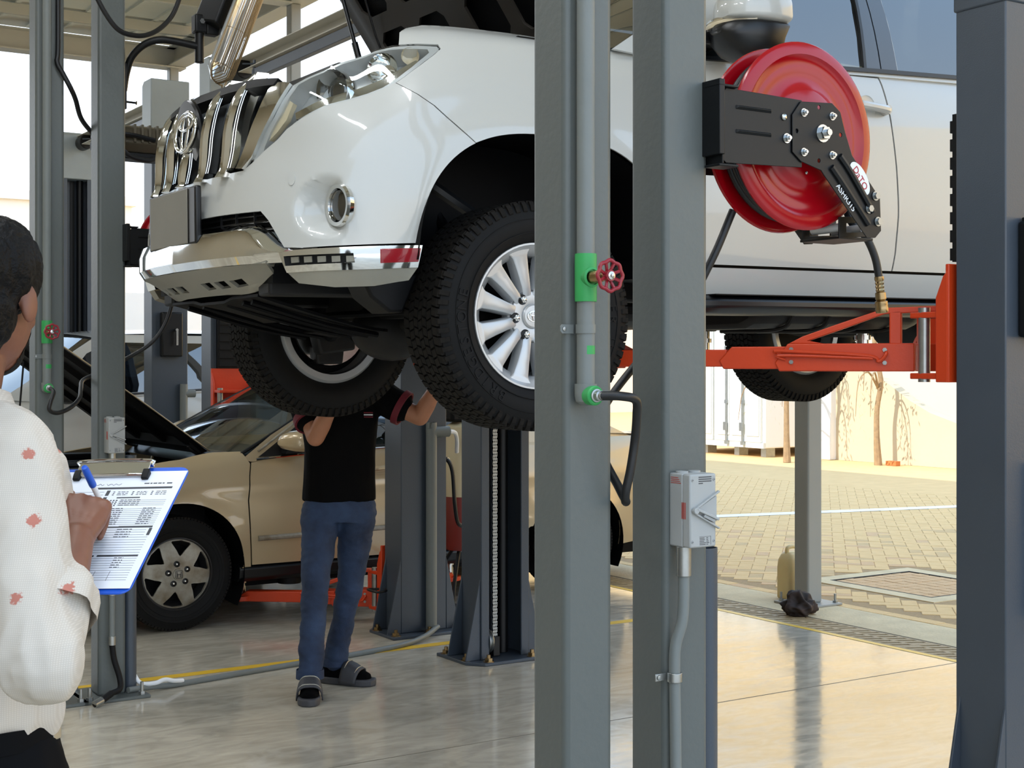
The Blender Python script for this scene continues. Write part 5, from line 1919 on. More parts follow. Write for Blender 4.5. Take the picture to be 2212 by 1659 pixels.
    MB().tube([r[0] for r in ws], .010, n=6, sub=1).build('windshield_seal', 'trim_black', t)
    MB().tube([r[-1] for r in ws], .010, n=6, sub=1).build('windshield_seal', 'trim_black', t)
    rw = []
    for f in np.linspace(0, 1, 5):
        x, z = -2.30 - .75 * f, 1.375 - .33 * f
        yv = gh(np.array([[x, z]]))[0][1] - .01
        rw.append([(x, yv * q, z + .03 * (1 - q * q)) for q in np.linspace(-1, 1, 11)])
    MB().grid(rw).build('rear_window', 'tinted_glass', t)
    MB().grid([[(x, .80 * q, z + .02 * (1 - q * q)) for q in np.linspace(-1, 1, 9)] for x, z in ((-3.02, 1.04), (-3.3, 1.03), (-3.70, .97))]).build('boot_lid', 'gold_paint', t)
    # interior
    MB().bb(-.95, -.42, -.66, .66, .78, .97).build('dashboard', 'under_black', t, bevel=.05)
    for y in (-.36, .36):
        s_ = MB().loft([[(x + c_, y + q * .23, z) for c_, q in ((.05, -1), (.07, 0), (.05, 1), (-.05, 1), (-.06, 0), (-.05, -1))] for x, z in ((-1.35, .4), (-1.42, .7), (-1.55, 1.05))]).build('seat', 'tank_cream', t, bevel=.02)
        MB().bb(-1.62, -1.54, y - .12, y + .12, 1.07, 1.24).build('headrest', 'tank_cream', s_, bevel=.03)
    MB().bb(-2.45, -2.25, -.60, .60, .5, 1.05).build('rear_seat', 'tank_cream', t, bevel=.06)
    MB().tube([(-.98, .36 + .18 * math.cos(q), .92 + .17 * math.sin(q)) for q in np.linspace(0, 2 * PI, 25)], .013, n=8, sub=1).build('steering_wheel', 'under_black', t)
    # mirrors
    for sg in (1, -1):
        F_ = lambda mb: mb if sg == 1 else mirrored(mb)
        rg = []
        for x, sc in ((-.56, .30), (-.58, .66), (-.63, .92), (-.69, 1.0), (-.73, .97)):
            rg.append([(x - .02 * math.cos(a), .965 + .105 * sc * math.copysign(abs(math.cos(a)) ** .75, math.cos(a)), 1.05 + (.075 if math.sin(a) > 0 else .055) * sc * math.copysign(abs(math.sin(a)) ** .75, math.sin(a))) for a in np.linspace(0, 2 * PI, 21)[:-1]])
        mo = F_(MB().loft(rg)).build('mirror', 'gold_paint', t, sharp=50)
        F_(MB().bb(-.74, -.735, .88, 1.05, 1.005, 1.11)).build('mirror_glass', 'chrome', mo)
        F_(MB().tube([(-.585, .93, 1.035), (-.60, .99, 1.036), (-.64, 1.05, 1.038)], .010, n=8)).build('turn_signal', 'amber_clear', mo)
        F_(MB().loft([[(x, y, z) for x, z in ((-.60, .985), (-.70, .985), (-.69, 1.02), (-.61, 1.02))] for y in (.80, .92)])).build('mirror_arm', 'trim_black', mo)
        for xh in (-1.27, -2.1):
            yb = float(AC(np.array([X(xh, .875)]))[0][1])
            F_(MB().tube([(xh + .09, yb, .872), (xh + .07, yb + .03, .874), (xh - .05, yb + .03, .878), (xh - .07, yb, .878)], .017, n=10)).build('door_handle', 'gold_paint', t)
    first = None
    for (x, sgn) in ((.03, 1), (.03, -1), (-2.71, 1), (-2.71, -1)):
        w = thing_part('wheel', t)
        w.location = (x, .765 * sgn, .322)
        if first is None:
            sedan_wheel(w)
            first = w
        else:
            for ch in list(first.children):
                copy_tree(ch, w)
            if sgn < 0:
                w.rotation_euler = (0, 0, PI)
    return t


sedan = make_sedan()

# ------------------------------------------------------------------ parked pale SUV two bays away
suv2 = copy_tree(suv, None, skip=('hood', 'hood_strut', 'plate_carrier'))
suv2.name = 'parked_suv'
suv2.location = G(9.95, .41, -.10)
suv2.rotation_euler = (0, 0, ANG + PI)
tag(suv2, 'pale four-wheel drive parked in the far bay behind the left building columns', 'car')
for ch in suv2.children:
    if ch.name.startswith('wheel') and ch.type == 'EMPTY':
        ch.location.z += .10
m = MB()
for x, zz in ((-.40, 1.385), (0, 1.365), (.35, 1.31), (.60, 1.25), (.78, 1.19)):
    pass
m.grid([[(x - .10 * (q * q) * (x > .3), .74 * q * (1 - .12 * max(0, x)), zz - .035 * q * q) for q in np.linspace(-1, 1, 13)] for x, zz in ((-.40, 1.40), (0, 1.39), (.35, 1.35), (.60, 1.29), (.80, 1.20))])
m.build('closed_hood', 'white_paint', suv2)


# ------------------------------------------------------------------ services on the columns
def hoop(c, r, ax, ay, n=33):
    c, ax, ay = Vector(c), Vector(ax), Vector(ay)
    return [c + ax * (r * math.cos(q)) + ay * (r * math.sin(q)) for q in np.linspace(0, 2 * PI, n)]


def valve_pipe(label, al, be, dz=0.0):
    """vertical air pipe with tee valve and elbow; frame: x = beta, y = alpha, at column face"""
    t = gthing('air_pipe', label, 'pipe', al, be, 0, 'air pipes with green valves')
    y = -.025
    MB().cyl((0, y, 1.45 + dz), (0, y, 5.4), .0192, n=24).build('pipe', 'pipe_grey', t)
    tz = 1.684 + dz
    tee = MB().lathe([(.0195, -.050), (.0228, -.050), (.0232, -.046), (.0232, .046), (.0228, .050), (.0195, .050)], (0, y, tz), (0, 0, 1), 28).build('valve_tee', 'pipe_green', t)
    MB().lathe([(.017, .0), (.021, .006), (.021, .024), (.0165, .026)], (0, y, tz), (0, -1, 0), 24).build('valve_neck', 'pipe_green', tee)
    MB().lathe([(.0135, .020), (.0135, .046), (.011, .050), (.011, .060), (.006, .062), (.006, .080)], (0, y, tz), (0, -1, 0), 20).build('brass_stem', 'brass', tee)
    hw = MB()
    c = Vector((0, y - .085, tz))
    hw.tube([c + Vector((math.cos(q), 0, math.sin(q))) * (.0305 + .0016 * math.cos(8 * q)) for q in np.linspace(0, 2 * PI, 65)], .0042, n=8, sub=1)
    for k in range(8):
        a = PI / 8 + k * PI / 4
        d = Vector((math.cos(a), 0, math.sin(a)))
        hw.tube([c + d * .010 + Vector((0, .006, 0)), c + d * .020 + Vector((0, .002, 0)), c + d * .030], .0036, n=6, sub=2)
    hw.lathe([(0, -.012), (.011, -.012), (.0125, 0), (.0115, .004), (0, .004)], c, (0, -1, 0), 20)
    ho = hw.build('handwheel', 'valve_red', tee, sharp=50)
    MB().lathe([(.0085, .004), (.0085, .006), (.004, .007), (.004, .011), (0, .012)], c, (0, -1, 0), 16).build('wheel_nut', 'steel', ho)
    # clamp
    cz = 1.577 + dz
    m = MB().lathe([(.0195, -.0095), (.0212, -.0095), (.0212, .0095), (.0195, .0095)], (0, y, cz), (0, 0, 1), 24)
    m.prism([(-.045, -.0095), (-.016, -.0095), (-.016, .0095), (-.045, .0095), (-.049, .005), (-.049, -.005)], (0, -.0005, cz), (1, 0, 0), (0, 0, 1), (0, -.003, 0))
    cl = m.build('pipe_clamp', 'pipe_grey', t)
    MB().lathe([(0, .0), (.005, 0), (.0045, .002), (0, .003)], (-.040, -.004, cz), (0, -1, 0), 12).build('clamp_screw', 'zinc', cl)
    m = MB().grid([[(.0194 * math.sin(q), y - .0194 * math.cos(q), z) for q in np.linspace(-.5, 1.2, 10)] for z in (1.524 + dz, 1.542 + dz)])
    m.build('green_mark', 'pipe_green', t)
    # elbow
    ez = 1.444 + dz
    m = MB().lathe([(.0235, .018), (.0235, .0), (.0235, -.008), (.021, -.019), (.012, -.026), (0, -.028)], (0, y, ez), (0, 0, 1), 28)
    m.lathe([(.0195, .018), (.0235, .018)], (0, y, ez), (0, 0, 1), 28)
    eb = m.build('elbow', 'pipe_grey', t)
    m = MB().lathe([(.018, .005), (.0205, .016), (.0205, .034), (.018, .037), (.012, .036)], (0, y, ez - .006), (0, -1, 0), 26)
    m.build('elbow_socket', 'pipe_green', eb)
    MB().lathe([(.014, .034), (.014, .040), (.011, .041), (.011, .052), (.008, .054), (.008, .060), (0, .06)], (0, y, ez - .006), (0, -1, 0), 18).build('hose_nipple', 'zinc', eb)
    return t


valve_pipe('grey vertical air pipe with green tee valve and red handwheel on the foreground column', -.0625, -.152)
valve_pipe('thin air pipe with a green valve beside the head of the person with the clipboard', 3.8675, -.236, -.036)


def hose(name, label, pts, r, group=None, mt='hose_black'):
    o = gplace(MB().tube([(b, a, z) for b, a, z in pts], r, n=12, sub=8).build(name, mt))
    tag(o, label, 'hose', group)
    return o


hose('air_hose', 'black hose hanging in a loop from the elbow of the foreground pipe', [(-.152, -.142, 1.438), (-.118, -.17, 1.437), (-.080, -.165, 1.428), (-.062, -.145, 1.395), (-.052, -.125, 1.34), (-.058, -.118, 1.28), (-.064, -.11, 1.235), (-.058, -.10, 1.214), (-.045, -.085, 1.212), (-.036, -.05, 1.235), (-.015, .05, 1.32), (.05, .125, 1.40), (.17, .135, 1.52), (.26, .10, 1.62), (.32, .06, 1.75), (.372, .045, 1.868)], .0095, 'air hoses')
hose('air_hose', 'black hose looping under the far air pipe behind the person with the clipboard', [(-.236, 3.785, 1.400), (-.232, 3.75, 1.385), (-.250, 3.73, 1.345), (-.255, 3.73, 1.31), (-.215, 3.75, 1.295), (-.15, 3.79, 1.315), (-.095, 3.84, 1.355), (-.06, 3.94, 1.40), (-.02, 4.04, 1.435), (.07, 4.06, 1.475), (.17, 4.03, 1.53), (.27, 3.98, 1.60), (.335, 3.96, 1.69), (.372, 3.955, 1.80), (.38, 3.955, 1.85)], .0095, 'air hoses')


def isolator(label, al, be, z0=1.105):
    """wall isolator switch; origin at the column face, box spans x 0..0.074, depth -0.076"""
    t = gthing('isolator_switch', label, 'switch', al, be, z0, 'rotary isolator switches')
    MB().bb(0, .074, -.044, 0, 0, .160).build('case', 'switch_grey', t, bevel=.003)
    MB().prism([(0, 0), (.074, 0), (.074, .160), (.0, .160)], (0, -.0445, 0), (1, 0, 0), (0, 0, 1), (0, -.026, 0)).build('cover', 'switch_grey', t, bevel=.004)
    m = MB()
    yf = -.0705
    m.bar((.006, yf - .003, .082), (.079, yf - .003, .121), .008, .004, (0, 0, 1))
    m.bar((.006, yf - .003, .078), (.079, yf - .003, .040), .008, .004, (0, 0, 1))
    m.prism([(.010, .080), (.074, .112), (.074, .055)], (0, yf, 0), (1, 0, 0), (0, 0, 1), (0, -.002, 0))
    m.build('handle_guard', 'switch_grey', t, bevel=.001)
    m = MB().bar((.010, yf - .006, .086), (.074, yf - .006, .060), .012, .006, (0, 0, 1))
    m.cyl((.010, yf, .081), (.010, yf - .012, .081), .007, n=16)
    m.build('rotary_handle', 'switch_grey', t, bevel=.0015)
    MB().bar((.032, yf - .005, .070), (.062, yf - .005, .057), .010, .006, (0, 0, 1)).build('padlock_slot', 'switch_dark', t)
    s0 = None
    for x, z in ((.007, .147), (.067, .147), (.007, .013), (.067, .013)):
        if s0 is None:
            s0 = MB().lathe([(0, .0), (.0035, 0), (.003, .0012), (.0012, .0012), (.0012, .0), (0, .0)], (0, 0, 0), (0, -1, 0), 12).build('screw', 'switch_dark', t)
            o = s0
        else:
            o = part(s0, t)
        o.location = (x, -.0706, z)
    for x in (.018, .052):
        MB().lathe([(0, .0), (.014, 0), (.014, .004), (0, .005)], (x, -.022, .160), (0, 0, 1), 20).build('knockout', 'switch_grey', t)
    rnd = random.Random(4)
    m = MB()
    for k in range(4):
        m.bb(.024, .024 + (.036 if k < 3 else .012), yf - .0005, yf, .152 - .0045 * k, .154 - .0045 * k)
    for k in range(5):
        m.bb(.027, .027 + rnd.uniform(.012, .018), yf - .0005, yf, .020 - .0035 * k, .0213 - .0035 * k)
        m.bb(.046, .046 + rnd.uniform(.004, .009), yf - .0005, yf, .020 - .0035 * k, .0213 - .0035 * k)
    m.bb(.058, .0585, yf - .0005, yf, .005, .024).bb(.026, .058, yf - .0005, yf, .0235, .024)
    m.build('print', 'print_dark', t)
    m = MB()
    for k in range(4):
        m.bb(-.0005, 0, -.040 + .003 * k, -.006 - .003 * k * 0, .138 + .004 * k, .1395 + .004 * k)
    for k in range(5):
        m.bb(-.0005, 0, -.056 + .003 * k, -.0545 + .003 * k, .062, .098)
    m.build('warning_print', 'print_red', t)
    return t


isolator('grey rotary isolator switch on the foreground column under the red reel', -.0625, .092)
isolator('small cream rotary isolator switch on the column behind the clipboard', 3.8675, .022, 1.108)


def conduit(label, al, be, pts, collar, clampz, flex=None):
    t = gthing('cable_conduit', label, 'conduit', al, be, 0, 'conduits below the isolator switches')
    MB().tube(pts, .0125, n=16, sub=6).build('tube', 'pipe_grey', t)
    for c in collar:
        MB().cyl(c[0], c[1], .0165, n=18).build('collar', 'zinc', t, bevel=.001)
    x, y = clampz[0], clampz[1]
    m = MB().lathe([(.0128, -.010), (.0165, -.010), (.0165, .010), (.0128, .010)], (x, y, clampz[2]), (0, 0, 1), 20)
    m.bb(x - .042, x - .012, -.004, -.001, clampz[2] - .008, clampz[2] + .008)
    m.build('saddle', 'zinc', t, bevel=.001)
    MB().lathe([(0, 0), (.006, 0), (.005, .003), (0, .004)], (x - .033, -.004, clampz[2]), (0, -1, 0), 12).build('saddle_screw', 'zinc', t)
    if flex:
        MB().tube(flex, .013, n=12, sub=6).build('flexible_hose', 'black_rubber', t)
        m = MB()
        for k in range(9):
            f = flex[-3].lerp(flex[-2], k / 9) if isinstance(flex[-3], Vector) else None
            d = (flex[-2] - flex[-3]).normalized()
            m.cyl(f - d * .003, f + d * .003, .0155, n=14)
        m.build('flex_rings', 'black_rubber', t)
        MB().tube([flex[-2], flex[-1]], .016, n=12, sub=1).build('tape_end', 'zinc', t)
    return t


conduit('bent grey conduit running down below the foreground isolator switch', -.0625, .108, [(0, -.03, 1.105), (0, -.03, 1.02), (0, -.03, .99), (-.003, -.028, .94), (-.014, -.020, .89), (-.016, -.018, .84), (-.015, -.018, .8), (-.012, -.018, .60), (-.01, -.018, .3), (-.01, -.018, 0)], [((0, -.03, 1.04), (0, -.03, 1.105))], (-.0155, -.018, .818))
conduit('slim conduit below the far isolator switch ending in a black flexible hose', 3.8675, .05, [(0, -.03, 1.11), (0, -.03, .9), (0, -.03, .6), (0, -.03, .255)], [((0, -.03, 1.05), (0, -.03, 1.11)), ((0, -.03, .245), (0, -.03, .285))], (0, -.03, .478),
        [Vector((0, -.03, .25)), Vector((.008, -.035, .18)), Vector((.028, -.05, .10)), Vector((.02, -.08, .055)), Vector((-.03, -.11, .045)), Vector((-.075, -.13, .026)), Vector((-.115, -.15, .016))])


def rain_pipe(label, al, be, h):
    t = gthing('drain_pipe', label, 'pipe', al, be, 0, 'dark round pipes beside the columns')
    MB().lathe([(.030, 0), (.030, h), (.028, h), (.028, h - .25)], (0, 0, 0), (0, 0, 1), 28).build('tube', 'lift_grey', t)
    MB().bb(-.040, .0, -.02, .02, h - .12, h - .10).build('bracket', 'zinc', t)
    return t


rain_pipe('dark round pipe beside the foreground column under the isolator switch', -.01, .237, 1.085)
rain_pipe('dark round pipe beside the column behind the clipboard', 3.92, .157, 1.09)

# ------------------------------------------------------------------ hose reels
mat('label_white', (226, 228, 230), 0.4)
mat('label_red', (170, 30, 46), 0.45)


def hose_reel(label, al, be, z, drop=True):
    t = gthing('hose_reel', label, 'hose reel', al, be, z, 'red hose reels')
    R, s = .222, .0525
    prof = [(.05, .010), (.105, .010), (.112, .004), (.128, -.004), (.150, -.006), (.160, -.002), (.166, -.004), (.186, .0), (.192, .006), (.198, .005), (.214, .003), (R - .003, .000), (R, -.004), (R - .002, -.010), (R - .010, -.012), (.19, -.006), (.15, -.012), (.112, -.008), (.05, -.002)]
    for sg in (-1, 1):
        MB().lathe([(r, h - .004) for r, h in prof], (0, sg * s, 0), (0, sg, 0), 72, close=True).build('flange', 'reel_red', t, sharp=50)
    MB().cyl((0, -s, 0), (0, s, 0), .105, n=48, caps=False).build('drum', 'reel_red', t)
    MB().lathe([(.03, .0), (.055, .0), (.058, .01), (.03, .02)], (0, -s - .002, 0), (0, -1, 0), 32).build('hub_dome', 'reel_red', t)
    m = MB()
    for k in range(5):
        for j in range(5):
            r = .118 + .018 * k
            y = -.036 + .018 * j + (.009 if k % 2 else 0)
            if abs(y) > .030:
                continue
            m.tube([(r * math.cos(q), y, r * math.sin(q)) for q in np.linspace(0, 2 * PI, 49)], .0098, n=8, sub=1, caps=False)
    m.build('wound_hose', 'hose_black', t, sharp=60)
    # bracket: two side cheeks, wall plate
    yb = -.100
    ch = [(-.300, .062), (-.300, -.085), (-.29, -.092), (-.06, -.085), (-.06, .070), (-.29, .075)]
    slots = [[(-.262, .030), (-.155, .030), (-.155, .040), (-.262, .040)], [(-.262, -.024), (-.155, -.024), (-.155, -.014), (-.262, -.014)]]
    for sg in (-1, 1):
        m = MB().holed(ch, [], (0, sg * .100 - .0015, 0), (1, 0, 0), (0, 0, 1), (0, .003, 0))
        ck = m.build('bracket_cheek', 'black_paint', t, bevel=.001)
        m = MB()
        for sl in slots:
            a, b = sl[0], sl[2]
            m.loft([[(a[0], sg * .1015, a[1]), (a[0] + .006, sg * .1085, (a[1] + b[1]) / 2 + .001), (a[0], sg * .1015, b[1])], [(b[0], sg * .1015, a[1]), (b[0] - .006, sg * .1085, (a[1] + b[1]) / 2 + .001), (b[0], sg * .1015, b[1])]])
        m.build('pressed_rib', 'black_paint', ck, bevel=.001)
    MB().bb(-.302, -.296, -.102, .102, -.095, .085).build('bracket_back', 'black_paint', t, bevel=.002)
    m = MB()
    for zz in (.078, -.098):
        m.bb(-.318, -.262, -.112, -.060, zz - .003, zz + .003)
    m.bb(-.318, -.302, -.112, .112, -.075, .092)
    m.build('wall_mount', 'black_paint', t, bevel=.002)
    MB().cyl((-.29, -.09, -.088), (-.29, -.05, -.088), .012, n=6).build('mount_bolt', 'black_paint', t)
    # hub plate with outlet arm
    hp = [(-.094, .033), (-.067, .066), (.032, .072), (.059, .054), (.075, .008), (.098, -.045), (.192, -.140), (.196, -.218), (.176, -.236), (.148, -.238), (.006, -.098), (-.003, -.088), (-.02, -.084), (-.067, -.072), (-.094, -.052)]
    hl = [circ(-.01, .058, .0048, 12), circ(-.08, -.003, .0048, 12), circ(.06, .0, .0048, 12), circ(-.01, -.066, .0048, 12)]
    for sg in (-1, 1):
        m = MB().holed(hp, hl, (0, sg * .1045 - .0015, 0), (1, 0, 0), (0, 0, 1), (0, .003, 0))
        pl = m.build('outlet_arm', 'black_paint', t, bevel=.001)
        m = MB().tube([(.055, sg * .106, -.050), (.09, sg * .106, -.085), (.165, sg * .106, -.175)], .009, n=8, sub=3)
        m.tube([(.028, sg * .106, -.078), (.07, sg * .106, -.12), (.15, sg * .106, -.205)], .009, n=8, sub=3)
        m.build('arm_rib', 'black_paint', pl)
    m = MB()
    hexbolt(m, (0, 0, 0), (0, -1, 0), .0072, .007)
    fb_ = m.build('flange_bolt', 'steel', t)
    fb_.location = (-.059, -.106, .041)
    for x, zz in ((.032, .041), (-.059, -.050), (.032, -.050)):
        part(fb_, t, (x, -.106, zz))
    m = MB()
    hexbolt(m, (-.0, -.106, -.002), (0, -1, 0), .0155, .014)
    m.build('axle_nut', 'steel', t)
    m = MB().ell((-.117, -.103, .026), (.0085, .005, .0085), nu=16, nv=8)
    hexbolt(m, (-.109, -.102, -.022), (0, -1, 0), .0085, .008)
    m.build('cheek_bolt', 'steel', t)
    m = MB()
    hexbolt(m, (0, 0, 0), (0, -1, 0), .0085, .008, stud=False)
    ab2 = m.build('arm_bolt', 'zinc', t)
    ab2.location = (.175, -.107, -.136)
    for x, zz in ((.153, -.168), (.183, -.197)):
        part(ab2, t, (x, -.107, zz))
    m = MB()
    for q in (.9, 2.5, 4.6):
        m.ell((.09 * math.cos(q), -s - .012, .09 * math.sin(q)), (.004, .003, .004), nu=10, nv=6)
    m.build('rivet', 'steel', t)
    # oval badge and lettering on the arm
    ux = Vector((.62, 0, -.785)).normalized()
    uy = Vector((.785, 0, .62)).normalized()
    oc = Vector((.122, -.107, -.098))
    m = MB()
    m.prism([(.045 * math.cos(q), .022 * math.sin(q)) for q in np.linspace(0, 2 * PI, 33)[:-1]], oc, ux, uy, (0, -.0012, 0))
    bd = m.build('oval_badge', 'label_white', t)
    M = frame(oc + Vector((0, -.0016, 0)), ux, uy, Vector((0, -1, 0)))
    text_mb('DaTO', .0245, M, .0004).build('badge_lettering', 'label_red', bd, sharp=0, fix=False)
    ux2 = Vector((.70, 0, -.714)).normalized()
    uy2 = Vector((.714, 0, .70)).normalized()
    M = frame(Vector((.076, -.1068, -.1465)), ux2, uy2, Vector((0, -1, 0)))
    text_mb('ASHR315', .0205, M, .0004).build('model_lettering', 'white_print', t, sharp=0, fix=False)
    # roller guide at the end of the arm
    m = MB().holed([(.10, -.236), (.215, -.228), (.215, -.178), (.10, -.186)], [[(.125, -.222), (.195, -.217), (.195, -.196), (.125, -.200)]], (0, -.062, 0), (1, 0, 0), (0, 0, 1), (0, .004, 0))
    m.bb(.10, .215, -.062, .07, -.238, -.232)
    m.holed([(.10, -.236), (.215, -.228), (.215, -.178), (.10, -.186)], [[(.125, -.222), (.195, -.217), (.195, -.196), (.125, -.200)]], (0, .06, 0), (1, 0, 0), (0, 0, 1), (0, .004, 0))
    m.build('roller_bracket', 'black_paint', t, bevel=.001)
    MB().cyl((.125, -.05, -.209), (.125, .05, -.209), .011, n=18).cyl((.195, -.05, -.209), (.195, .05, -.209), .011, n=18).build('roller', 'label_white', t)
    # hose tail and brass coupler
    tail = [(.16, .02, -.12), (.20, .0, -.18), (.235, -.02, -.225), (.262, -.025, -.275), (.276, -.025, -.325)] if drop else [(.16, .02, -.12), (.2, 0, -.18), (.22, -.01, -.22)]
    MB().tube([(.05, 0, .19), (.16, .01, .12), (.21, .01, .0), (.19, .02, -.08)] + tail[1:], .0098, n=12, sub=6).build('hose_tail', 'hose_black', t)
    if drop:
        a = Vector(tail[-1])
        d = (a - Vector(tail[-2])).normalized()
        d = (d + Vector((-.12, 0, -.25))).normalized()
        MB().lathe([(0, -.004), (.0115, -.004), (.0118, .004), (.0095, .008), (.0115, .012), (.0095, .017), (.0115, .021), (.0095, .026), (.0112, .030), (.0095, .034), (.013, .036), (.0135, .052), (.011, .055), (.0155, .058), (.0160, .066), (.015, .070), (.0160, .074), (.0160, .082), (.0145, .086), (.010, .087), (0, .087)], a, d, 20).build('brass_coupler', 'brass', t)
    return t


hose_reel('big red hose reel on a black bracket in front of the white car door', -.0095, .504, 2.042)
hose_reel('red hose reel mostly hidden behind the chrome bumper of the lifted car', 3.9205, .4245, 2.048, True)

# ------------------------------------------------------------------ heat lamps and cables near the roof
mat('cage_wire', (150, 132, 104), 0.35, 0.8)
mat('lamp_glass', (236, 240, 242), 0.08, 0.6)
mat('lamp_fin', (92, 84, 68), 0.45, 0.4)


def heat_lamp():
    t = gthing('heat_lamp', 'black swivel heat lamp with a long wire cage and mirror trough above the grille', 'lamp', 3.80, .1225, 2.78)
    # arm from the column (x = 0 is the column face)
    MB().bb(.0, .012, .09, .17, -.11, .10).build('wall_plate', 'black_paint', t, bevel=.003)
    MB().tube([(.008, .13, -.02), (.018, .12, .06), (.035, .09, .13), (.075, .05, .18), (.13, .02, .205), (.20, 0, .205), (.31, -.02, .19)], .017, n=12, sub=5).build('swing_arm', 'black_paint', t)
    MB().cyl((.012, .13, -.07), (.06, .11, -.075), .005, n=8).cyl((.06, .11, -.075), (.064, .108, -.0755), .009, n=8).build('clamp_screw', 'black_paint', t)
    MB().cyl((.315, -.02, .115), (.315, -.02, .27), .021, n=16).build('swivel_post', 'black_paint', t, bevel=.003)
    k_ = MB().bb(.285, .345, -.05, .01, .25, .335).build('knuckle', 'black_paint', t, bevel=.008)
    MB().cyl((.315, -.05, .30), (.315, -.062, .30), .013, n=6).build('knuckle_bolt', 'steel', k_)
    MB().bb(.34, .40, -.05, .0, .245, .31).build('tilt_bracket', 'black_paint', t, bevel=.006)
    # housing and trough
    ax = Vector((.36, 0, .933)).normalized()       # long axis
    nx = Vector((.50, -.82, -.193))                # trough faces the hall
    nx = (nx - ax * nx.dot(ax)).normalized()
    sx_ = ax.cross(nx).normalized()
    c0 = Vector((.325, -.10, .02))
    L = .78

    def at(s_, w, n_):
        return c0 + ax * s_ + sx_ * w + nx * n_
    MB().loft([[at(s_, w, n_) for w, n_ in ((-.07, -.02), (.07, -.02), (.07, -.15), (-.07, -.15))] for s_ in (.26, .70)]).build('ballast_box', 'black_paint', t, bevel=.01)
    rows = []
    for s_ in np.linspace(.0, L, 14):
        e_ = min(1, min(s_, L - s_) / .06)
        e_ = math.sqrt(max(.0, 1 - (1 - e_) ** 2))
        rows.append([at(s_, .062 * math.sin(q) * (.45 + .55 * e_), .045 - .055 * math.cos(q) * (.3 + .7 * e_)) for q in np.linspace(-PI / 2, PI / 2, 15)])
    MB().grid(rows).build('reflector', 'lamp_glass', t, sharp=60)
    MB().cyl(at(.08, 0, .03), at(L - .08, 0, .03), .009, n=12).build('quartz_tube', 'lamp_glass', t)
    m = MB()
    for w in np.linspace(-.058, .058, 13):
        h = .10 * math.sqrt(max(0, 1 - (w / .075) ** 2))
        e_ = .05 * (abs(w) / .058) ** 2
        m.tube([at(-.005 + e_, w, .045), at(.02 + e_, w, .03 + h * .7), at(.07, w, .045 + h * .62), at(L / 2, w, .045 + h * .62), at(L - .07, w, .045 + h * .62), at(L - .02 - e_, w, .03 + h * .7), at(L - e_, w, .045)], .0023, n=5, sub=2)
    for s_ in (.07, .25, .43, .61):
        m.tube([at(s_, .066 * math.sin(q), .045 + .062 * math.cos(q)) for q in np.linspace(-PI / 2, PI / 2, 11)], .0016, n=5, sub=1)
    rim = [at(.05 - .05 * math.cos(q) if False else .0, 0, 0) for q in (0,)]
    loop = [(-.066, .05), (-.066, L - .05), (-.045, L - .008), (0, L), (.045, L - .008), (.066, L - .05), (.066, .05), (.045, .008), (0, 0), (-.045, .008), (-.066, .05)]
    m.tube([at(b, a, .047) for a, b in loop], .0035, n=6, sub=3)
    m.build('wire_cage', 'cage_wire', t, sharp=60)
    MB().tube([at(.44, -.09, -.10), at(.46, -.12, -.09)], .02, n=10, sub=1).build('cable_gland', 'black_paint', t)
    return t


heat_lamp()
fl2 = gthing('flood_lamp', 'dark finned lamp housing seen from behind left of the car grille', 'lamp', 4.12, .1225, 2.55)
MB().loft([[(x, y, z) for y, z in ((-.02, -.045), (-.05, .0), (-.03, .075), (.05, .095), (.09, .05), (.08, -.04))] for x in (.06, .08, .30, .34)]).build('housing', 'lamp_fin', fl2, bevel=.006)
for k in range(5):
    MB().bb(.10 + .036 * k, .112 + .036 * k, -.058, -.02, .0, .085).build('cooling_fin', 'lamp_fin', fl2, bevel=.002)
MB().bb(.04, .34, -.03, .09, -.075, -.045).build('front_frame', 'black_paint', fl2, bevel=.004)
MB().tube([(.0, -.10, .02), (.04, -.08, .03), (.10, -.062, .03), (.2, -.06, .015)], .011, n=10).build('bracket', 'black_paint', fl2)
MB().tube([(.0, -.12, -.02), (.06, -.10, -.07), (.15, -.08, -.085), (.19, -.07, -.075)], .012, n=10).build('power_cable', 'hose_black', fl2)
MB().bb(.0, .012, -.16, -.08, -.05, .06).build('wall_plate', 'black_paint', fl2, bevel=.003)
hose('power_cable', 'black cable sagging in an arc from the roof to the heat lamp', [(-.12, 3.62, 3.30), (-.10, 3.62, 3.13), (.0, 3.64, 2.98), (.10, 3.66, 2.955), (.19, 3.68, 2.985), (.27, 3.70, 3.06), (.32, 3.72, 3.16), (.34, 3.74, 3.24)], .011, 'cables')
hose('power_cable', 'black cable running down the far left column and across to its neighbour', [(-.185, 3.853, 4.6), (-.185, 3.853, 3.4), (-.185, 3.853, 2.92), (-.19, 3.85, 2.84), (-.165, 3.848, 2.79), (-.13, 3.852, 2.73), (-.095, 3.90, 2.69), (-.05, 3.97, 2.62), (.02, 4.02, 2.56)], .011, 'cables')

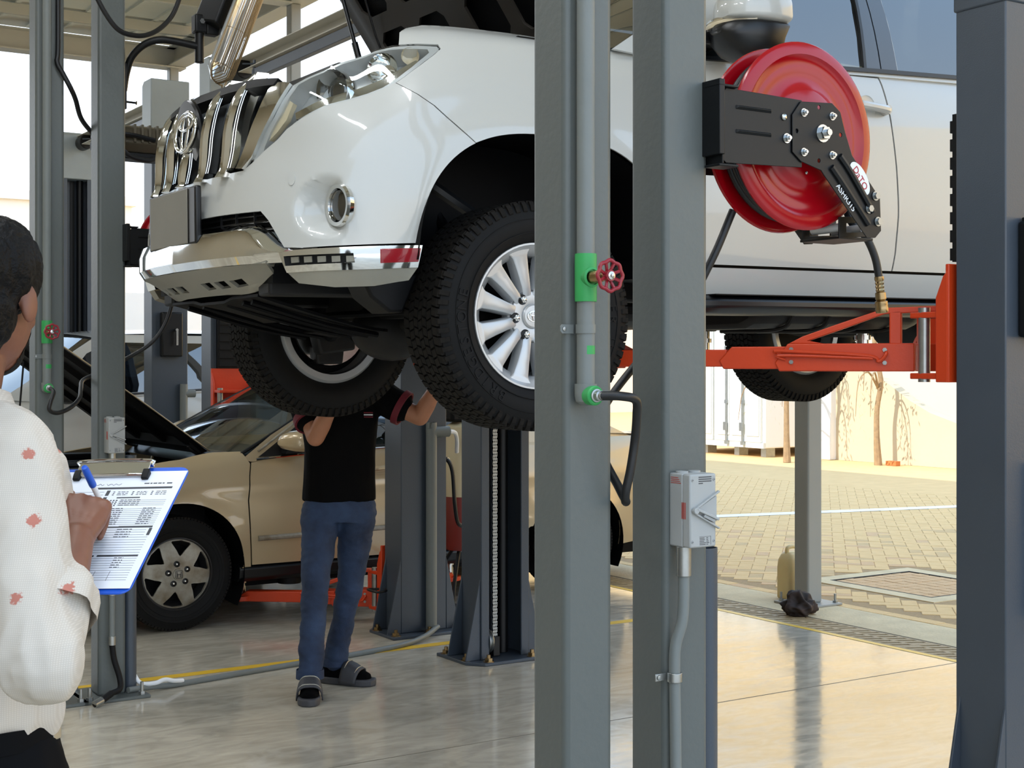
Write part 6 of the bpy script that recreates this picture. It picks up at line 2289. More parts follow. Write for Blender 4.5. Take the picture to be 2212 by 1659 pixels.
# ------------------------------------------------------------------ floor things
hose('floor_conduit', 'grey conduit lying across the floor behind the person in jeans', [(.13, 3.86, .028), (.26, 3.90, .02), (.42, 3.93, .012), (.9, 4.02, .012), (1.35, 4.09, .012), (1.7, 4.17, .014), (1.9, 4.28, .022), (2.06, 4.41, .04)], .014, None, 'pipe_grey')
hose('white_cable', 'short white cable on the base plate of the column behind the clipboard', [(.17, 3.93, .10), (.20, 3.90, .045), (.26, 3.88, .04), (.31, 3.885, .05), (.36, 3.90, .035), (.41, 3.925, .026)], .010, None, 'white_print')
jc = gthing('jerrycan', 'cream plastic jerrycan half hidden behind the column by the drain', 'jerrycan', 4.23, 4.585)
mat('jerry_cream', (222, 200, 146), 0.5, noise=(8, .4), rgb2=(198, 172, 116), Subsurface_Weight=.15)
rg = []
for z, a, b in ((0, .080, .062), (.012, .088, .070), (.20, .088, .070), (.25, .082, .066), (.285, .066, .052), (.30, .05, .04)):
    rg.append([(a * math.copysign(abs(math.cos(q)) ** .5, math.cos(q)), b * math.copysign(abs(math.sin(q)) ** .5, math.sin(q)), z) for q in np.linspace(0, 2 * PI, 25)[:-1]])
MB().loft(rg).build('body', 'jerry_cream', jc, sharp=60)
MB().tube([(-.045, 0, .285), (-.04, 0, .325), (0, 0, .335), (.04, 0, .325), (.05, 0, .28)], .014, n=10).build('handle', 'jerry_cream', jc)
MB().cyl((.055, 0, .27), (.075, 0, .315), .02, n=16).build('cap', 'label_red', jc, bevel=.002)
rag = gthing('oily_rag', 'crumpled black oily rag at the foot of the column by the drain', 'rag', 3.76, 4.20)
mat('rag_black', (20, 15, 13), 0.75, noise=(10, .9), rgb2=(66, 46, 36))
rnd = random.Random(11)
m = MB()
bmr = bmesh.new()
bmesh.ops.create_icosphere(bmr, subdivisions=5, radius=1.0)
from mathutils import noise as mnoise
for v in bmr.verts:
    d = v.co.normalized()
    r = 1 + .30 * mnoise.noise(d * 1.6 + Vector((3, 1, 7))) + .55 * (.2 - abs(mnoise.noise(Vector((d.x * 1.5, d.y * 1.5, d.z * .8))))) + .22 * (.2 - abs(mnoise.noise(Vector((d.x * 1.2, d.y * 3.2, d.z * 3.2)) + Vector((5, 5, 5)))))
    p = Vector((d.x * .115, d.y * .085, d.z * .085)) * r
    p.z = max(-.058, p.z) + .058
    v.co = p
me = bpy.data.meshes.new('cloth')
bmr.to_mesh(me)
bmr.free()
me.polygons.foreach_set('use_smooth', [True] * len(me.polygons))
me.materials.append(MATS['rag_black'])
o = bpy.data.objects.new('cloth', me)
COL.objects.link(o)
o.parent = rag


# ------------------------------------------------------------------ people
def blob(name, mb, voxel, m, parent, smooth=4, fn=None, split=None):
    """join overlapping closed shapes into one continuous skin"""
    me = bpy.data.meshes.new('tmp')
    me.from_pydata(mb.v, [], mb.f)
    me.update()
    bm = bmesh.new()
    bm.from_mesh(me)
    bmesh.ops.recalc_face_normals(bm, faces=bm.faces)
    bm.to_mesh(me)
    bm.free()
    o = bpy.data.objects.new('tmp', me)
    COL.objects.link(o)
    r = o.modifiers.new('r', 'REMESH')
    r.mode = 'VOXEL'
    r.voxel_size = voxel
    s = o.modifiers.new('s', 'SMOOTH')
    s.factor = .5
    s.iterations = smooth
    dg = bpy.context.evaluated_depsgraph_get()
    me2 = bpy.data.meshes.new_from_object(o.evaluated_get(dg))
    bpy.data.objects.remove(o)
    me2.name = name
    if fn:
        n = len(me2.vertices)
        co = np.zeros(n * 3)
        no = np.zeros(n * 3)
        me2.vertices.foreach_get('co', co)
        me2.vertices.foreach_get('normal', no)
        co = fn(co.reshape(-1, 3), no.reshape(-1, 3))
        me2.vertices.foreach_set('co', co.ravel())
        me2.update()
    if split:
        bm = bmesh.new()
        bm.from_mesh(me2)
        dead = [f for f in bm.faces if split(f.calc_center_median())]
        bmesh.ops.delete(bm, geom=dead, context='FACES')
        bm.to_mesh(me2)
        bm.free()
    me2.polygons.foreach_set('use_smooth', [True] * len(me2.polygons))
    me2.materials.clear()
    me2.materials.append(MATS[m])
    ob = bpy.data.objects.new(name, me2)
    COL.objects.link(ob)
    ob.parent = parent
    return ob


def folds(amp, freq, stretch=(1, 1, .45), seed=0.0, amp2=0.0):
    """cloth wrinkles along the normals"""
    def fn(co, no):
        out = co.copy()
        for i in range(len(co)):
            p = Vector((co[i][0] * stretch[0], co[i][1] * stretch[1], co[i][2] * stretch[2])) * freq + Vector((seed, seed * 2, seed * 3))
            d = amp * (mnoise.noise(p) - .6 * abs(mnoise.noise(p * 2.1))) + (amp2 * mnoise.noise(p * 4) if amp2 else 0)
            out[i] += no[i] * d
        return out
    return fn


def ring(c, rx, ry, ax, ay, p=.8, n=24):
    c, ax, ay = Vector(c), Vector(ax), Vector(ay)
    out = []
    for k in range(n):
        q = 2 * PI * k / n
        a, b = math.cos(q), math.sin(q)
        out.append(c + ax * (rx * math.copysign(abs(a) ** p, a)) + ay * (ry * math.copysign(abs(b) ** p, b)))
    return out


def limb(mb, pts, radii, n=14, sub=5):
    mb.tube(pts, .05, n=n, sub=sub, radii=radii)
    for p, r in ((pts[0], radii[0]), (pts[-1], radii[-1])):
        mb.ell(p, (r * .98,) * 3, nu=12, nv=8)


def hand(mb, W, d, nrm, tside, curl, size=1.0, spread=.07, thumb=(.5, .5), knuckles=False):
    """W wrist, d finger direction, nrm palm-facing normal, tside unit vector to the thumb side; curl = three joint angles per finger"""
    d = Vector(d).normalized()
    nrm = Vector(nrm)
    nrm = (nrm - d * nrm.dot(d)).normalized()
    s = d.cross(nrm)
    if s.dot(Vector(tside)) < 0:
        s = -s
    W = Vector(W)
    z = size
    mb.loft([ring(W + d * a * z, b * z, c * z, s, nrm, .75, 16) for a, b, c in ((-.01, .026, .020), (.02, .031, .019), (.05, .039, .016), (.085, .042, .014), (.098, .040, .012))])
    lens = ((.045, .027, .022), (.049, .031, .023), (.046, .029, .023), (.036, .022, .020))
    offs = (.030, .010, -.011, -.030)
    rad = (.0095, .0098, .0094, .0084)
    for k in range(4):
        b = W + d * (.092 - .004 * abs(k - 1)) * z + s * offs[k] * z
        dd = (d + s * spread * (1.5 - k)).normalized()
        ang = 0
        P = [b - dd * .02 * z, b]
        for L, c in zip(lens[k], curl[k]):
            ang += c
            v = dd * math.cos(ang) + nrm * math.sin(ang)
            P.append(P[-1] + v * L * z)
        if knuckles:
            mb.ell(b - nrm * .004 * z, (.0115 * z,) * 3, nu=12, nv=8)
            mb.tube([W + d * .03 * z + s * offs[k] * .5 * z - nrm * .0155 * z, b - nrm * .0075 * z], .004 * z, n=8, sub=1)
        limb(mb, P, [rad[k] * 1.05 * z, rad[k] * 1.05 * z, rad[k] * z, rad[k] * .92 * z, rad[k] * .8 * z], 10, 4)
    tb = W + d * .025 * z + s * .026 * z
    v1 = (d * .62 + s * .62 + nrm * thumb[0]).normalized()
    v2 = (d * .85 + s * (.25 - thumb[1] * .5) + nrm * thumb[1]).normalized()
    v3 = (d * .8 - s * thumb[1] * .5 + nrm * thumb[1] * 1.1).normalized()
    P = [tb, tb + v1 * .042 * z, tb + v1 * .042 * z + v2 * .034 * z, tb + v1 * .042 * z + v2 * .034 * z + v3 * .026 * z]
    limb(mb, P, [.016 * z, .0125 * z, .0108 * z, .009 * z], 10, 4)


def head(mb, c, r, f, u, s=1.0):
    """skull, jaw, nose, ears; c = head centre, r right, f forward, u up"""
    c, r, f, u = Vector(c), Vector(r), Vector(f), Vector(u)
    R = Matrix((r, f, u)).transposed()

    def at(a, b, z):
        return c + (r * a + f * b + u * z) * s
    mb.ell(at(0, -.012, .028), (.076 * s, .096 * s, .088 * s), R, 24, 16)
    mb.ell(at(0, .022, -.030), (.064 * s, .072 * s, .082 * s), R, 20, 14)
    mb.ell(at(0, .052, -.075), (.045 * s, .042 * s, .036 * s), R, 16, 10)
    mb.ell(at(0, .098, -.014), (.012 * s, .018 * s, .026 * s), R, 12, 8)
    mb.ell(at(0, .106, -.030), (.017 * s, .014 * s, .010 * s), R, 12, 8)
    mb.ell(at(0, .084, -.060), (.022 * s, .012 * s, .008 * s), R, 12, 8)
    mb.ell(at(0, .078, .018), (.050 * s, .016 * s, .010 * s), R, 12, 8)
    for sg in (-1, 1):
        mb.ell(at(sg * .076, -.010, -.014), (.0085 * s, .017 * s, .030 * s), R @ Euler((0.15, 0, sg * -.35)).to_matrix(), 12, 10)
        mb.ell(at(sg * .040, .058, -.022), (.019 * s, .021 * s, .018 * s), R, 12, 8)


mat('skin_brown', (122, 78, 58), 0.5, noise=(30, .35), rgb2=(98, 58, 42), Subsurface_Weight=.06)
mat('skin_light', (172, 118, 88), 0.5, noise=(30, .3), rgb2=(150, 98, 72), Subsurface_Weight=.06)
mat('hair_black', (3, 3, 4), 0.55, noise=(60, .6), rgb2=(8, 7, 8), bump=(140, .4), Specular_IOR_Level=.18)
mat('polo_black', (8, 8, 9), 0.85, noise=(6, .5), rgb2=(14, 12, 12), Specular_IOR_Level=.08)
mat('maroon', (104, 18, 34), 0.7)
mat('denim', (19, 31, 54), 0.8, noise=(6, .9), rgb2=(50, 70, 102), bump=(260, .25))
mat('sandal_grey', (58, 58, 62), 0.6, noise=(60, .3), rgb2=(74, 74, 78))
mat('sock_black', (8, 8, 9), 0.9, Specular_IOR_Level=.05)
mat('trouser_black', (9, 10, 13), 0.75, Specular_IOR_Level=.1)
mat('eye_white', (230, 228, 222), 0.2)
mat('clip_blue', (24, 86, 196), 0.35)


def shirt_material():
    m = mat('floral_shirt', (214, 206, 194), 0.85)
    n, L = m.node_tree.nodes, m.node_tree.links
    b = n['Principled BSDF']
    t = n.new('ShaderNodeTexCoord')
    # sparse little flowers
    vo = n.new('ShaderNodeTexVoronoi')
    vo.voronoi_dimensions = '2D'
    vo.inputs['Scale'].default_value = 9.0
    vo.inputs['Randomness'].default_value = .7
    sp = n.new('ShaderNodeSeparateXYZ')
    cx = n.new('ShaderNodeCombineXYZ')
    L.new(t.outputs['Object'], sp.inputs[0])
    L.new(sp.outputs['X'], cx.inputs['X'])
    L.new(sp.outputs['Z'], cx.inputs['Y'])
    L.new(cx.outputs[0], vo.inputs['Vector'])
    nz = n.new('ShaderNodeTexNoise')
    nz.inputs['Scale'].default_value = 210
    L.new(t.outputs['Object'], nz.inputs['Vector'])
    ad = n.new('ShaderNodeMath')
    ad.operation = 'MULTIPLY_ADD'
    ad.inputs[1].default_value = .14
    L.new(nz.outputs['Fac'], ad.inputs[0])
    L.new(vo.outputs['Distance'], ad.inputs[2])
    rm = n.new('ShaderNodeValToRGB')
    rm.color_ramp.elements[0].position = .13
    rm.color_ramp.elements[0].color = (1, 1, 1, 1)
    rm.color_ramp.elements[1].position = .155
    rm.color_ramp.elements[1].color = (0, 0, 0, 1)
    L.new(ad.outputs[0], rm.inputs[0])
    # fine woven check
    w1 = n.new('ShaderNodeTexWave')
    w1.bands_direction = 'Z'
    w1.inputs['Scale'].default_value = 110
    w2 = n.new('ShaderNodeTexWave')
    w2.bands_direction = 'X'
    w2.inputs['Scale'].default_value = 110
    L.new(t.outputs['Object'], w1.inputs['Vector'])
    L.new(t.outputs['Object'], w2.inputs['Vector'])
    mu = n.new('ShaderNodeMath')
    mu.operation = 'MULTIPLY'
    L.new(w1.outputs['Fac'], mu.inputs[0])
    L.new(w2.outputs['Fac'], mu.inputs[1])
    mx = n.new('ShaderNodeMix')
    mx.data_type = 'RGBA'
    mx.inputs[6].default_value = lin((190, 182, 171)) + (1,)
    mx.inputs[7].default_value = lin((204, 197, 187)) + (1,)
    L.new(mu.outputs[0], mx.inputs[0])
    m2 = n.new('ShaderNodeMix')
    m2.data_type = 'RGBA'
    m2.inputs[7].default_value = lin((176, 112, 98)) + (1,)
    L.new(rm.outputs[0], m2.inputs[0])
    L.new(mx.outputs[2], m2.inputs[6])
    L.new(m2.outputs[2], b.inputs['Base Color'])


shirt_material()


# ---- the man with the clipboard
def clip_man():
    t = thing('person', 'person in a cream shirt with small red flowers writing on a blue clipboard', 'person', (-.86, 2.2, 0))
    O_ = Vector((-.86, 2.2, 0))

    def P(x, y, z):
        return Vector((x, y, z)) - O_
    f = Vector((.30, .954, 0)).normalized()
    r = Vector((.954, -.30, 0)).normalized()
    up = Vector((0, 0, 1))
    hc = P(-.818, 2.20, 1.607)
    hf = Vector((.06, .97, -.22)).normalized()
    hr = Vector((.998, -.062, 0)).normalized()
    hu = hr.cross(hf).normalized()
    SR, ER, WR = P(-.752, 2.145, 1.372), P(-.655, 1.990, 1.090), P(-.655, 2.135, 1.238)
    SL, EL, WL = P(-1.03, 2.27, 1.375), P(-1.00, 2.22, 1.09), P(-.83, 2.36, 1.215)
    body = MB()
    head(body, hc, hr, hf, hu, 1.02)
    limb(body, [P(-.835, 2.185, 1.52), P(-.845, 2.175, 1.45), P(-.85, 2.175, 1.38)], [.056, .058, .07], 16)
    tors = [(.92, .150, .105), (1.0, .145, .10), (1.1, .150, .105), (1.22, .170, .115), (1.32, .178, .11), (1.385, .150, .085), (1.42, .08, .06)]
    body.loft([ring((0, 0, z), a - .032, b - .028, r, f, .8) for z, a, b in tors])
    for S, E, W in ((SR, ER, WR), (SL, EL, WL)):
        limb(body, [S, S.lerp(E, .5), E], [.042, .040, .038])
        limb(body, [E, E.lerp(W, .35), W], [.040, .040, .027])
    hd = (P(-.660, 2.222, 1.300) - WR).normalized()
    hand(body, WR, hd, Vector((-.25, .62, -.74)), Vector((-.9, .3, .3)), [(.50, .75, .45), (.80, .95, .6), (.95, 1.1, .7), (1.05, 1.2, .8)], .94, .05, (.40, .8), True)
    hand(body, WL, Vector((.8, .5, .15)), Vector((-.1, .3, .9)), Vector((-.4, .8, .2)), [(.3, .5, .3)] * 4, 1.0, .05, (.5, .4))
    HR, HL_ = r * .085 + Vector((0, 0, .90)), r * -.085 + Vector((0, 0, .90))
    KR, KL = r * .10 + f * .02 + Vector((0, 0, .48)), r * -.10 + f * .05 + Vector((0, 0, .48))
    AR, AL = r * .11 - f * .02 + Vector((0, 0, .085)), r * -.11 + f * .06 + Vector((0, 0, .085))
    for H, K, A_ in ((HR, KR, AR), (HL_, KL, AL)):
        limb(body, [H, H.lerp(K, .5), K], [.070, .06, .045])
        limb(body, [K, K.lerp(A_, .35), A_], [.052, .050, .034])
    blob('body', body, .0034, 'skin_brown', t, 2)
    # eyes
    for sg in (-1, 1):
        MB().ell(hc + hr * (.031 * sg) + hf * .083 + hu * .004, (.011, .011, .011), nu=12, nv=8).build('eye', 'eye_white', t)
    # hair: cap over skull with tousled relief
    hm = MB()
    R = Matrix((hr, hf, hu)).transposed()
    hm.ell(hc + hu * .036 - hf * .020, (.089, .100, .090), R, 24, 16)
    hm.ell(hc - hf * .046 - hu * .036, (.073, .060, .080), R, 20, 12)
    hm.ell(hc + hf * .055 + hu * .082, (.062, .050, .042), R, 20, 12)
    hm.ell(hc + hu * .085, (.068, .072, .046), R, 20, 12)

    def tousle(co, no):
        out = co.copy()
        for i in range(len(co)):
            p = Vector(co[i])
            q = Vector((p.x * 34, p.y * 34, p.z * 14))
            out[i] += no[i] * (.0050 * mnoise.noise(q) + .0035 * mnoise.noise(q * 2.3 + Vector((4, 4, 4))) + .0022 * mnoise.noise(Vector((p.x * 200, p.y * 200, p.z * 45))))
        return out
    blob('hair', hm, .0040, 'hair_black', t, 3, tousle)
    # beard shadow along the jaw
    bd = MB()
    bd.ell(hc + hf * .023 - hu * .031, (.0658, .0738, .0838), R, 24, 16)
    bd.ell(hc + hf * .053 - hu * .0765, (.0478, .0448, .0386), R, 20, 12)
    blob('beard', bd, .005, 'hair_black', t, 2, None, lambda c: (c - hc).dot(hu) > -.040 - .25 * max(0, .03 - (c - hc).dot(hf)) or (c - hc).dot(hf) < .048 or (c - hc).dot(hf) > .085 and (c - hc).dot(hu) > -.05)
    # shirt
    sh = MB()
    tors = [(.925, .150, .118), (.965, .163, .128), (1.02, .160, .122), (1.1, .158, .118), (1.2, .172, .122), (1.30, .184, .12), (1.36, .176, .105), (1.41, .125, .082), (1.435, .08, .068)]
    sh.loft([ring(r * (.004 if z > 1.1 else 0) + Vector((0, 0, z)), a, b, r, f, .82) for z, a, b in tors])
    for S, E, W, k in ((SR, ER, WR, 1), (SL, EL, WL, 0)):
        c = (P(-.85, 2.18, 1.36) if k else P(-.87, 2.2, 1.36))
        limb(sh, [c.lerp(S, .45), S, S.lerp(E, .5), E - (W - E) * .05], [.070, .066, .062, .062], 18)
        limb(sh, [E - (W - E) * .08, E.lerp(W, .25), E.lerp(W, .58)], [.058, .056, .048], 18)
    so = blob('shirt', sh, .0055, 'floral_shirt', t, 4, folds(.019, 10, (1, 1, .30), 1.3, .0016))
    # cuff: folded-back sleeve edge
    d = (WR - ER).normalized()
    a1 = d.orthogonal().normalized()
    a2 = d.cross(a1)
    c0 = ER.lerp(WR, .52)
    rows = []
    for s_, rr in ((-.030, .058), (.0, .057), (.014, .053), (.016, .049), (.006, .045), (-.02, .044)):
        rows.append([c0 + d * s_ + (a1 * math.cos(q) + a2 * math.sin(q)) * (rr + .004 * math.sin(3 * q + 1) + .003 * math.sin(7 * q)) for q in np.linspace(0, 2 * PI, 33)[:-1]])
    MB().loft(rows, caps=False).build('cuff', 'floral_shirt', so, sharp=60)
    # collar
    rows = []
    nb = P(-.843, 2.178, 1.43)
    for h, rr in ((-.015, .078), (.02, .068), (.036, .066), (.034, .071), (.0, .083), (-.020, .098)):
        rows.append([nb + (r * math.cos(q) + f * math.sin(q) * 1.02) * rr + up * (h - .012 * math.sin(q)) for q in np.linspace(PI * .62, PI * 2.38, 33)])
    MB().grid(rows).build('collar', 'floral_shirt', so, sharp=60)
    # trousers, belt, shoes
    tr = MB()
    tr.loft([ring((0, 0, z), a, b, r, f, .82) for z, a, b in ((.80, .165, .125), (.90, .160, .120), (.955, .150, .112))])
    for H, K, A_ in ((HR, KR, AR), (HL_, KL, AL)):
        limb(tr, [H - up * .03, H.lerp(K, .5), K, K.lerp(A_, .5), A_ - up * .03], [.098, .086, .072, .066, .062], 18)
    blob('trousers', tr, .008, 'trouser_black', t, 4, folds(.008, 8, (1, 1, .5), 4.2))
    rows = [ring((0, 0, z), .156 + e, .118 + e, r, f, .82, 40) for z, e in ((.925, -.004), (.925, .003), (.958, .003), (.958, -.004))]
    be = MB().loft(rows, caps=False).build('belt', 'trouser_black', t)
    MB().box(f * .122 + Vector((0, 0, .942)), (.045, .01, .036), Matrix((r, f, up)).transposed()).build('buckle', 'steel', be, bevel=.003)
    MB().box(r * .155 + f * .035 + Vector((0, 0, .940)), (.006, .022, .030), Matrix((r, f, up)).transposed()).build('key_clip', 'steel', be, bevel=.002)
    for A_ in (AR, AL):
        s_ = MB()
        s_.loft([[A_ + f * b + r * (w * math.cos(q)) + up * (-.085 + (.0 if math.sin(q) < 0 else h * math.sin(q))) for q in np.linspace(0, 2 * PI, 17)[:-1]] for b, w, h in ((-.085, .030, .06), (-.06, .040, .10), (0, .042, .10), (.06, .045, .075), (.13, .047, .05), (.17, .035, .035), (.185, .015, .02))])
        s_.build('shoe', 'black_plastic', t, sharp=50)
    return t, P


pm1, P1 = clip_man()

# clipboard in his hands
cb = thing('clipboard', 'blue clipboard with a printed inspection form and a chrome clip', 'clipboard', (-.66, 2.26, 1.24))
CO = Vector((-.66, 2.26, 1.24))
TR = Vector((-.538, 2.385, 1.328)) - CO
cu = Vector((.975, -.14, .03)).normalized()
cv = Vector((-.02, -.85, -.53))
cn = cu.cross(cv).normalized()
if cn.z < 0:
    cn = -cn
cv = (cv - cu * cv.dot(cu)).normalized()
BW, BH = .235, .318
TL = TR - cu * BW


def cbp(a, b, h=0.0):
    """a from left edge, b from top edge, h above the board"""
    return TL + cu * a + cv * b + cn * h


def rrect(x0, y0, x1, y1, r, n=5):
    out = []
    for cx, cy, a0 in ((x1 - r, y0 + r, -PI / 2), (x1 - r, y1 - r, 0), (x0 + r, y1 - r, PI / 2), (x0 + r, y0 + r, PI)):
        for k in range(n + 1):
            a = a0 + PI / 2 * k / n
            out.append((cx + r * math.cos(a), cy + r * math.sin(a)))
    return out


MB().prism(rrect(0, 0, BW, BH, .018), TL, cu, cv, cn * .003).build('board', 'clip_blue', cb, bevel=.001)
mat('paper', (232, 234, 240), 0.7)
for k in range(4):
    sh_ = MB().prism([(.010, .012), (BW - .0012, .012 + .001 * k), (BW - .0022 + .0006 * k, BH - .014 + .0018 * k), (.010 - .001 * k, BH - .012 + .0014 * k)], TL + cn * (.0034 + .0006 * k), cu, cv, cn * .0005)
    pg = sh_.build('paper', 'paper', cb)
H0 = .0034 + .0006 * 3 + .0005
ink = MB()
rnd = random.Random(21)


def rule(x0, y0, x1, y1, w=.0006):
    if abs(x1 - x0) > abs(y1 - y0):
        q = [(x0, y0 - w / 2), (x1, y0 - w / 2), (x1, y0 + w / 2), (x0, y0 + w / 2)]
    else:
        q = [(x0 - w / 2, y0), (x0 + w / 2, y0), (x0 + w / 2, y1), (x0 - w / 2, y1)]
    ink.prism(q, TL + cn * H0, cu, cv, cn * .0002)


def words_line(x0, x1, y, h=.0022):
    x = x0
    while x < x1:
        w = rnd.uniform(.003, .009)
        rule(x, y, min(x + w, x1), y, h)
        x += w + .0016


ink2 = ink
rule(.09, .060, .222, .060, .005)
rule(.0, .0, .0001, .0, .0001)
for k in range(8):
    rule(.02, .070 + .0075 * k, .108, .070 + .0075 * k)
for (y0, y1) in ((.066, .080), (.084, .112), (.116, .158)):
    ink.prism([(.112, y0), (.118, y0), (.118, y1), (.112, y1)], TL + cn * H0, cu, cv, cn * .0002)
for c in range(3):
    x = .124 + .033 * c
    for k in range(3):
        words_line(x + .008, x + .026, .070 + .004 * k, .0014)
        rule(x, .070 + .004 * k, x + .003, .070 + .004 * k, .002)
rule(.135, .086, .175, .086, .003)
for k in range(4):
    for j in range(3):
        rule(.126 + .005 * j, .093 + .0045 * k, .129 + .005 * j, .093 + .0045 * k, .0025)
    rule(.142, .093 + .0045 * k, .222, .093 + .0045 * k, .0005)
    words_line(.144, .178, .092 + .0045 * k, .0012)
for k in range(9):
    rule(.12, .116 + .005 * k, .222, .116 + .005 * k, .0005)
    words_line(.135, .157, .1145 + .005 * k, .0014)
    words_line(.19, .212, .1145 + .005 * k, .0014)
rule(.02, .163, .165, .163, .0035)
rule(.165, .1625, .222, .1625, .0045)
ink.prism([(.218, .166), (.223, .166), (.223, .184), (.218, .184)], TL + cn * H0, cu, cv, cn * .0002)
for k in range(10):
    rule(.02, .170 + .0062 * k, .214 if k < 3 else .222, .170 + .0062 * k, .0005)
    if k < 6:
        words_line(.095, .115, .1685 + .0062 * k, .0014)
    if k < 4:
        words_line(.165, .19, .1685 + .0062 * k, .0014)
    if 3 < k:
        words_line(.05, .058, .1685 + .0062 * k, .0014)
rule(.02, .234, .15, .234, .004)
rule(.155, .2335, .222, .2335, .0042)
for k in range(10):
    rule(.02, .240 + .0056 * k, .222, .240 + .0056 * k, .0005)
    if k < 5:
        words_line(.098, .115, .2385 + .0056 * k, .0014)
        words_line(.140, .146, .2385 + .0056 * k, .0014)
        words_line(.185, .20, .2385 + .0056 * k, .0014)
for x in (.142, .166, .19):
    rule(x, .270, x, .292, .0006)
words_line(.17, .205, .048, .0026)
ink.prism([(.209, .0465), (.218, .0465), (.218, .0495), (.209, .0495)], TL + cn * H0, cu, cv, cn * .0002)
ink.build('form_print', 'print_dark', cb, sharp=0, fix=False)['kind'] = 'stuff'
# handwriting
m = MB()
for x0 in (.075, .105):
    m.tube([cbp(x0 + .0032 * k, .050 + .0022 * math.sin(2.3 * k + x0 * 50), H0 + .0003) for k in range(9)], .0003, n=4, sub=3)
m.build('handwriting', 'print_dark', cb)
# chrome clip
m = MB().prism([(0, .0), (.0, .010), (.006, .016), (.034, .010), (.036, .006), (.012, .012), (.004, .006), (.004, 0)], cbp(.045, -.004, .003), cv, cn, cu * .125)
m.build('clip', 'chrome', cb, bevel=.001)
m = MB().tube([cbp(.044, .004, .012), cbp(.044, .002, .020), cbp(.10, .000, .021), cbp(.171, .002, .020), cbp(.171, .004, .012)], .0022, n=8, sub=3)
m.build('clip_wire', 'chrome', cb)
for a in (.046, .166):
    MB().prism([(.02, .002), (.038, .002), (.040, .008), (.03, .012), (.02, .014)], cbp(a - .005, 0, .003), cv, cn, cu * .012).build('clip_grip', 'black_plastic', cb, bevel=.002)
# pen in his writing hand
pn = thing('pen', 'blue pen with a clear grip held in the writing hand', 'pen', (-.70, 2.32, 1.30))
PO = Vector((-.70, 2.32, 1.30))
tip = Vector((-.654, 2.283, 1.268)) - PO
tl = Vector((-.1065, -.018, .105))
tl = Vector((-.662, 2.195, 1.346)) - PO
ax = (tl - tip).normalized()
MB().lathe([(.0005, 0), (.0022, .010), (.0045, .020), (.0048, .05), (.0048, .066)], tip, ax, 14).build('barrel', 'label_white', pn)
MB().lathe([(.0056, .066), (.006, .069), (.0058, .108), (.0045, .113), (0, .114)], tip, ax, 14).build('cap', 'clip_blue', pn)


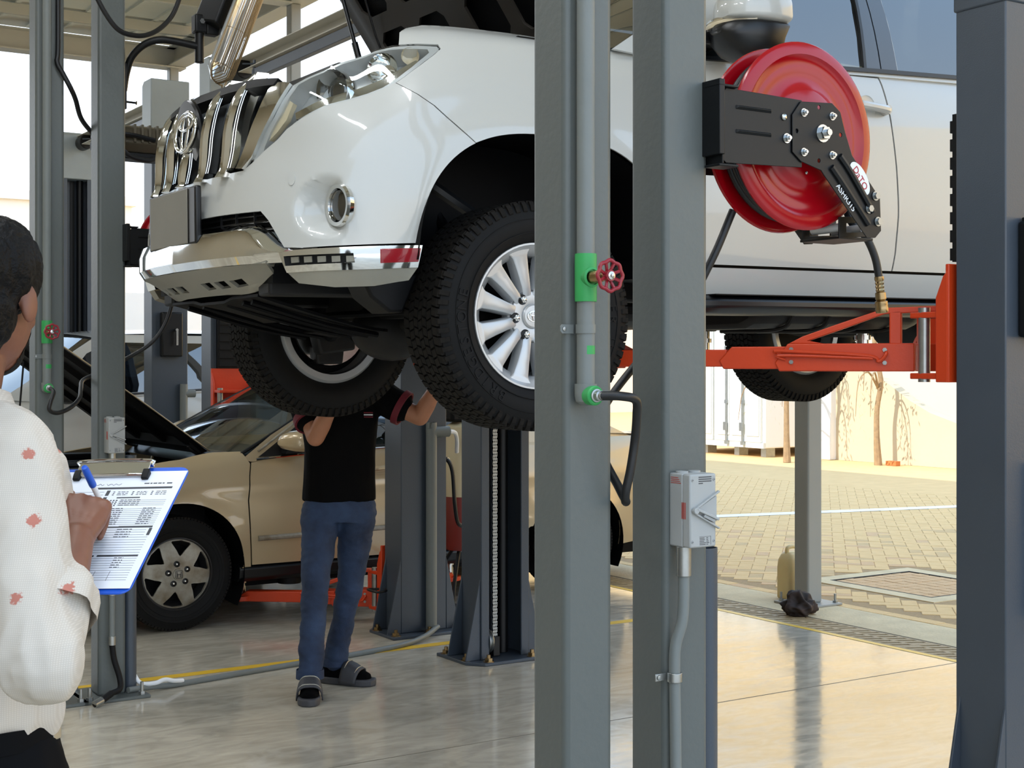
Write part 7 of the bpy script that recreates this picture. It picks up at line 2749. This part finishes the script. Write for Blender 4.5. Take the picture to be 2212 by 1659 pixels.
# ---- the mechanic under the car
def mechanic():
    base = Vector((-.80, 6.60, 0))
    t = thing('person', 'person in a black polo shirt, jeans and grey sandals reaching up under the lifted car', 'person', base)

    def P(x, y, z):
        return Vector((x, y, z)) - base
    up = Vector((0, 0, 1))
    f = Vector((.22, -.975, 0)).normalized()       # faces the camera, turned slightly to the right
    r = Vector((-.975, -.22, 0)).normalized()      # his right hand side
    hc = P(-.80, 6.57, 1.575)
    body = MB()
    hf = (f + up * .25).normalized()
    hr = -hf.cross(up).normalized()
    if hr.dot(r) < 0:
        hr = -hr
    hu = hf.cross(hr) if hf.cross(hr).z > 0 else hr.cross(hf)
    head(body, hc, hr, hf, hu)
    limb(body, [hc - up * .07 - f * .02, P(-.80, 6.6, 1.40)], [.055, .065], 16)
    SR, ER, WR = P(-.965, 6.58, 1.36), P(-.888, 6.42, 1.175), P(-.79, 6.33, 1.35)
    SL, EL, WL = P(-.635, 6.60, 1.37), P(-.425, 6.56, 1.262), P(-.33, 6.50, 1.43)
    tors = [(.84, .150, .105), (.95, .150, .105), (1.1, .155, .11), (1.25, .172, .115), (1.36, .165, .10), (1.42, .08, .06)]
    body.loft([ring((0, 0, z), a - .032, b - .028, r, f, .8) for z, a, b in tors])
    for S, E, W in ((SR, ER, WR), (SL, EL, WL)):
        limb(body, [S, S.lerp(E, .5), E], [.052, .047, .041])
        limb(body, [E, E.lerp(W, .35), W], [.041, .041, .027])
    hand(body, WR, (WR - ER).normalized() + Vector((.2, 0, .2)), Vector((.6, -.3, .4)), Vector((-.3, .3, .9)), [(.4, .6, .4)] * 4)
    hand(body, WL, (WL - EL).normalized(), Vector((.2, -.8, .3)), Vector((.3, -.3, .9)), [(.4, .6, .4)] * 4)
    HR, HL_ = P(-.882, 6.56, .85), P(-.715, 6.60, .85)
    KR, KL = P(-.893, 6.44, .475), P(-.752, 6.62, .49)
    AR, AL = P(-.915, 6.44, .09), P(-.838, 6.72, .09)
    for H, K, A_ in ((HR, KR, AR), (HL_, KL, AL)):
        limb(body, [H, H.lerp(K, .5), K], [.062, .055, .042])
        limb(body, [K, K.lerp(A_, .35), A_], [.042, .040, .030])
    blob('body', body, .0055, 'skin_light', t, 3)
    for sg in (-1, 1):
        MB().ell(hc + hr * (.031 * sg) + hf * .082 + hu * .004, (.011, .011, .011), nu=12, nv=8).build('eye', 'eye_white', t)
    R = Matrix((hr, hf, hu)).transposed()
    hm = MB().ell(hc + hu * .038 - hf * .020, (.084, .098, .086), R, 24, 16).ell(hc - hf * .045 - hu * .02, (.074, .06, .06), R, 20, 12)
    blob('hair', hm, .007, 'hair_black', t, 3)
    # polo shirt
    sh = MB()
    tors = [(.875, .170, .125), (.93, .170, .124), (1.02, .166, .120), (1.12, .168, .122), (1.25, .180, .125), (1.34, .182, .115), (1.39, .14, .09), (1.43, .075, .065)]
    sh.loft([ring((0, 0, z), a, b, r, f, .82) for z, a, b in tors])
    c = P(-.80, 6.6, 1.34)
    limb(sh, [c.lerp(SR, .5), SR, SR.lerp(ER, .55)], [.085, .080, .072], 16)
    limb(sh, [c.lerp(SL, .5), SL, SL.lerp(EL, .40), SL.lerp(EL, .52)], [.085, .082, .080, .080], 16)
    so = blob('polo_shirt', sh, .008, 'polo_black', t, 4, folds(.010, 7, (1, 1, .4), 2.2))
    d = (EL - SL).normalized()
    a1 = up.cross(d).normalized()
    a2 = d.cross(a1)
    for S, E in ((SL, EL), (SR, ER)):
        d = (E - S).normalized()
        a1 = d.orthogonal().normalized()
        a2 = d.cross(a1)
        k0, k1 = (.56, .66) if S is SL else (.55, .66)
        ro = .085 if S is SL else .078
        rows = [[S.lerp(E, k) + (a1 * math.cos(q) + a2 * math.sin(q)) * rr for q in np.linspace(0, 2 * PI, 29)[:-1]] for k, rr in ((k0, ro - .01), (k0 - .02, ro), (k1, ro - .002), (k1, ro - .012), (k0, ro - .016))]
        MB().loft(rows, caps=False).build('sleeve_cuff', 'maroon', so, sharp=50)
    rows = [[P(-.80, 6.595, 1.425) + (r * math.cos(q) + f * math.sin(q)) * rr + up * (h - .02 * math.sin(q)) for q in np.linspace(0, 2 * PI, 29)[:-1]] for h, rr in ((-.02, .080), (.02, .07), (.03, .072), (-.01, .092))]
    MB().loft(rows, caps=False).build('collar', 'polo_black', so, sharp=50)
    for k, mm in enumerate(('maroon', 'white_print', 'maroon')):
        MB().box(-r * .118 + f * .108 + Vector((0, 0, 1.285 - .010 * k)), (.045, .012, .006), Matrix((r, f, up)).transposed() @ Euler((0, 0, -.45)).to_matrix()).build('chest_stripe', mm, so, bevel=.001)
    # jeans
    tr = MB()
    tr.loft([ring((0, 0, z), a, b, r, f, .82) for z, a, b in ((.78, .150, .115), (.86, .160, .120), (.91, .158, .118))])
    for H, K, A_ in ((HR, KR, AR), (HL_, KL, AL)):
        limb(tr, [H - up * .02, H.lerp(K, .5), K, K.lerp(A_, .5), A_ + up * .015], [.092, .080, .064, .058, .058], 18)
    jo = blob('jeans', tr, .0075, 'denim', t, 4, folds(.011, 12, (.6, .6, 1.2), 6.1, .0015))
    for A_ in (AR, AL):
        rows = [[A_ + (r * math.cos(q) + f * math.sin(q)) * rr + up * h for q in np.linspace(0, 2 * PI, 29)[:-1]] for h, rr in ((.035, .060), (.035, .063), (-.005, .064), (-.005, .057))]
        MB().loft(rows, caps=False).build('jean_hem', 'denim', jo, sharp=50)
    # socks and slide sandals
    for A_, fd in ((AR, Vector((.12, -1, 0)).normalized()), (AL, Vector((.90, -.30, 0)).normalized())):
        sd = Vector((fd.y, -fd.x, 0))
        sk = MB()
        A0 = Vector((A_.x, A_.y, 0))
        limb(sk, [A0 + up * .14, A0 + up * .085 - fd * .01], [.040, .042], 14)
        sk.loft([[A0 + fd * b + sd * (w * math.cos(q)) + up * (.034 + max(0, h * math.sin(q)) + min(0, .012 * math.sin(q))) for q in np.linspace(0, 2 * PI, 21)[:-1]] for b, w, h in ((-.060, .020, .04), (-.05, .033, .07), (0, .036, .09), (.05, .040, .07), (.10, .044, .048), (.15, .042, .034), (.175, .03, .024), (.185, .01, .014))])
        so_ = blob('sock', sk, .005, 'sock_black', t, 3)
        out = [(-.075, .0), (-.07, .025), (-.04, .040), (.05, .043), (.12, .053), (.17, .050), (.20, .032), (.212, 0), (.20, -.032), (.17, -.046), (.12, -.048), (.05, -.040), (-.04, -.038), (-.07, -.025)]
        sl = MB().prism(out, A0, fd, sd, up * .034).build('sandal', 'sandal_grey', t, bevel=.008, seg=3)
        rows = []
        for b, w, h in ((.045, .050, .098), (.06, .052, .098), (.085, .054, .088), (.115, .055, .072), (.128, .054, .066)):
            rows.append([A0 + fd * (b + .015 * math.sin(q)) + sd * (w * math.copysign(abs(math.cos(q)) ** .6, math.cos(q))) + up * (.012 + (h - .006) * math.sin(q) ** .8) for q in np.linspace(0.0, PI, 21)])
        st = MB().grid(rows).build('strap', 'sandal_grey', sl, sharp=60)
        md = st.modifiers.new('solid', 'SOLIDIFY')
        md.thickness = .006
        md.offset = 1
        for b, w, h in ((.062, .054, .104), (.114, .057, .078)):
            MB().tube([A0 + fd * (b + .015 * math.sin(q)) + sd * (w * math.copysign(abs(math.cos(q)) ** .6, math.cos(q))) + up * (.012 + (h - .005) * math.sin(q) ** .8) for q in np.linspace(.05, PI - .05, 17)], .0028, n=6, sub=1).build('strap_seam', 'skid_silver', st)
    return t


mechanic()
